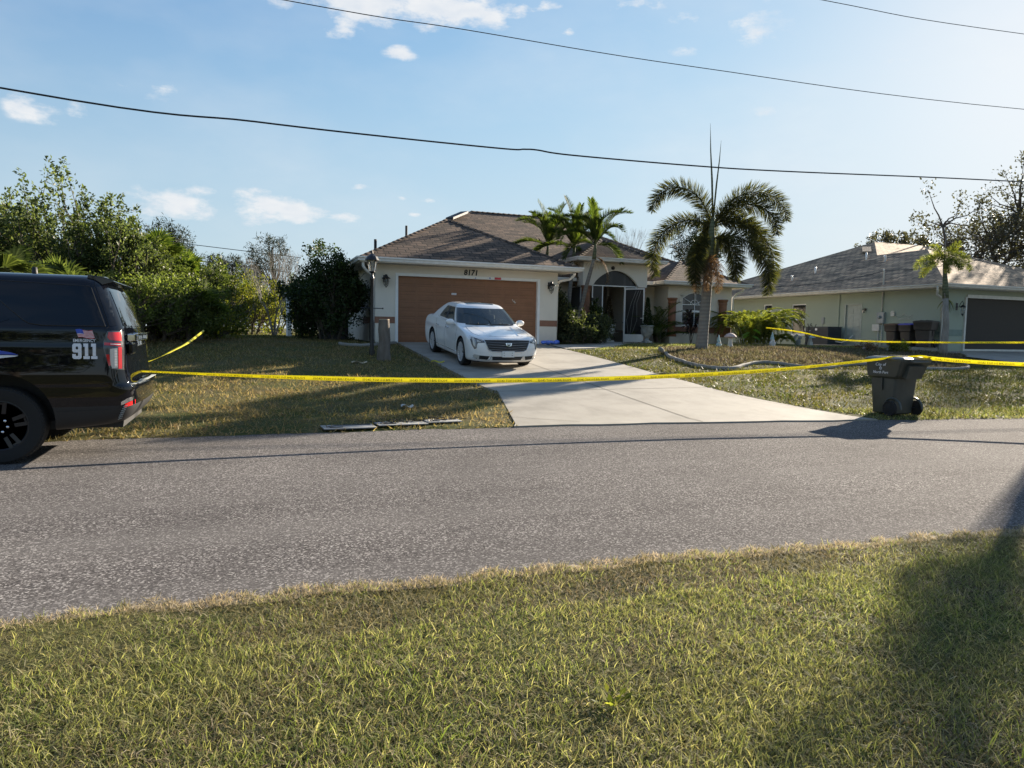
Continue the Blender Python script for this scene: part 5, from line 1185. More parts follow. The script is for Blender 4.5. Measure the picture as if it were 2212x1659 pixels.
for ax, s in (('L', 1), ('R', -1)):
    qg = [(.0, 1.84), (-.80, 1.815), (-.83, 1.80), (-1.0, 1.47), (-1.01, 1.455), (-.40, 1.455), (-.28, 1.47), (-.22, 1.50), (.22, 1.84)]
    patch('side_window', SV, ax, [qg], G['privacy'], SUV, .004, .02, .08)
    patch('side_window', SV, ax, [[(.30, 1.84), (1.05, 1.85), (1.12, 1.46), (.02, 1.46), (-.10, 1.50)], ], G['privacy'], SUV, .004, .02, .08)
    patch('side_window', SV, ax, [[(1.14, 1.85), (1.60, 1.83), (2.2, 1.50), (2.2, 1.46), (1.20, 1.46)]], G['privacy'], SUV, .004, .02, .08)
    gt = MB(); pline(gt, SV, ax, qg, .006, .004, 4, True); gt.build('window_seal', G['trim'], SUV)
    patch('corner_window', SV, ax, [[(-.87, 1.815), (-.99, 1.80), (-1.14, 1.46), (-1.06, 1.455)]], G['privacy'], SUV, .005, .02, .05)
    lo_ = [(-1.04, 1.405), (-1.10, 1.41), (-1.225, 1.405), (-1.24, 1.2), (-1.235, .985), (-1.13, .99), (-1.065, 1.01), (-1.03, 1.08), (-.99, 1.22), (-.985, 1.27), (-1.0, 1.34)]
    tl = patch('tail_light', SV, ax, [lo_], G['lampdark'], SUV, .010, .03, .03)
    patch('red_lens', SV, ax, [[(-1.055, 1.395), (-1.20, 1.395), (-1.21, 1.30), (-1.07, 1.31), (-1.04, 1.34)], [(-1.0, 1.285), (-1.20, 1.275), (-1.205, 1.245), (-1.0, 1.255)], [(-1.175, 1.235), (-1.215, 1.235), (-1.215, 1.0), (-1.175, 1.0)], [(-1.02, 1.155), (-1.065, 1.155), (-1.085, 1.035), (-1.055, 1.035)]], G['red'], tl, .015, .015, .03)
    patch('clear_lens', SV, ax, [[(-1.075, 1.215), (-1.165, 1.225), (-1.165, 1.005), (-1.10, 1.005), (-1.075, 1.06)]], G['clear'], tl, .014, .015, .03)
    cs_ = MB()
    for k in range(11): z = 1.03 + .017*k; pline(cs_, SV, ax, [(-1.13, z), (-1.16, z)], .003, .016, 2)
    pline(cs_, SV, ax, [(-1.08, 1.266), (-1.205, 1.26)], .004, .018, 3); cs_.build('lens_ribs', G['decal'], tl)
    # bumper reflector, chrome strip and vents
    patch('reflector', SV, ax, [[(-1.235, .575), (-1.36, .60), (-1.365, .65), (-1.25, .615)]], G['redref'], SUV, .008, .02, .04)
    patch('chrome_strip', SV, ax, [[(-1.20, .60), (-1.30, .635), (-1.405, .67), (-1.405, .70), (-1.28, .675), (-1.20, .635)]], G['chrome'], SUV, .008, .02, .04)
    vt = MB()
    for k in range(7): z = .44 + .024*k; pline(vt, SV, ax, [(-1.14 - .014*k, z), (-1.19 - .014*k, z + .014)], .006, .004, 2)
    vt.build('bumper_vents', G['grey'], SUV)
    sl_ = MB(); pline(sl_, SV, ax, rounded(-.83, -.55, .965, 1.20, .09), .0022, .0, 1, True)
    pline(sl_, SV, ax, [(-.47, .82), (-.80, .815), (-1.10, .86), (-1.16, .98)], .0025, 0, 5); pline(sl_, SV, ax, [(-.52, .545), (-1.15, .56), (-1.2, .60)], .0025, 0, 5)
    pline(sl_, SV, ax, [(-.84, 1.90), (-.86, 1.80), (-1.05, 1.45), (-1.0, 1.42)], .003, 0, 4); sl_.build('panel_seam', G['rubber'], SUV)
    # markings: 911, EMERGENCY, flag, side stripe
    sg = 1 if ax == 'L' else -1
    def mk(poly, ox, oz, k, mir=1): return [(ox - sg*0 + mir*u*k, oz + v*k) for u, v in poly]
    nine = [[(0, .9), (.1, 1), (.62, 1), (.72, .9), (.72, .1), (.62, 0), (.1, 0), (0, .1), (0, .36), (.28, .36), (.28, .24), (.44, .24), (.44, .44), (.1, .44), (0, .54)]]
    one = [[(.0, .80), (.0, 1), (.38, 1), (.38, .2), (.50, .2), (.50, 0), (0, 0), (0, .2), (.12, .2), (.12, .80)]]
    polys = []
    if ax == 'L': x0, dirn = -.675, -1
    else: x0, dirn = -.915, 1
    k = .165
    nine_u = [(0, .9), (.1, 1), (.62, 1), (.72, .9), (.72, .1), (.62, 0), (.1, 0), (0, .1), (0, .34), (.27, .34), (.27, .22), (.45, .22), (.45, .42), (.1, .42), (0, .52)]
    hole = [(.27, .64), (.45, .64), (.45, .80), (.27, .80)]
    # nine as quads around its counter
    N9 = [[(0, .52), (.1, .42), (.27, .42), (.27, 1), (.1, 1), (0, .9)], [(.27, .80), (.45, .80), (.45, 1), (.27, 1)], [(.27, .42), (.45, .42), (.45, .62), (.27, .62)], [(.45, .0), (.62, 0), (.72, .1), (.72, .9), (.62, 1), (.45, 1)], [(0, .1), (.1, 0), (.45, 0), (.45, .20), (.27, .20), (.27, .32), (0, .32)]]
    for P in N9: polys.append([(x0 + dirn*u*k*.72, 1.105 + v*k) for u, v in P])
    for off_ in (.86, 1.47):
        for P in ([(.12, .2), (.38, .2), (.38, 1), (0, 1), (0, .80), (.12, .80)], [(0, 0), (.50, 0), (.50, .19), (0, .19)]): polys.append([(x0 + dirn*(off_ + u)*k*.72, 1.105 + v*k) for u, v in P])
    patch('lettering', SV, ax, polys, G['decal'], SUV, .003, .003, .05, False)
    me_t = text_obj('lettering', 'EMERGENCY', .046, Matrix.Identity(4), G['decal'], SUV, .0, 0, .0006)
    tv = me_t.data; dd = AX[ax][1]; cx_ = -.785
    for v in tv.vertices: v.co = hitp(SV, ax, cx_ + dirn*v.co.x*.80, 1.300 + v.co.y)[0] - dd*.003
    fl = []
    def fp(u, v): return (x0 + dirn*(.03 + u*.155 + (1-v)*.025), 1.335 + v*.085 - u*.012 + .007*math.sin(u*7))
    def fpoly(u0, u1, v0, v1): return [fp(u0 + (u1-u0)*i/4, v0) for i in range(5)] + [fp(u1 - (u1-u0)*i/4, v1) for i in range(5)]
    fo = patch('flag_decal', SV, ax, [fpoly(0, 1, 0, 1)], G['decal'], SUV, .003, .003, .05, False)
    patch('red_stripes', SV, ax, [fpoly(0 if i < 3 else .42, 1, i*2/13, (i*2+1)/13) for i in range(7)], G['redv'], fo, .0045, .002, .05, False)
    patch('blue_canton', SV, ax, [fpoly(0, .42, .46, 1)], G['blue'], fo, .005, .002, .05, False)
    patch('white_stripe', SV, ax, [[(-.19, 1.138), (-.16, 1.128), (.05, 1.10), (.6, 1.06), (2.6, 1.05), (2.6, 1.13), (-.10, 1.142)]], G['decal'], SUV, .003, .003, .08, False)
    patch('blue_stripe', SV, ax, [[(-.19, 1.146), (-.10, 1.150), (2.6, 1.145), (2.6, 1.22), (.25, 1.205), (-.03, 1.19), (-.12, 1.172)]], G['blue'], SUV, .003, .003, .08, False)
    mo = MB(); mo.ball((1.95, s*1.16, 1.52), .14, 14, 10, sc=(.5, 1, .85)); mo.tube([(2.0, s*.95, 1.45), (1.97, s*1.08, 1.46)], .03, 8); mo.build('side_mirror', G['bpaint'], SUV, True)
rw = patch('rear_window', SV, 'B', [[(-.80, 1.46), (.80, 1.46), (.66, 1.78), (-.66, 1.78)]], G['privacy'], SUV, .006, .02, .1)
hb = MB(); hb.box(-1.225, -1.17, -.42, .42, 1.36, 1.385); hb.box(-1.225, -1.17, -.42, .42, 1.29, 1.305); hb.box(-1.225, -1.17, -.42, -.40, 1.305, 1.36); hb.box(-1.225, -1.17, .40, .42, 1.305, 1.36)
hb.box(-1.245, -1.17, .70, .83, 1.30, 1.375); hb.build('tailgate_trim', G['chrome'], SUV, bevel=.006)
hp = MB(); hp.box(-1.225, -1.17, .60, .86, 1.15, 1.28); hp.build('tailgate_panel', G['bpaint'], SUV, bevel=.02)
sp = MB(); sp.prism([(-.78, 2.02), (-.93, 2.00), (-1.03, 1.965), (-1.03, 1.945), (-.95, 1.92), (-.82, 1.88), (-.76, 1.95)], lambda u, v: (u, -.70, v), lambda u, v: (u, .70, v)); sp.build('spoiler', G['bpaint'], SUV, bevel=.008)
bs = MB()
for k in range(6): y0 = .55; bs.tube([(-1.285, .35 + .1*k*.9, .822), (-1.235, .35 + .1*k*.9, .828)], .006, 5)
for k in range(5): bs.tube([(-1.27 + .010*k, -.8, .823), (-1.27 + .010*k, .72, .823), (-1.24 + .012*k, .86, .823), (-1.17 + .012*k, .93 - .006*k, .823)], .0045, 5)
bs.build('bumper_step', G['grey'], SUV)
an = MB(); an.lathe([(.035, 1.99), (.03, 2.04), (.025, 2.10), (0, 2.105)], (-.20, .35, 0), 12); an.build('antenna', G['dark'], SUV, True)
patch('windshield', SV, 'F', [[(-.72, 1.48), (.72, 1.48), (.60, 1.78), (-.60, 1.78)]], G['privacy'], SUV, .006, .02, .1)
patch('grille', SV, 'F', [[(-.75, 1.0), (.75, 1.0), (.7, .65), (-.7, .65)]], G['dark'], SUV, .006, .02, .1)
for s in (-1, 1): patch('headlight', SV, 'F', [[(s*.72, 1.08), (s*.90, 1.08), (s*.90, .92), (s*.72, .92)]], G['clear'], SUV, .006, .02, .06)
# ------------------------------------------------------------------ bins, tapes, wires, yard objects
patch, pline = _patch, _pline
def ring_tower(rings, mb, mi=0, seg=4):
    """rings: (z, x0, x1, y0, y1, corner radius)"""
    V = []; n = 4*(seg + 1)
    for z, x0, x1, y0, y1, r in rings:
        for cx, cy, a0 in ((x1-r, y1-r, 0), (x0+r, y1-r, 90), (x0+r, y0+r, 180), (x1-r, y0+r, 270)):
            for i in range(seg + 1): a = math.radians(a0 + 90*i/seg); V.append((cx + r*math.cos(a), cy + r*math.sin(a), z))
    F = [(k*n + i, k*n + (i+1) % n, (k+1)*n + (i+1) % n, (k+1)*n + i) for k in range(len(rings)-1) for i in range(n)]
    F += [tuple(range(n))[::-1], tuple((len(rings)-1)*n + i for i in range(n))]
    mb.add(V, F, mi)
def make_bin(name, label, loc, rz, body_mat, lid_mat, s=1.0, group=None, text=True):
    t = thing(name, label, 'trash bin', loc, rz, group); t.scale = (s, s, s)
    b = MB()
    ring_tower([(.03, -.23, .23, -.20, .25, .04), (.05, -.25, .25, -.22, .27, .05), (.71, -.285, .285, -.27, .315, .05), (.75, -.335, .335, -.33, .36, .05), (.80, -.345, .345, -.37, .365, .05), (1.00, -.36, .36, -.44, .375, .05), (1.035, -.375, .375, -.475, .39, .05), (1.06, -.375, .375, -.475, .39, .05)], b)
    # handle well and lift bar on the back, ribs over the wheels
    b.obox((0, -.40, .86), (.20, 0, 0), (0, .055, .02), (0, -.03, .12))
    for q in (-1, 1):
        P = [(q*.288, -.215 + .19*math.cos(a), .14 + .20*math.sin(a)) for a in [PI*k/10 for k in range(11)]]
        b.tube([(x*.94, y, z) for x, y, z in P], .022, 6); b.obox((q*.30, .02, .60), (.012, 0, 0), (0, .012, 0), (0, 0, .12))
    body = b.build('body', body_mat, t, True, angle=35)
    l = MB(); ring_tower([(1.062, -.385, .385, -.49, .40, .05), (1.09, -.385, .385, -.49, .40, .05), (1.12, -.34, .34, -.44, .34, .05), (1.135, -.28, .28, -.38, .28, .05)], l)
    l.tube([(-.20, -.50, 1.06), (-.20, -.55, 1.04), (.20, -.55, 1.04), (.20, -.50, 1.06)], .016, 8)
    for x in (-.12, .12): l.box(x - .03, x + .03, -.34, .25, 1.12, 1.15)
    l.build('lid', lid_mat, t, True, bevel=0, angle=35)
    for q in (-1, 1):
        w_ = MB(); w_.lathe([(0, -.035), (.11, -.035), (.142, -.028), (.148, -.015), (.148, .015), (.142, .028), (.125, .034), (.115, .022), (.10, .026), (.05, .024), (.03, .034), (0, .034)] if q > 0 else [(0, -.034), (.03, -.034), (.05, -.024), (.10, -.026), (.115, -.022), (.125, -.034), (.142, -.028), (.148, -.015), (.148, .015), (.142, .028), (.11, .035), (0, .035)], (0, 0, 0), 32, 'x')
        for k in range(6): a = PI*k/3; w_.obox((q*.024, .075*math.cos(a), .075*math.sin(a)), (.006, 0, 0), (0, .035*math.cos(a), .035*math.sin(a)), (0, -.006*math.sin(a), .006*math.cos(a)))
        w_.xform(Matrix.Translation((q*.335, -.215, .148))); w_.build('wheel', G['rubber'], t, True, angle=30)
    ax_ = MB(); ax_.tube([(-.33, -.215, .148), (.33, -.215, .148)], .012, 8); ax_.build('axle', G['dark'], t)
    if text:
        mtx = frame((-.3625, .02, .975), (0, -1, 0), (0, 0, 1)); text_obj('lettering', 'City of', .085, mtx, G['decal'], body, .002, .12)
        text_obj('lettering', 'North Port', .075, frame((-.352, .02, .825), (0, -1, 0), (0, 0, 1)), G['decal'], body, .002, .12)
        e = MB()
        for a, r0 in ((90, .030), (150, .026), (30, .026), (210, .024), (330, .024), (270, .02)): c, s_ = math.cos(math.radians(a)), math.sin(math.radians(a)); e.add([(-.3565, .02 + c*.006, .900 + s_*.006), (-.3565, .02 + c*r0 - s_*.009, .900 + s_*r0 + c*.009), (-.3565, .02 + c*r0*1.3, .900 + s_*r0*1.3), (-.3565, .02 + c*r0 + s_*.009, .900 + s_*r0 - c*.009)], [(0, 1, 2, 3)])
        e.build('emblem', G['decal'], body)
    return t
bx, by = 6.80, -13.02
make_bin('trash_bin', 'dark wheeled trash bin with City of North Port lettering at the end of the driveway', (bx, by, Z(bx, by) + .0), 0, G['bin'], G['binlid'], .97)
make_bin('trash_bin', 'brown lidded wheeled bin by the electric meter on the green house wall', (21.80, .20, 1.30), PI/2, G['binb'], G['brownlid'], .86, text=False)
make_bin('trash_bin', 'blue lidded wheeled bin between two brown bins on the green house wall', (21.80, -.53, 1.30), PI/2, G['binb'], G['bluelid'], .86, text=False)
make_bin('trash_bin', 'largest dark bin of the row, nearest the green house corner', (21.62, -1.42, 1.28), PI/2 + .35, G['binb'], G['binb'], .98, text=False)
# ---- barricade tape
def ribbon(name, pts, wd, label, twist=None, text=True, tex_side=1, sag=0, group='lengths of yellow barricade tape', mirror=True, tz=None):
    """vertical ribbon along pts (3D); lettering follows it"""
    P = [Vector(p) for p in pts]; Q = []
    for i in range(len(P) - 1):
        p0, p1, p2, p3 = [P[max(0, min(len(P)-1, k))] for k in (i-1, i, i+1, i+2)]; n = 24
        for k in range(n): t = k/n; Q.append(.5*((2*p1) + (p2-p0)*t + (2*p0-5*p1+4*p2-p3)*t*t + (3*p1-p0-3*p2+p3)*t**3))
    Q.append(P[-1]); n = len(Q); acc = [0]
    for i in range(1, n): acc.append(acc[-1] + (Q[i] - Q[i-1]).length)
    V = []; Wv = []; Nv = []
    for i in range(n):
        d = (Q[min(i+1, n-1)] - Q[max(i-1, 0)]).normalized(); side = d.cross(Vector((0, 0, 1))).normalized(); up_ = side.cross(d)
        a = twist(acc[i]/acc[-1]) if twist else .0
        a += .10*math.sin(acc[i]*1.9) + .05*math.sin(acc[i]*5.3)
        wv = up_*math.cos(a) + side*math.sin(a); nv = side*math.cos(a) - up_*math.sin(a); Wv.append(wv); Nv.append(nv); V += [Q[i] - wv*wd/2, Q[i], Q[i] + wv*wd/2]
    mb = MB(); mb.add(V, [(3*i + j, 3*i + 3 + j, 3*i + 4 + j, 3*i + 1 + j) for i in range(n-1) for j in (0, 1)])
    o = mb.build(name, G['tape'], None, True); sd = o.modifiers.new('th', 'SOLIDIFY'); sd.thickness = .0012; tag(o, label, 'barricade tape')
    if text:
        cu = bpy.data.curves.new('t', 'FONT'); cu.body = 'POLICE LINE DO NOT CROSS'; cu.size = wd*.62; cu.resolution_u = 1; cu.offset = .0007; cu.align_y = 'CENTER'
        to = bpy.data.objects.new('t', cu); COL.objects.link(to); me = evaluated(to); bpy.data.objects.remove(to)
        xs = [v.co.x for v in me.vertices]; wdt = max(xs); gap = wd*1.6; TV = []; TF = []; s0 = .1
        acc_np = np.array(acc); Qn = np.array([tuple(q) for q in Q]); Wn_ = np.array([tuple(q) for q in Wv]); Nn = np.array([tuple(q) for q in Nv])
        co = np.array([tuple(v.co) for v in me.vertices]); polys = [list(p.vertices) for p in me.polygons]
        while s0 + wdt < acc[-1]:
            b = len(TV)
            ss = s0 + (wdt - co[:, 0] if mirror else co[:, 0]); vv = co[:, 1]*1.0 - wd*.10
            pos = np.stack([np.interp(ss, acc_np, Qn[:, k]) for k in range(3)], -1); wv = np.stack([np.interp(ss, acc_np, Wn_[:, k]) for k in range(3)], -1); nv = np.stack([np.interp(ss, acc_np, Nn[:, k]) for k in range(3)], -1)
            TV += (pos + wv*vv[:, None] + nv*.0022*tex_side).tolist(); TF += [[b + i for i in p] for p in polys]
            s0 += wdt + gap
        if TV:
            m2 = bpy.data.meshes.new('lettering'); m2.from_pydata(TV, [], TF); link('lettering', m2, G['ink'], o)
    return o
tw = lambda t: 1.15*max(0, 1 - t*3.0) + .8*max(0, (t - .62)/.38)
ribbon('barricade_tape', [(-5.83, -13.35, 1.07), (-4.4, -13.30, .995), (-2.6, -13.28, .935), (-.5, -13.25, .915), (1.6, -13.22, .955), (3.6, -13.2, 1.04), (5.2, -13.18, 1.155), (6.43, -13.15, 1.26)], .066, 'long yellow barricade tape sagging from the police vehicle across the drive to the trash bin', twist=tw)
ribbon('barricade_tape', [(6.43, -13.16, 1.275), (6.7, -13.3, 1.295), (6.95, -13.42, 1.315), (7.15, -13.46, 1.275)], .06, 'loop of yellow tape around the handle of the trash bin', text=False, twist=lambda t: .9)
ribbon('barricade_tape', [(7.12, -13.44, 1.275), (7.9, -14.05, 1.22), (9.2, -15.0, 1.2), (11.5, -16.6, 1.25)], .07, 'yellow tape running right from the trash bin out over the road edge')
# ribbon from the tailgate to the cabbage palm, and the pieces in the yard behind
# ---- overhead wires
def wire(label, pts, r, name='power_line', far=1.0):
    P = [CAM + (Vector(p) - CAM)*far for p in pts]; Q = []
    for i in range(len(P) - 1):
        p0, p1, p2, p3 = [P[max(0, min(len(P)-1, k))] for k in (i-1, i, i+1, i+2)]
        for k in range(8): t = k/8; Q.append(.5*((2*p1) + (p2-p0)*t + (2*p0-5*p1+4*p2-p3)*t*t + (3*p1-p0-3*p2+p3)*t**3))
    Q.append(P[-1]); mb = MB(); mb.tube(Q, r, 6); return tag(mb.build(name, G['black'], None, True), label, 'power line')
wire('thickest overhead cable, sagging lowest across the sky past the foxtail palm', [(-40, -9, 9.5), (-22, -9, 6.6), (-8.31, -9, 5.42), (-4.44, -9, 5.34), (-1.9, -9, 5.335), (.37, -9, 5.36), (.8, -9, 5.395), (1.09, -9, 5.41), (1.9, -9, 5.385), (4.95, -9, 5.46), (7.57, -9, 5.58), (14.06, -9, 5.97), (22, -9, 6.35), (40, -9, 6.9)], .023, far=1.43)
wire('thin overhead wire entering at the top centre above the thick cable', [(-30, -12, 7.4), (-14, -12, 6.45), (-4.09, -12, 6.28), (-1.42, -12, 6.30), (2.83, -12, 6.34), (11.28, -12, 6.65), (30, -12, 8.0)], .009, far=1.4)
wire('thin overhead wire crossing only the upper right corner of the sky', [(-20, -12, 8.4), (-2, -12, 7.8), (5.64, -12, 7.96), (11.12, -12, 8.21), (30, -12, 9.6)], .009, far=1.4)
wire('service wire curving from the green house mast to the left behind the palm', [(22.0, 1.12, 4.62), (20.6, 1.6, 4.25), (19.0, 2.2, 3.98), (17.6, 2.9, 3.86), (16.2, 3.6, 3.84)], .014, 'service_wire')
wire('service wire rising from the green house mast toward the small palm', [(22.0, 1.12, 4.62), (22.6, -.6, 4.66), (23.3, -2.8, 4.95), (25, -7, 6.0), (28, -13, 8.0)], .012, 'service_wire')
def at_px(X, F):
    """ground point under image column X (2212 wide) at forward distance F"""
    v = F_ + R_*((X - 1106)/1533.2) - U_*((717 - 829.5)/1533.2); t = F/v.dot(F_); p = CAM + v*t; return p.x, p.y
def up_at(X, Y, F):
    v = F_ + R_*((X - 1106)/1533.2) - U_*((Y - 829.5)/1533.2); return CAM + v*F
a, b = up_at(380, 524, 60), up_at(560, 546, 60); wire('faint far wire above the tree gap, upper of two', [tuple(a - (b - a)*.6), tuple(a), tuple((a + b)/2), tuple(b), tuple(b + (b - a)*.5)], .03)
a, b = up_at(430, 563, 60), up_at(560, 580, 60); wire('faint far wire above the tree gap, lower of two', [tuple(a - (b - a)*.6), tuple(a), tuple((a + b)/2), tuple(b), tuple(b + (b - a)*.5)], .03)
# ---- lamp post
x, y = -1.42, -3.55; z = Z(x, y)
LP = thing('lamp_post', 'black lamp post with a lantern top standing beside the garage corner', 'lamp post', (x, y, z))
m_ = MB(); m_.lathe([(.075, -.05), (.075, .1), (.055, .2), (.055, .9), (.045, 1.0), (.042, 2.02), (.055, 2.05), (.055, 2.10), (.035, 2.14), (.035, 2.22)], (0, 0, 0), 14); m_.build('pole', G['black'], LP, True, angle=30)
m_ = MB(); m_.tube([(-.28, .0, 1.28), (.28, 0, 1.28)], .012, 8); m_.ball((-.29, 0, 1.28), .022, 8, 6); m_.ball((.29, 0, 1.28), .022, 8, 6); m_.build('crossbar', G['black'], LP, True)
m_ = MB(); m_.lathe([(.05, 2.22), (.085, 2.25), (.085, 2.27), (.05, 2.27)], (0, 0, 0), 6)
for k in range(6): a = PI*k/3; m_.tube([(.082*math.cos(a), .082*math.sin(a), 2.26), (.135*math.cos(a), .135*math.sin(a), 2.56)], .008, 5)
m_.lathe([(.14, 2.555), (.19, 2.56), (.19, 2.58), (.14, 2.66), (.06, 2.72), (.03, 2.74), (.028, 2.76), (.022, 2.80), (0, 2.86)], (0, 0, 0), 12); lh = m_.build('lantern', G['black'], LP)
m_ = MB(); m_.lathe([(.078, 2.265), (.128, 2.555)], (0, 0, 0), 6); m_.build('glass', G['lglass'], lh)
# ---- cut palm stump
x, y = -1.27, -4.55
m_ = MB(); m_.lathe([(.20, -.1), (.19, .05), (.165, .2), (.152, .5), (.148, .75), (.14, .985), (.128, .99)], (0, 0, 0), 20)
ST = thing('tree_stump', 'tall grey cut palm stump beside the lamp post', 'stump', (x, y, Z(x, y)))
m_.v = [(a + .012*math.sin(c*9 + a*20), b + .012*math.cos(c*8), c*1.06) for a, b, c in m_.v]; m_.build('trunk', G['stump'], ST, True, angle=50)
m_ = MB(); m_.lathe([(.134, 1.045), (.13, 1.062), (.09, 1.058), (.05, 1.062), (0, 1.055)], (0, 0, 0), 18); m_.build('cut_face', G['cutwood'], ST)
# ---- grey panels with black cables lying at the road edge
for i, (cx, cy, ex, ey, rz_, lab) in enumerate(((-3.22, -12.45, .38, .20, .05, 'left grey flat panel with a black handle slot lying on the verge'), (-2.42, -12.33, .38, .20, .05, 'middle grey flat panel under the tangled black cables on the verge'), (-1.75, -12.26, .28, .17, .05, 'right grey flat panel partly in the grass near the driveway'))):
    t = thing('flat_panel', lab, 'panel', (cx, cy, Z(cx, cy) + .015), rz_, 'grey panels lying on the verge')
    p = MB(); p.box(-ex, ex, -ey, ey, 0, .016); p.build('plate', G['lid_beige'], t, bevel=.004)
    p = MB(); p.tube([(-ex*.85, -ey*.2, .02), (-ex*.4, ey*.5, .02), (ex*.9, ey*.45, .02)], .008, 6); p.box(-ex*.75, -ex*.25, -ey*.55, -ey*.3, .017, .024); p.build('handle', G['dark'], t)
    if i:
        p = MB(); r_ = random.Random(i)
        P = [(-.42 + .05*k + .03*r_.random(), .0 + .11*r_.uniform(-1, 1), .022 + .02*r_.random()) for k in range(18)]; p.tube(P, .006, 6); p.tube([(a + .03, b*.5 - .03, c + .03) for a, b, c in P[4:10]], .008, 6)
        tag(p.build('cable', G['rubber'], None, True), 'tangled black cable across the %s grey panel' % ('middle' if i == 1 else 'right'), 'cable').location = (cx - .05, cy, Z(cx, cy) + .02)
# small litter
def litter(name, lab, cat, x, y, mat, sx_=.12, sy_=.05, rz_=0):
    m_ = MB(); r_ = random.Random(int(x*100)); m_.grid(lambda u, v: ((u-.5)*2*sx_, (v-.5)*2*sy_, .03 + .02*math.sin(u*7) + .015*math.cos(v*6 + u*4)), 6, 4)
    o = m_.build(name, mat); o.location = (x, y, Z(x, y) + .01); o.rotation_euler = (0, 0, rz_); s = o.modifiers.new('t', 'SOLIDIFY'); s.thickness = .003; return tag(o, lab, cat)
litter('tape_scrap', 'crumpled yellow tape scrap on the driveway edge left of the white car', 'tape scrap', .02, -5.1, G['tape'], .17, .045, -.35)
litter('paper_scrap', 'small pale paper scrap in the left lawn near the driveway', 'paper', -2.04, -11.0, G['statue_w'], .10, .05, .2)
litter('bark_scrap', 'pale bark scraps on the lawn left of the stump', 'bark', -2.0, -5.2, G['cutwood'], .20, .05, .4)
litter('paper_scrap', 'small white paper bit on the lawn just below the garden curb', 'paper', 7.0, -7.5, G['decal'], .03, .025, .4)
m_ = MB()
for k in range(4): m_.ball((5.1 + .16*k, -.12 - .02*(k % 2), 1.28 + .01*(k % 2)), .10, 10, 7, sc=(1.1, .7, .55 + .2*(k % 2)))
m_.v = [(a + .015*math.sin(b*40 + c*30), b + .012*math.sin(a*35), c + .015*math.sin(a*28 + b*31)) for a, b, c in m_.v]
tag(m_.build('plastic_sheet', G['bluebag'], None, True), 'crumpled blue plastic sheet on the driveway at the garage right corner', 'plastic sheet')
# garden hose hanging on the garage side wall, low white gate post far left
m_ = MB()
for k in range(3): m_.tube([(-.80, .55 + .16*math.sin(2*PI*i/24)*(1 + .1*k), 2.15 - .42*(1 - math.cos(2*PI*i/24))*(1 + .06*k)) for i in range(25)], .014, 6)
m_.box(-.84, -.745, .46, .64, 2.1, 2.28); tag(m_.build('garden_hose', G['black'], None, True), 'black garden hose coiled on the garage side wall behind the lamp post', 'hose')
x, y = at_px(624, 32)
m_ = MB(); m_.box(-.09, .09, -.09, .09, 0, 1.9); m_.box(-.14, .14, -.14, .14, 1.9, 1.98); m_.box(.09, 1.2, -.03, .03, 1.70, 1.86); m_.box(1.1, 1.2, -.05, .05, 0, 1.8); o = m_.build('fence_gate', G['white'], bevel=.006); o.location = (x, y, 1.25); o.rotation_euler = (0, 0, .4)
tag(o, 'white post and rail left of the dark bush beside the cream house', 'gate')
x, y = -1.75, 2.6
m_ = MB(); m_.box(-.45, .45, -.45, .45, 0, .95)
for k in range(17): q = -.42 + .0525*k; m_.box(q-.008, q+.008, -.462, -.45, .08, .88); m_.box(-.462, -.45, q-.008, q+.008, .08, .88)
o = m_.build('air_conditioner', G['ac'], bevel=.01); o.location = (x, y, 1.24); tag(o, 'dark air conditioner cabinet behind the dark bush by the garage', 'air conditioner')
# neighbour air conditioner
x, y = 21.55, 4.05
AC = thing('air_conditioner', 'dark grey air conditioner unit against the sage green wall', 'air conditioner', (x, y, 1.24))
m_ = MB(); m_.box(-.42, .42, -.72, .72, 0, .86); m_.box(-.44, .44, -.74, .74, .86, .90); c_ = m_.build('cabinet', G['ac'], AC, bevel=.015)
m_ = MB()
for k in range(26): q = -.68 + .0544*k; m_.box(-.434, -.42, q-.010, q+.010, .06, .82)
for k in range(15): q = -.38 + .0544*k; m_.box(q-.010, q+.010, -.734, -.72, .06, .82)
m_.build('louvres', G['ac'], c_); m_ = MB(); m_.box(-.438, -.434, -.06, .08, .72, .82); m_.build('rating_label', G['decal'], c_); m_ = MB(); m_.box(-.438, -.434, .36, .56, .70, .72); m_.build('name_strip', G['grey'], c_)
m_ = MB(); m_.box(22.19, 22.249, 4.72, 4.88, 2.30, 2.62); m_.tube([(22.22, 4.80, 2.3), (22.2, 4.80, 2.0), (22.0, 4.70, 1.8)], .014, 6); m_.build('disconnect_box', G['grey'], N)
m_ = MB(); m_.tube([(21.6, 3.32, 1.45), (21.75, 3.1, 1.40), (22.0, 2.95, 1.5), (22.22, 2.9, 1.75)], .03, 8); m_.build('refrigerant_line', G['tan'], AC).parent = None
o = bpy.data.objects['refrigerant_line']; o.parent = N
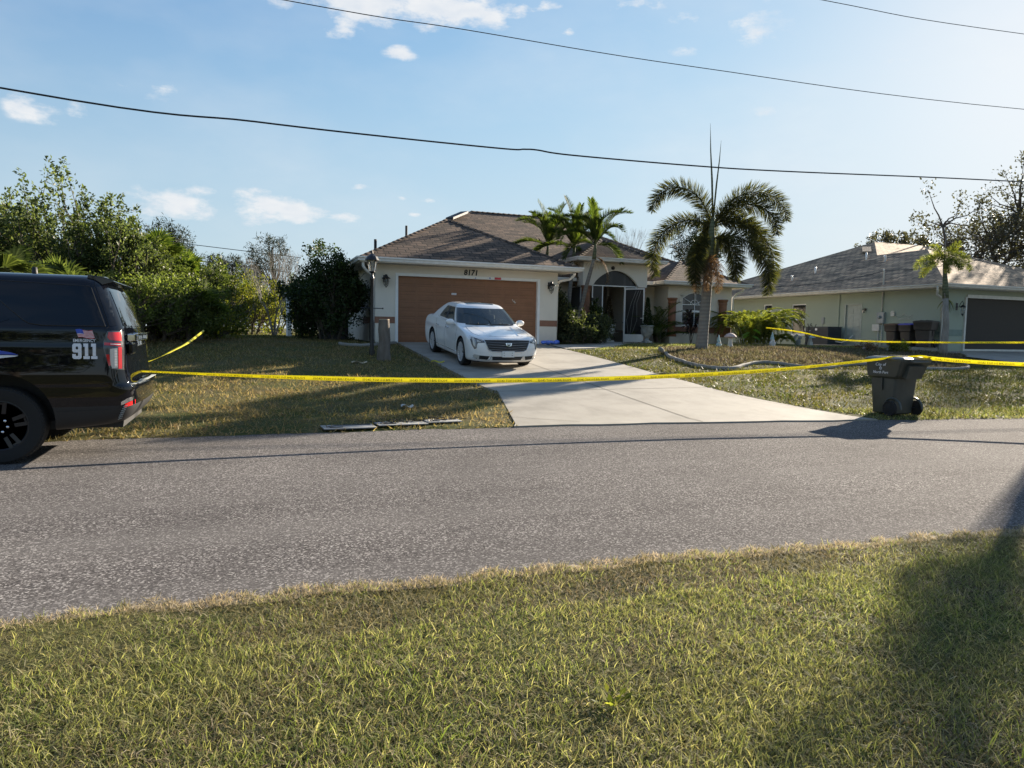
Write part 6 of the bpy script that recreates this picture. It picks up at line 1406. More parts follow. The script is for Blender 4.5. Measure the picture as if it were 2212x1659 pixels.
# ------------------------------------------------------------------ vegetation
def leaf_mesh(name, C, D, L, Wd, mat, parent, seed):
    """C (n,3) leaf bases, D (n,3) leaf axes: one folded four-corner leaf each"""
    r = np.random.default_rng(seed); n = len(C); D = D/np.maximum(1e-6, np.linalg.norm(D, axis=1))[:, None]
    q = r.normal(size=(n, 3)); s = np.cross(D, q); s /= np.maximum(1e-6, np.linalg.norm(s, axis=1))[:, None]; k = np.cross(D, s)
    l = (L*(.6 + .8*r.random(n)))[:, None]; w_ = (Wd*(.6 + .8*r.random(n)))[:, None]
    V = np.stack([C, C + D*l*.45 + s*w_*.5 + k*w_*.15, C + D*l - k*l*.08, C + D*l*.45 - s*w_*.5 + k*w_*.15], 1).reshape(-1, 3)
    F = np.arange(n*4).reshape(-1, 4)
    return np_mesh(name, V, F, mat, parent)
def sprigs(centers, dirs, per, length, spread, seed):
    r = np.random.default_rng(seed); n = len(centers); m = n*per
    C = np.repeat(centers, per, 0); Dd = np.repeat(dirs, per, 0); t = r.random(m)[:, None]
    P = C + Dd*length*t + r.normal(size=(m, 3))*spread*(1.15 - .75*t)
    A = Dd*.5 + r.normal(size=(m, 3))*.8; return P, A
def woody(name, label, cat, pos, H_, cr, zc, nclump, per, leaf, lmat, bmat, trunk_r, seed, group=None, stems=1, sprig=.5, spread=.16, upward=.5, limb_every=1, hollow=.35, rz=None, flat=1.0, lean=(0, 0), trunk_h=None, limbs=0):
    """tree or bush: tapered stems, curved limbs to leaf clumps, leaves on sprigs"""
    r = np.random.default_rng(seed); R_0 = random.Random(seed)
    t = thing(name, label, cat, (pos[0], pos[1], pos[2] if len(pos) > 2 else Z(pos[0], pos[1])), rz if rz is not None else 0, group)
    u = r.normal(size=(nclump*3, 3)); u /= np.linalg.norm(u, axis=1)[:, None]; rad = hollow + (1 - hollow)*r.random(nclump*3)**.6
    lump = 1 + .28*np.sin(u[:, 0]*3.1 + seed) * np.cos(u[:, 1]*2.7 + seed*1.3) + .22*np.sin(u[:, 2]*5 + u[:, 0]*4 + seed*.7)
    c = u*(rad*lump)[:, None]*np.array(cr); c[:, 2] += zc; c = c[c[:, 2] > .06*H_][:nclump]
    if lean: c[:, 0] += lean[0]*c[:, 2]/H_; c[:, 1] += lean[1]*c[:, 2]/H_
    out_ = c - np.array([0, 0, zc*.7]); out_ /= np.linalg.norm(out_, axis=1)[:, None]; d = out_*(1 - upward) + np.array([0, 0, upward]) + r.normal(size=c.shape)*.25; d /= np.linalg.norm(d, axis=1)[:, None]
    tb = MB(); tops = []
    for s in range(stems):
        a = 2*PI*s/stems + seed; off = (0 if stems == 1 else .10 + .05*stems*R_0.random()); th = (trunk_h or zc)*(1 if stems == 1 else R_0.uniform(.7, 1.1))
        b0 = Vector((off*math.cos(a), off*math.sin(a), -.15)); sp = 0 if stems == 1 else cr[0]*.35
        P = [b0 + Vector((sp*(k/6)**1.2*math.cos(a) + .05*H_*.12*math.sin(k*1.3 + seed) + lean[0]*(th*k/6)/H_, sp*(k/6)**1.2*math.sin(a) + .05*H_*.12*math.cos(k*1.7 + seed) + lean[1]*(th*k/6)/H_, th*k/6)) for k in range(7)]
        tb.tube(P, [trunk_r*(1.25 if k == 0 else 1 - .6*k/6)*(1 if stems == 1 else .7) for k in range(7)], 8); tops.append(P)
    mains = []
    if limbs:
        kk = c[np.argsort(-np.abs(c[:, 0]) - .6*c[:, 2])][::max(1, len(c)//limbs)][:limbs]; T0 = tops[0]
        for q, m0 in enumerate(kk):
            st = T0[2 + q % 5]; e = st.lerp(Vector(m0), .78); pts = [st]
            for j in range(1, 6): t_ = j/5; pts.append(st.lerp(e, t_) + Vector((R_0.uniform(-.35, .35), R_0.uniform(-.35, .35), .9*math.sin(PI*t_)*(.5 if e.z > st.z + 3 else 1.0) + R_0.uniform(-.3, .3)))*(1 if j < 5 else 0))
            tb.tube(pts, [trunk_r*.55*(1 - .14*j) for j in range(6)], 7, False); mains += pts[1:]
    for i in range(0, len(c), limb_every):
        if limbs:
            e = Vector(c[i]); st = min(mains, key=lambda p_: (p_ - e).length); mid = st.lerp(e, .5) + Vector((R_0.uniform(-.3, .3), R_0.uniform(-.3, .3), R_0.uniform(0, .4))); rr = trunk_r*.14
            m1 = st.lerp(mid, .5) + Vector((R_0.uniform(-.15, .15), R_0.uniform(-.15, .15), .15)); tb.tube([st, m1, mid, e + Vector(d[i])*sprig*.5], [rr, rr*.8, rr*.6, rr*.2], 5, False); continue
        e = Vector(c[i]); P = min(tops, key=lambda T: (T[5] - e).length); st = P[min(6, max(1, int(6*min(1, max(.15, (e.z*.62)/max(.1, P[6].z))))))]
        mid = st.lerp(e, .5) + Vector((R_0.uniform(-.08, .08)*cr[0], R_0.uniform(-.08, .08)*cr[1], .05*cr[2])); rr = trunk_r*.32
        tb.tube([st, st.lerp(mid, .6), mid, mid.lerp(e, .6), e + Vector(d[i])*sprig*.6], [rr, rr*.8, rr*.6, rr*.4, rr*.15], 5, False)
    tb.build('trunk', bmat, t, True)
    P, A = sprigs(c, d, per, sprig, spread, seed + 1); A[:, 2] *= flat
    leaf_mesh('crown', P, A, leaf[0], leaf[1], lmat, t, seed + 2)
    return t
def tree_px(X, F, **k): return at_px(X, F)
# --- woodland on the left: a few tall trees, mid-storey and bushes, each its own thing
grp = 'trees and bushes of the woodland left of the lawn'
T = []
def W_(X, F, H_, cr, zc, n, per, leaf, mat, seed, label, cat='tree', name='broadleaf_tree', **k):
    x, y = at_px(X, F); k_ = .64 if X < 40 else .62 if X == 75 else .70 if X < 230 and F < 27 else .78 if X < 400 else .84; H_ *= k_; zc *= k_; cr = (cr[0], cr[1], cr[2]*k_*.92); return woody(name, label, cat, (x, y), H_, cr, zc, n, per, leaf, G[mat], k.pop('bark', G['bark']), k.pop('tr', .09), seed, grp, **k)
W_(15, 22, 6.0, (1.7, 1.5, 2.2), 3.6, 85, 60, (.12, .06), 'lf_left', 101, 'leafy tree with upright sprays at the far left edge above the police vehicle', sprig=.85, spread=.12, upward=.75, stems=3)
W_(75, 21, 6.3, (1.2, 1.2, 2.5), 3.9, 62, 62, (.12, .06), 'lf_left', 102, 'tallest leafy tree of the left woodland with an upright top', sprig=.9, spread=.11, upward=.85, stems=2)
W_(155, 20.5, 5.7, (1.3, 1.2, 2.3), 3.5, 66, 64, (.12, .06), 'lf_left', 103, 'leafy tree with a pointed top, second peak from the left of the woodland', sprig=.9, spread=.11, upward=.85, stems=2)
W_(215, 20, 4.9, (1.2, 1.2, 2.0), 3.0, 75, 80, (.10, .05), 'lf_mid', 104, 'brighter green tree right of the two tall woodland peaks', sprig=.7, spread=.12, upward=.75, stems=3)
W_(265, 20, 3.8, (1.1, 1.1, 1.6), 2.4, 62, 80, (.10, .05), 'lf_left', 105, 'green tree above the rear of the police vehicle', sprig=.5, spread=.12, upward=.75, stems=3)
W_(320, 21, 3.2, (1.1, 1.1, 1.4), 1.9, 70, 85, (.10, .05), 'lf_mid', 106, 'bushy green tree just right of the police vehicle roofline', sprig=.45, spread=.14, upward=.6, stems=3)
W_(110, 24, 4.3, (2.2, 1.5, 1.9), 2.6, 110, 85, (.11, .055), 'lf_mid', 107, 'wide mid green tree filling the gap behind the left woodland peaks')
W_(0, 26, 5.2, (2.5, 1.6, 2.2), 3.0, 90, 85, (.12, .06), 'lf_under', 108, 'dark tree behind the leftmost leafy tree')
W_(375, 23, 2.9, (1.4, 1.1, 1.3), 1.7, 90, 85, (.10, .05), 'lf_mid', 109, 'rounded green bush left of the tree gap')
W_(430, 24, 2.7, (1.3, 1.0, 1.2), 1.5, 80, 80, (.10, .05), 'lf_mid', 110, 'green bush right of the rounded bush by the tree gap')
W_(235, 19, 2.5, (1.7, .9, 1.1), 1.3, 90, 85, (.09, .045), 'lf_under', 111, 'dark low bush at the lawn edge behind the police vehicle', 'bush', 'bush', stems=4, sprig=.35)
W_(345, 20.5, 2.2, (1.3, .9, 1.0), 1.1, 90, 85, (.09, .045), 'lf_under', 112, 'shaded bush at the lawn edge right of the police vehicle', 'bush', 'bush', stems=4, sprig=.35)
W_(410, 21, 1.7, (.9, .8, .8), .85, 70, 80, (.09, .045), 'lf_under', 113, 'low shaded bush ending the lawn-edge row', 'bush', 'bush', stems=4, sprig=.3)
W_(478, 33, 3.0, (1.8, 1.2, 1.5), 1.6, 80, 80, (.11, .06), 'lf_yel', 114, 'sunlit yellow green bush at the end of the lawn, left one', 'bush', 'bush', stems=4, sprig=.4)
W_(540, 37, 3.4, (1.9, 1.3, 1.6), 1.8, 80, 75, (.12, .065), 'lf_yel', 115, 'sunlit yellow green bush at the end of the lawn, middle one', 'bush', 'bush', stems=4, sprig=.4)
W_(597, 41, 3.9, (1.9, 1.3, 1.8), 2.0, 80, 70, (.13, .07), 'lf_yel', 116, 'sunlit yellow green bush beside the white gate post', 'bush', 'bush', stems=4, sprig=.4)
W_(445, 22, 1.0, (.9, .6, .5), .45, 40, 70, (.10, .06), 'lf_yel', 117, 'bright low weed clump where the tape reaches the lawn edge', 'bush', 'bush', stems=3, sprig=.2)
W_(560, 50, 5.0, (2.4, 1.5, 1.5), 2.2, 80, 70, (.16, .08), 'lf_mid', 118, 'green tree farther back in the gap left of the dark bush')
W_(480, 48, 4.8, (2.6, 1.5, 1.4), 2.2, 80, 70, (.16, .08), 'lf_mid', 119, 'green tree farther back in the middle of the gap')
W_(410, 46, 4.6, (2.6, 1.5, 1.5), 2.3, 80, 70, (.16, .08), 'lf_under', 120, 'dark green tree farther back at the left of the gap')
W_(640, 50, 5.2, (2.6, 1.5, 1.6), 2.6, 80, 70, (.16, .08), 'lf_mid', 121, 'green tree farther back behind the dark bush')
W_(-60, 20, 5.6, (1.8, 1.5, 2.2), 3.2, 90, 90, (.11, .055), 'lf_left', 122, 'leafy tree mostly cut off by the left picture edge', sprig=.85, spread=.12, upward=.7, stems=3)
W_(-140, 22, 5.6, (2.2, 1.6, 2.4), 3.2, 80, 80, (.12, .06), 'lf_left', 123, 'leafy tree beyond the left picture edge')
# distant pines
def pine(X, Y, F, H_, seed, label, cr=(.9, .9, .9)):
    x, y = at_px(X, F); top = up_at(X, Y, F).z
    return woody('pine_tree', label, 'pine tree', (x, y, 1.25), top - 1.25, (H_*cr[0], H_*cr[1], H_*cr[2]), top - 1.25 - H_*cr[2]*.75, 34, 60, (.30, .05), G['lf_pine'], G['bark'], .16, seed, 'distant pine trees beyond the gap', sprig=.6, spread=.28, upward=.3, hollow=.5, trunk_h=top - 1.25)
for i, (X, Y, F, h, lab) in enumerate(((378, 521, 62, 1.5, 'tallest distant pine at the left of the tree gap'), (343, 498, 50, 1.7, 'dark distant pine showing behind the left bushes'), (403, 550, 66, 1.1, 'small distant pine just right of the tallest one'), (470, 572, 72, 1.0, 'small round topped distant pine in the middle of the gap'), (505, 571, 66, 1.5, 'broad round topped distant pine in the gap'), (590, 531, 58, 1.9, 'distant pine behind the bare grey tree'), (548, 585, 70, 1.3, 'low distant pine between the broad pine and the bare tree'))):
    pine(X, Y, F, h, 200 + i, lab)
# bare tree
def bare_tree(name, label, x, y, z, H_, seed, mat, r0=.045, spread=.5, stems=4, group=None):
    R = random.Random(seed); mb = MB()
    def grow(p, d, l, r, n):
        q = p + d*l; mb.tube([p, p.lerp(q, .5) + Vector((R.uniform(-.05, .05)*l, R.uniform(-.05, .05)*l, 0)), q], [r, r*.85, r*.65], 5, False)
        if n == 0: return
        for k in range(2 if R.random() < .6 else 3):
            nd = (d + Vector((R.uniform(-spread, spread), R.uniform(-spread, spread), R.uniform(-.1, .35)))).normalized(); grow(q, nd, l*R.uniform(.65, .9), r*.62, n - 1)
    for s in range(stems): a = 2*PI*s/stems; grow(Vector((.05*math.cos(a), .05*math.sin(a), -.1)), Vector((.25*math.cos(a), .25*math.sin(a), 1)).normalized(), H_*.28, r0, 5)
    o = mb.build(name, mat); o.location = (x, y, z); return tag(o, label, 'tree', group)
x, y = at_px(592, 35); bare_tree('bare_tree', 'bare grey many stemmed small tree in the gap left of the dark bush', x, y, 1.25, 4.3, 5, G['bark2'], .045, .45, 5)
x, y = at_px(520, 33); bare_tree('bare_tree', 'thin bare pale sapling left of the larger bare tree', x, y, 1.25, 2.9, 9, G['bark2'], .02, .35, 2)
# --- fan palms
def fan_leaf(mb, base, d, L, rad, nseg, R, droop=.25, wf=.5):
    d = Vector(d).normalized(); tip = base + d*L + Vector((0, 0, -droop*L*.3)); mb.tube([base, base.lerp(tip, .5) + Vector((0, 0, .06*L)), tip], .012, 4, False)
    s = d.cross(Vector((0, 0, 1))); s = s.normalized() if s.length > .05 else Vector((1, 0, 0)); n = s.cross(d).normalized()
    roll = R.uniform(-.5, .5); s, n = s*math.cos(roll) + n*math.sin(roll), n*math.cos(roll) - s*math.sin(roll)
    for i in range(nseg):
        a = -2.15 + 4.3*i/(nseg-1); u = d*math.cos(a) + s*math.sin(a) + n*.12; l = rad*(1 - .18*abs(a)/2.15)*R.uniform(.9, 1.08); w_ = rad*.055*wf*2
        m = tip + u*l*.55 + Vector((0, 0, -.03*l)); e = tip + u*l + Vector((0, 0, -droop*l*.5)); sd = (s*math.cos(a) - d*math.sin(a))*w_
        mb.add([tip, m + sd, e, m - sd], [(0, 1, 2, 3)])
def fan_palm(name, label, x, y, z, trunk_h, nleaf, L, rad, seed, mat, cat='palmetto', group='palmettos and cabbage palms in the woodland', wf=.5, up_=.4):
    R = random.Random(seed); t = thing(name, label, cat, (x, y, z), 0, group)
    if trunk_h > .2:
        tb = MB(); tb.tube([(0, 0, -.1), (.03, 0, trunk_h*.5), (0, .03, trunk_h)], [.17, .15, .16], 10); tb.build('trunk', G['stump'], t, True)
    for k in range(nleaf):
        mb = MB(); a = 2*PI*k*.618 + R.uniform(-.2, .2); el_ = R.uniform(up_ - .7, up_ + .9)
        fan_leaf(mb, Vector((0, 0, trunk_h)), (math.cos(a)*math.cos(el_), math.sin(a)*math.cos(el_), math.sin(el_)), L*R.uniform(.8, 1.1), rad, 26, R, .3 + .3*R.random(), wf); mb.build('fan_leaf', mat, t)
    return t
def FP(X, Yb, F, th, n, L, rad, seed, mat, lab, **k):
    x, y = at_px(X, F); p = up_at(X, Yb, F); return fan_palm('fan_palm', lab, x, y, Z(x, y), max(.1, p.z - Z(x, y)), n, L, rad, seed, G[mat], **k)
FP(10, 600, 15.0, 1.0, 12, .55, .62, 31, 'lf_mid', 'yellow green fan palm at the left edge above the police vehicle roof')
FP(95, 640, 16.5, 1.0, 13, .7, .62, 32, 'lf_mid', 'green fan palm behind the police vehicle roof, middle')
FP(160, 645, 17, 1.0, 13, .7, .60, 33, 'lf_mid', 'green fan palm behind the police vehicle, just left of the spoiler')
FP(338, 560, 21.5, 2.0, 14, .55, .6, 34, 'lf_palm', 'cabbage palm crown left of the tree gap, highest of the palms')
FP(398, 596, 23, 2.0, 14, .55, .6, 35, 'lf_palm', 'cabbage palm crown below the small distant pine')
FP(425, 665, 21, 1.2, 14, .6, .55, 36, 'lf_palm', 'drooping fan palm where the tape meets the woodland')
FP(365, 640, 22, 1.5, 14, .6, .6, 37, 'lf_palm', 'fan palm in the shade between the two cabbage palms')
FP(455, 615, 26, 1.5, 12, .55, .6, 38, 'lf_palm', 'fan palm on the left side of the gap over the yellow bushes')
# --- feather palms
def frond(parent, base, az_, e0, e1, L, ll, nl, mat, plumose=False, wd=.018, seed=0, name='frond', vang=.5, lean=.75, droopy=.25, rach=.014, bend=1.0):
    R = random.Random(seed); mb = MB(); P = []; p = Vector(base); n = 16; h = Vector((math.cos(az_), math.sin(az_), 0)); side = Vector((-h.y, h.x, 0))
    T_ = []
    for i in range(n + 1):
        t = i/n; e = e0 + (e1 - e0)*t**bend; d = h*math.cos(e) + Vector((0, 0, math.sin(e))); P.append(p.copy()); T_.append(d); p = p + d*(L/n)
    mb.tube(P, [rach*(1 - .8*i/n) for i in range(n+1)], 5, False)
    for i in range(nl):
        t = .10 + .90*(i + R.random()*.5)/nl; f = t*n; k = min(n-1, int(f)); q = P[k].lerp(P[k+1], f - k); d = T_[k]; nrm = side.cross(d).normalized() if True else None
        if nrm.z < 0 and not plumose: nrm = -nrm
        l = ll*(math.sin(PI*(.12 + .80*t))**.6)*R.uniform(.85, 1.1)
        for s in (-1, 1):
            if plumose: a = R.uniform(0, 2*PI); u = side*math.cos(a) + nrm*math.sin(a)
            else: u = side*s*math.cos(vang) + nrm*math.sin(vang)*R.uniform(.6, 1.2)
            v = (u + d*lean + Vector((0, 0, -droopy*.3))).normalized(); m = q + v*l*.5; e_ = q + v*l + Vector((0, 0, -droopy*l*.45)); w_ = wd*R.uniform(.8, 1.2)
            sd = v.cross(nrm if not plumose else Vector((R.uniform(-1, 1), R.uniform(-1, 1), R.uniform(-1, 1)))); sd = sd.normalized()*w_/2 if sd.length > .01 else side*w_/2
            mb.add([q - sd*.4, m - sd, e_, m + sd, q + sd*.4], [(0, 1, 2, 3, 4)])
    return mb.build(name, mat, parent)
RIGHT = math.atan2(R_.y, R_.x)         # heading of "picture right" on the ground
def rel(deg): return RIGHT + math.radians(deg)   # 0 = right, 90 = away, 180 = left, 270 = toward the viewer
rad_ = math.radians
# foxtail palm
fx, fy = 9.75, -2.85; fz = Z(fx, fy)
FX = thing('foxtail_palm', 'tall foxtail palm with bushy plume fronds and smooth grey trunk in the curbed bed', 'palm tree', (fx, fy, fz))
m_ = MB(); m_.tube([(-.06, 0, -.1), (-.05, 0, .15), (-.02, 0, .6), (.03, 0, 1.4), (.09, 0, 2.3), (.12, 0, 3.0)], [.235, .20, .18, .172, .155, .135], 18); m_.build('trunk', G['palmbark'], FX, True)
m_ = MB(); m_.tube([(.12, 0, 2.98), (.14, 0, 3.1), (.16, 0, 3.5), (.18, 0, 4.0), (.20, 0, 4.4)], [.14, .15, .135, .10, .06], 16); m_.build('crownshaft', G['shaft'], FX, True)
q = m_ = MB(); m_.prism([(0, 0), (.16, .35), (.20, .85), (.13, .9), (.03, .45)], lambda u, v: (.32 + u, -.02, 2.95 + v), lambda u, v: (.32 + u, .02, 2.95 + v)); m_.build('leaf_sheath', G['shaft'], FX)
fb = (.18, 0, 4.05)
FR = [(180, 76, -84, 3.9, 1.55), (184, 38, -98, 4.1, .85), (2, 64, -80, 4.4, 1.5), (-8, 60, -84, 3.7, 1.25), (-4, 32, -92, 4.2, .85), (-18, 22, -88, 3.9, .8), (-48, 12, -92, 2.4, .7), (222, 12, -92, 2.5, .6), (80, 50, -95, 2.6, .9), (12, 46, -98, 3.4, 1.0)]
for i, (a, e0, e1, L, bend) in enumerate(FR): frond(FX, (fb[0], 0, fb[2] - (.35 if e0 < 30 else 0)), rel(a), rad_(e0), rad_(e1 - 16), L*.81, .50, 560, G['lf_fox'], True, .018, 300 + i, lean=.6, droopy=.15, rach=.022, bend=bend)
m_ = MB(); P = [(.20, 0, 4.4), (.12, 0, 5.6), (.02, 0, 6.6), (-.03, 0, 7.45)]; m_.tube(P, [.035, .035, .02, .003], 6); m_.build('spear_leaf', G['shaft'], FX, True)
m_ = MB(); m_.tube([(.22, 0, 4.4), (.30, 0, 5.5), (.38, 0, 6.3), (.42, 0, 6.95)], [.03, .03, .018, .003], 6); m_.build('spear_leaf', G['shaft'], FX, True)
def inflo(parent, base, L, seed, mat, n=26):
    R = random.Random(seed); mb = MB()
    for k in range(n):
        a = R.uniform(0, 2*PI); e = R.uniform(-1.0, .3); p = Vector(base); P = [p.copy()]; d = Vector((math.cos(a)*math.cos(e), math.sin(a)*math.cos(e), math.sin(e)))
        for j in range(5): d = (d + Vector((0, 0, -.30))).normalized(); p = p + d*L/5*R.uniform(.7, 1.2); P.append(p.copy())
        mb.tube(P, [.012, .011, .010, .008, .006, .003], 4, False)
    return mb.build('flower_stalk', mat, parent)
for i, (dx, dy) in enumerate(((.0, -.25), (-.25, -.1), (.35, .1))): inflo(FX, (.14 + dx*.7, dy*.7, 2.95), .8, 40 + i, G['bark2'] if i == 2 else G['stump'], 20)
for i, (a, e0) in enumerate(((250, 5), (215, -10), (285, -5))): frond(FX, (.13, 0, 3.15), rel(a), rad_(e0), rad_(-97), 1.5, .28, 130, G['lf_dead'], True, .016, 350 + i, 'old_frond', lean=.6, rach=.014, bend=.5)
# three Christmas palms
def xmas(label, base, top, nf_, L, seed, rtr=.075, leanfn=None):
    t = thing('christmas_palm', label, 'palm tree', base, 0, 'slender palms beside the entry'); b = Vector(base); e = Vector(top) - b
    m_ = MB(); P = [Vector((0, 0, -.1)), Vector((e.x*.04, e.y*.04, e.z*.08)), Vector((e.x*.3, e.y*.3, e.z*.38)), Vector((e.x*.62, e.y*.62, e.z*.68)), Vector((e.x*.88, e.y*.88, e.z*.9)), e]
    m_.tube(P, [rtr*1.6, rtr*1.3, rtr, rtr*.9, rtr*.8, rtr*.75], 12); m_.build('trunk', G['palmbark'], t, True)
    m_ = MB(); m_.tube([e, e + Vector((.03, 0, .3)), e + Vector((.05, 0, .65))], [rtr*.95, rtr*.8, rtr*.4], 12); m_.build('crownshaft', G['shaft'], t, True)
    R = random.Random(seed); f0 = e + Vector((.05, 0, .55))
    for k in range(nf_):
        a = rad_(k*137.5 + seed*31); e0 = rad_([86, 70, 60, 78, 45, 64, 35, 74, 18, 52, 5, 66][k % 12]); e1 = e0 - rad_(R.uniform(60, 110) if k > 2 else 30)
        frond(t, f0, a, e0, e1, L*R.uniform(1.0, 1.25), .44, 84, G['lf_palm'], False, .020, seed*50 + k, vang=.8, lean=1.0, droopy=.25, bend=1.6)
    frond(t, e + Vector((0, 0, .1)), rel(R.uniform(-70, 250)), rad_(-5), rad_(-95), 1.2, .4, 34, G['lf_dead'], False, .03, seed*50 + 30, 'dead_frond', lean=.9, droopy=.6, bend=.5)
    inflo(t, e + Vector((0, 0, -.02)), .45, seed, G['cutwood'], 14)
    return t
def world_at(X, Y, F): return tuple(up_at(X, Y, F))
def base_at(X, F): x, y = at_px(X, F); return (x, y, Z(x, y))
b1 = base_at(1240, 27.5); xmas('leaning slender palm in front of the entry column, right one of the three', b1, world_at(1283, 560, 27.3), 15, 1.6, 61, .085)
b2 = base_at(1222, 28.5); xmas('tallest slender palm, middle one of the three by the garage corner', b2, world_at(1238, 566, 28.5), 15, 1.75, 62, .085)
b3 = base_at(1213, 29.5); xmas('slender palm rising behind the garage roof, left one of the three', b3, world_at(1181, 560, 29.3), 15, 1.7, 63, .08)
# small foxtail palm on the right
b4 = (20.68, -3.05, Z(20.68, -3.05)); SF = thing('foxtail_palm', 'small young foxtail palm with mottled trunk in front of the green house corner', 'palm tree', b4)
tp = Vector(world_at(2040, 566, (Vector(b4) - CAM).dot(F_))) - Vector(b4)
m_ = MB(); m_.tube([(0, 0, -.1), (0, 0, .3), (tp.x*.1 + .03, 0, 1.2), (tp.x*.3, tp.y*.3, tp.z*.62)], [.16, .135, .11, .095], 14); m_.build('trunk', G['bark2'], SF, True)
m_ = MB(); m_.tube([(tp.x*.3, tp.y*.3, tp.z*.61), (tp.x*.5, tp.y*.5, tp.z*.75), tp], [.115, .10, .05], 12); m_.build('crownshaft', G['shaft'], SF, True)
G['lf_sf'] = leafmat('young_foxtail_leaflet', [(.08, .10, .025), (.14, .155, .04), (.24, .23, .07)], .5, .45)
for i, (a, e0, e1, L, bd_) in enumerate(((180, 35, -70, 1.35, 1), (175, 5, -80, 1.1, 1), (10, 50, -50, 1.3, 1), (0, 25, -60, 1.2, 1), (95, 60, -40, 1.0, 1), (200, 70, 0, 1.0, 1), (-30, 78, 30, .9, 1), (250, 10, -85, .9, 1), (300, 20, -80, .8, 1))): frond(SF, tp, rel(a), rad_(e0), rad_(e1), L, .26, 150, G['lf_sf'], True, .016, 400 + i, lean=.6, droopy=.1, rach=.014, bend=bd_)
m_ = MB(); m_.tube([tp, tp + Vector((0, 0, .8)), tp + Vector((.02, 0, 1.25))], [.02, .014, .003], 5); m_.build('spear_leaf', G['bark2'], SF)
inflo(SF, (tp.x*.3 + .1, tp.y*.3, tp.z*.60), .55, 77, G['lf_areca'], 16)
m_ = MB(); m_.tube([(tp.x*.3, tp.y*.3, tp.z*.58), (tp.x*.3 - .2, tp.y*.3 - .1, tp.z*.66)], [.03, .015], 6); m_.build('leaf_stub', G['bark2'], SF)
# --- dark bush by the garage, and shrubs at the entry
woody('bush', 'large dark spreading bush against the left side of the garage', 'bush', (-1.95, 1.15), 2.9, (1.2, 1.1, 1.12), 1.55, 170, 90, (.10, .055), G['lf_dark'], G['bark'], .06, 501, stems=6, sprig=.4, spread=.15, upward=.45)
woody('bush', 'dark bush behind and left of the large garage bush', 'bush', (-2.45, 2.6), 2.3, (.85, .9, 1.0), 1.2, 80, 90, (.10, .055), G['lf_dark'], G['bark'], .05, 502, stems=5, sprig=.35, spread=.15)
woody('bush', 'low green bush between the white gate post and the dark bush', 'bush', at_px(668, 29), 1.6, (.6, .6, .8), .8, 50, 85, (.10, .055), G['lf_mid'], G['bark'], .04, 503, stems=4, sprig=.3)
G['lf_shrub'] = leafmat('entry_shrub_leaf', [(.035, .045, .025), (.06, .072, .038), (.10, .11, .055)], .35, .55)
eb = 'low shrubs at the garage corner and entry'
woody('shrub', 'tall leafy shrub at the right corner of the garage', 'shrub', (6.15, .75), 1.7, (.42, .45, .85), .95, 60, 70, (.11, .05), G['lf_shrub'], G['bark'], .03, 511, eb, stems=4, sprig=.25, spread=.10)
woody('shrub', 'low leafy shrub in front of the garage corner shrub', 'shrub', (6.55, -.05), .9, (.5, .4, .45), .45, 50, 70, (.10, .045), G['lf_shrub'], G['bark'], .02, 512, eb, stems=4, sprig=.22, spread=.09)
woody('shrub', 'low leafy shrub at the foot of the leaning palm', 'shrub', (7.35, .55), 1.1, (.55, .45, .5), .5, 60, 70, (.09, .045), G['lf_shrub'], G['bark'], .02, 513, eb, stems=4, sprig=.22, spread=.09)
woody('shrub', 'low leafy shrub left of the entry urns', 'shrub', (8.0, 1.5), 1.0, (.5, .45, .45), .5, 60, 70, (.08, .04), G['lf_shrub'], G['bark'], .02, 514, eb, stems=4, sprig=.22, spread=.09)
woody('shrub', 'small climbing shrub on the left entry column', 'shrub', (8.35, 2.35), 1.4, (.3, .3, .7), .9, 40, 60, (.08, .04), G['lf_mid'], G['bark'], .02, 515, eb, stems=3, sprig=.2, spread=.08)
# urns with conical topiaries
def urn(label, x, y, lm):
    t = thing('urn', label, 'planter', (x, y, Z(x, y) + .04), 0, 'stone urns at the entry')
    m_ = MB(); m_.box(-.17, .17, -.17, .17, 0, .08); m_.lathe([(.13, .08), (.08, .14), (.07, .20), (.11, .24), (.19, .34), (.235, .50), (.25, .62), (.285, .66), (.29, .70), (.25, .71), (.22, .66)], (0, 0, 0), 24)
    for k in range(12): a = 2*PI*k/12; m_.tube([(.12*math.cos(a), .12*math.sin(a), .26), (.215*math.cos(a), .215*math.sin(a), .38), (.245*math.cos(a), .245*math.sin(a), .54)], .016, 5)
    m_.build('bowl', G['stone'], t, True, angle=40)
    tp_ = thing('topiary', 'dark conical topiary standing in the %s stone urn' % ('right' if x > 9.5 else 'left'), 'topiary', (x, y, Z(x, y) + .70)); r = np.random.default_rng(int(x*10)); n = 2600; h = r.random(n)**1.3; a = r.random(n)*2*PI; rr = .21*(1 - h*.93)*(.55 + .5*r.random(n))
    C = np.stack([rr*np.cos(a), rr*np.sin(a), h*1.15], -1); D = np.stack([np.cos(a), np.sin(a), .6 + 0*a], -1) + r.normal(size=(n, 3))*.4; leaf_mesh('crown', C, D, .06, .022, lm, tp_, 5)
    m_ = MB(); m_.tube([(0, 0, -.06), (0, 0, 1.05)], [.02, .004], 6); m_.build('trunk', G['bark'], tp_)
G['lf_topi'] = leafmat('reddish_topiary', [(.05, .035, .02), (.07, .045, .025), (.03, .03, .015)], .2, .6)
urn('pale stone urn on the right of the open screen door', 10.72, 2.35, G['lf_dark']); urn('pale stone urn on the left of the screen door, half behind shrubs', 8.95, 2.35, G['lf_topi'])
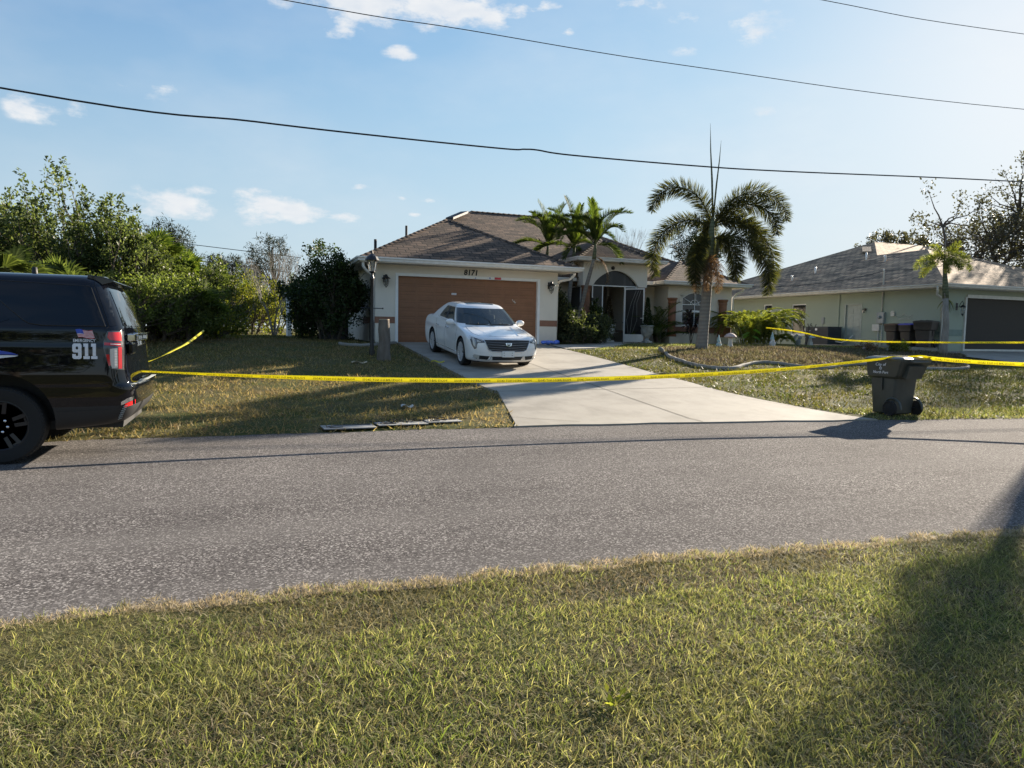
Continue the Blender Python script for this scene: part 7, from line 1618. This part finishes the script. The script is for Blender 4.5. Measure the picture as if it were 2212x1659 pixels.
# pygmy date palm cluster, cordyline, areca, elephant ear, bare plumeria
PY = thing('pygmy_palm', 'dark bushy pygmy date palm between the entry and the wing', 'palm', (11.55, 2.9, Z(11.55, 2.9)))
for k in range(26):
    R = random.Random(k); a = rad_(k*137.5); frond(PY, (.12*math.cos(a*1.7), .12*math.sin(a*1.7), .12 + .25*(k % 3)), a, rad_(R.uniform(25, 82)), rad_(R.uniform(-50, 10)), R.uniform(1.15, 1.7), .28, 44, G['lf_palm'], False, .015, 600 + k, vang=.5, lean=.7, droopy=.2)
m_ = MB()
for k in range(3): a = 2.1*k; m_.tube([(.06*math.cos(a), .06*math.sin(a), -.1), (.16*math.cos(a), .16*math.sin(a), .65)], [.07, .06], 8)
m_.build('trunk', G['bark'], PY, True)
def cordy(x, y, z, H_, seed, label):
    t = thing('cordyline', label, 'plant', (x, y, z), 0, 'dark cordylines beside the wing window'); R = random.Random(seed); st = MB(); lf = MB()
    for s in range(3):
        a = R.uniform(0, 6.28); h = H_*R.uniform(.45, 1); tx, ty = .28*math.cos(a)*h/H_, .28*math.sin(a)*h/H_; st.tube([(0, 0, -.05), (tx*.4, ty*.4, h*.5), (tx, ty, h)], .014, 5)
        for zz in (h, h*.72):
            for k in range(16):
                b = 6.28*k/16 + R.random(); e = R.uniform(-.3, 1.1); d = Vector((math.cos(b)*math.cos(e), math.sin(b)*math.cos(e), math.sin(e))); p = Vector((tx*zz/h, ty*zz/h, zz)); l = R.uniform(.28, .42); sd = Vector((-math.sin(b), math.cos(b), 0))*.035
                lf.add([p, p + d*l*.45 + sd, p + d*l + Vector((0, 0, -.10)), p + d*l*.45 - sd], [(0, 1, 2, 3)])
    st.build('stem', G['bark'], t); lf.build('leaves', G['lf_cord'], t)
cordy(12.95, 2.45, 1.25, 1.75, 3, 'tall dark reddish cordyline left of the foxtail trunk'); cordy(13.35, 2.3, 1.25, 1.15, 8, 'shorter dark cordyline behind the foxtail trunk'); cordy(12.75, 2.2, 1.25, .95, 12, 'lowest dark cordyline beside the wing column base')
AR = thing('areca_palm', 'sunlit yellow green areca palm clump between the two houses', 'palm', (15.95, 2.2, 1.24))
for k in range(80):
    R = random.Random(900 + k); a = rad_(k*137.5); ox, oy = R.uniform(-.5, .5), R.uniform(-.5, .5)
    frond(AR, (ox, oy, .1), math.atan2(oy, ox) + R.uniform(-1.2, 1.2), rad_(R.uniform(72, 92)), rad_(R.uniform(-105, -50)), R.uniform(1.6, 2.9), .24, 66, G['lf_areca'], False, .018, 900 + k, vang=.5, lean=.8, droopy=.35, bend=1.45)
AR2 = thing('areca_palm', 'lower sunlit palm clump right of the tall areca in front of the green wall', 'palm', (16.8, 2.1, 1.24))
for k in range(12):
    R = random.Random(960 + k); ox, oy = R.uniform(-.3, .3), R.uniform(-.3, .3); frond(AR2, (ox, oy, .05), math.atan2(oy, ox) + R.uniform(-.6, .6), rad_(R.uniform(50, 82)), rad_(R.uniform(-75, -20)), R.uniform(.8, 1.2), .28, 36, G['lf_areca'], False, .022, 960 + k, vang=.5, lean=.8, droopy=.35)
EE = thing('elephant_ear', 'bright green elephant ear plant in front of the areca palm', 'plant', (14.75, .9, 1.23)); m_ = MB(); l_ = MB()
for k, (a, h) in enumerate(((180, .95), (150, .75), (200, .5), (20, .62), (300, .35), (120, .4))):
    a = rel(a); p = Vector((.16*math.cos(a)*1.5, .16*math.sin(a)*1.5, h)); m_.tube([(0, 0, 0), (p.x*.4, p.y*.4, h*.6), p], .010, 5); f = Vector((math.cos(a), math.sin(a), -.55)).normalized(); s = Vector((-math.sin(a), math.cos(a), 0))
    pts = [(-.10, 0), (-.14, .09), (-.02, .13), (.14, .09), (.28, 0), (.14, -.09), (-.02, -.13), (-.14, -.09)]; l_.add([p + f*u + s*v for u, v in pts], [tuple(range(8))])
m_.build('stem', G['lf_areca'], EE); l_.build('leaves', leafmat('elephant_ear_leaf', [(.10, .22, .03), (.16, .30, .05)], .55, .35), EE)
pb = MB(); px_, py_ = 17.6, .9
for a, b, c in (((0, 0, 0), (.05, 0, .35), .03), ((.05, 0, .35), (-.12, .05, .75), .022), ((.05, 0, .35), (.12, 0, .8), .022), ((.05, 0, .35), (.38, 0, .72), .022), ((.12, 0, .8), (.05, 0, 1.0), .016), ((.12, 0, .8), (.24, 0, 1.02), .016), ((-.12, .05, .75), (-.20, 0, .98), .016), ((.38, 0, .72), (.50, 0, .98), .016), ((.38, 0, .72), (.34, .1, .95), .016)): pb.tube([a, b], c, 6)
o = pb.build('bare_plumeria', G['bark']); o.location = (px_, py_, 1.2); tag(o, 'small bare forked plumeria in front of the green house windows', 'plant')
# --- big oak at the right, tree behind the wing, far trees between the houses
def oak(name, label, x, y, z, H_, cr, zc, seed, nclump, per, leaf, r0):
    return woody(name, label, 'tree', (x, y, z), H_, cr, zc, nclump, per, leaf, G['lf_olive'], G['bark'], r0, seed, sprig=.9, spread=.34, upward=.3, hollow=.35, trunk_h=zc*.75, limbs=11)
x, y = at_px(2140, 50); oak('oak_tree', 'large spreading oak with visible limbs behind the green house', x, y, 1.2, 11, (6.6, 4.5, 3.6), 6.0, 701, 250, 58, (.19, .11), .42)
x, y = at_px(2290, 48); oak('oak_tree', 'tall oak crown cut off by the right picture edge', x, y, 1.2, 14, (4.5, 4, 5), 8.6, 702, 210, 55, (.19, .11), .45)
x, y = at_px(1935, 60); oak('oak_tree', 'small low oak crown left of the large oak behind the grey roof', x, y, 1.2, 9, (3.4, 3, 2.2), 6.8, 703, 80, 110, (.22, .12), .2)
x, y = at_px(1500, 46); woody('pine_tree', 'dark pine crown behind the wing roof left of the foxtail trunk', 'pine tree', (x, y, 1.2), 7, (1.6, 1.5, 1.6), 5.4, 50, 90, (.35, .05), G['lf_pine'], G['bark'], .15, 704, sprig=.6, spread=.3, upward=.3, hollow=.4)
x, y = at_px(1360, 48); bare_tree('bare_tree', 'thin bare twigs showing over the porch roof ridge', x, y, 2.5, 6.0, 31, G['bark2'], .05, .3, 3)
# unseen row of tree copies added behind the viewer, darkening paint and glass reflections
src = woody('broadleaf_tree', 'unseen leafy tree added across the street for its dark reflection', 'tree', (-14, -42, .1), 8, (3.6, 3.2, 3.4), 4.6, 80, 60, (.3, .16), G['lf_left'], G['bark'], .2, 801, 'unseen trees added behind the viewer for reflections', sprig=.8, spread=.35)
for i, (x, y) in enumerate(((-24, -38), (-5, -44), (4, -41), (14, -43), (-33, -33), (24, -38), (-40, -22))):
    c = copy_tree(src); c.location = (x, y, .1); c.rotation_euler = (0, 0, i*1.3)
# small street tree right of the view; its shadow crosses the near verge
woody('broadleaf_tree', 'small narrow street tree right of the trash bin beyond the picture edge', 'tree', (14.6, -11.4), 7.6, (.42, .42, 1.4), 6.2, 26, 46, (.11, .065), G['lf_mid'], G['bark'], .08, 805, stems=1, sprig=.4, spread=.15)
x, y = -3.25, -20.55; WD = thing('weed', 'bright green leafy weed rosette at the bottom of the foreground grass', 'weed', (x, y, Z(x, y))); l_ = MB(); R = random.Random(4)
for k in range(46):
    a = R.uniform(0, 6.28); e = R.uniform(.15, 1.1); d = Vector((math.cos(a)*math.cos(e), math.sin(a)*math.cos(e), math.sin(e))); p = d*R.uniform(.01, .07); l = R.uniform(.025, .05); s = Vector((-math.sin(a), math.cos(a), 0))*l*.3
    l_.add([p, p + d*l*.5 + s, p + d*l, p + d*l*.5 - s], [(0, 1, 2, 3)])
l_.build('leaves', G['lf_areca'], WD)
# --- statues
def statue(name, label, x, y, parts, mat, sc=1.0, rz=0):
    m_ = MB()
    for k, a in parts: getattr(m_, k)(*a[0], **a[1]) if isinstance(a, tuple) and len(a) == 2 and isinstance(a[1], dict) else getattr(m_, k)(*a)
    o = m_.build(name, mat, None, True, angle=45); o.location = (x, y, Z(x, y) + .02); o.scale = (sc,)*3; o.rotation_euler = (0, 0, rz); return tag(o, label, 'garden statue')
def mush(label, x, y, s):
    t = thing('mushroom_statue', label, 'garden statue', (x, y, Z(x, y) + .01)); t.scale = (s, s, s)
    m_ = MB(); m_.lathe([(.13, 0), (.10, .05), (.075, .20), (.065, .36), (.08, .42), (0, .43)], (0, 0, 0), 16); m_.build('stem', G['statue_w'], t, True, angle=50)
    m_ = MB(); m_.lathe([(0, .40), (.18, .40), (.215, .43), (.20, .47), (.13, .53), (.05, .565), (0, .57)], (0, 0, 0), 20); m_.build('cap', G['statue_p'], t, True, angle=50)
mush('pinkish mushroom statue on a pale stem just right of the foxtail palm', 11.69, -1.75, 1.0)
def gnome(label, x, y, s, hat, body, rz=0):
    t = thing('gnome_statue', label, 'garden statue', (x, y, Z(x, y) + .01), rz); t.scale = (s, s, s)
    m_ = MB(); m_.lathe([(.16, 0), (.17, .03), (.13, .05), (.125, .16), (.10, .24), (.06, .28), (0, .29)], (0, 0, 0), 14); m_.ball((0, 0, .31), .075, 12, 8); m_.ball((0, -.07, .30), .022, 8, 6); m_.ball((.12, -.03, .17), .04, 8, 6); m_.ball((-.12, -.03, .17), .04, 8, 6); m_.build('body', body, t, True, angle=50)
    m_ = MB(); m_.lathe([(.085, .33), (.075, .38), (.045, .50), (.02, .60), (0, .64)], (0, .01, 0), 12); m_.build('hat', hat, t, True, angle=50)
    m_ = MB(); m_.lathe([(.0, .12), (.05, .18), (.07, .26), (.06, .30)], (0, -.05, 0), 10); m_.build('beard', G['statue_w'], t, True)
gnome('gnome statue with a tall pale blue pointed hat on the bed crest', 14.72, -.4, .95, G['statue_b'], G['statue_w'])
gnome('small gnome statue half hidden behind the foxtail palm trunk', 11.35, -1.55, .8, G['statue_b'], G['statue_b'])
t = thing('squirrel_statue', 'grey squirrel statue with a curled tail in front of the green house', 'garden statue', (18.1, 1.9, Z(18.1, 1.9)), rel(180) + PI); m_ = MB()
m_.ball((0, 0, .16), .13, 12, 8, sc=(.8, .8, 1.2)); m_.ball((.06, 0, .36), .08, 12, 8); m_.ball((.13, 0, .35), .035, 8, 6); m_.lathe([(.15, 0), (.15, .04), (.1, .05)], (0, 0, 0), 12); m_.ball((.10, .05, .20), .04, 8, 6); m_.build('body', G['stone'], t, True)
m_ = MB(); m_.tube([(-.10, 0, .08), (-.17, 0, .22), (-.15, 0, .38), (-.08, 0, .47), (-.02, 0, .46)], [.04, .06, .065, .06, .04], 8); m_.build('tail', G['stone'], t, True)
t = thing('mushroom_statue', 'pale figure statue under a wide flat mushroom hat near the green side door', 'garden statue', (18.38, 1.5, Z(18.38, 1.5))); m_ = MB(); m_.lathe([(.12, 0), (.13, .05), (.09, .2), (.07, .32), (.06, .36), (0, .37)], (0, 0, 0), 12); m_.ball((.08, 0, .15), .06, 8, 6); m_.build('body', G['statue_w'], t, True); m_ = MB(); m_.lathe([(.05, .36), (.22, .37), (.22, .39), (.08, .44), (.02, .52), (0, .53)], (0, 0, 0), 14); m_.build('cap', G['statue_b'], t, True, angle=50)
t = thing('rabbit_statue', 'small pale rabbit pair statue low in the bed behind the trash bin', 'garden statue', (18.4, -1.5, Z(18.4, -1.5))); m_ = MB()
for dx in (-.1, .1): m_.ball((dx, 0, .10), .09, 10, 7, sc=(.8, .9, 1.1)); m_.ball((dx, -.03, .23), .05, 8, 6); m_.tube([(dx - .02, -.03, .26), (dx - .03, -.02, .36)], .012, 5); m_.tube([(dx + .02, -.03, .26), (dx + .03, -.02, .36)], .012, 5)
m_.build('body', G['statue_p'], t, True)
t = thing('turtle_statue', 'pale blue turtle statue on a small mound near the young palm', 'garden statue', (18.9, -2.3, Z(18.9, -2.3) + .12)); m_ = MB(); m_.ball((0, 0, .06), .18, 12, 8, sc=(1.1, .8, .55)); m_.build('shell', G['statue_b'], t, True); m_ = MB(); m_.ball((-.22, 0, .07), .05, 8, 6)
for dx, dy in ((-.13, .12), (-.13, -.12), (.13, .12), (.13, -.12)): m_.ball((dx, dy, .02), .045, 8, 6)
m_.build('body', G['statue_w'], t, True)
o = MB(); o.ball((0, 0, .05), .12, 12, 8, sc=(1.2, .8, .7)); o = o.build('garden_rock', G['curb'], None, True); o.location = (7.55, -3.75, Z(7.55, -3.75) + .08); o.rotation_euler = (.2, .5, .3); o.scale = (1.2, .5, .9); tag(o, 'upright pale stone at the left end of the garden curb', 'rock')
woody('shrub', 'small scrubby plant in the bed under the pale turtle statue', 'shrub', (18.9, -2.6), .4, (.45, .35, .2), .2, 24, 50, (.07, .035), G['lf_yel'], G['bark'], .012, 830, stems=3, sprig=.15, spread=.07)
woody('shrub', 'low dry plant in the bed beside the rabbit statue', 'shrub', (17.6, -2.2), .3, (.4, .3, .15), .15, 20, 45, (.06, .03), G['lf_dead'], G['bark'], .012, 831, stems=3, sprig=.15, spread=.07)
# tape pieces among the trees
a = Vector((-5.80, -12.6, 1.22)); b = Vector(world_at(443, 714, 20.5))
mid = a.lerp(b, .5) + Vector((0, 0, -.35)); ribbon('barricade_tape', [tuple(world_at(300, 788, 9.0)), tuple(world_at(335, 776, 10.8)), tuple(world_at(372, 758, 13)), tuple(world_at(408, 739, 15)), tuple(world_at(441, 714, 17.5))], .05, 'yellow tape rising from the police vehicle tailgate back to the woodland edge', text=False, twist=lambda t: .6 + 2.2*t)
b2_ = Vector(world_at(483, 707, 22)); c2_ = Vector(world_at(470, 722, 21.5)); ribbon('barricade_tape', [tuple(c2_), tuple(b2_), tuple(world_at(530, 704, 26))], .06, 'short twisted tape end in the sunlit weeds at the woodland edge', text=False, twist=lambda t: .6)
ribbon('barricade_tape', [tuple(world_at(1655, 708, 27)), tuple(world_at(1720, 716, 26)), tuple(world_at(1800, 732, 24.5)), tuple(world_at(1900, 738, 23)), tuple(world_at(2050, 740, 21)), tuple(world_at(2120, 740, 20.2)), tuple(world_at(2212, 740, 19)), tuple(world_at(2330, 738, 18))], .05, 'thin yellow tape stretched in front of the green house and the young palm', text=True)
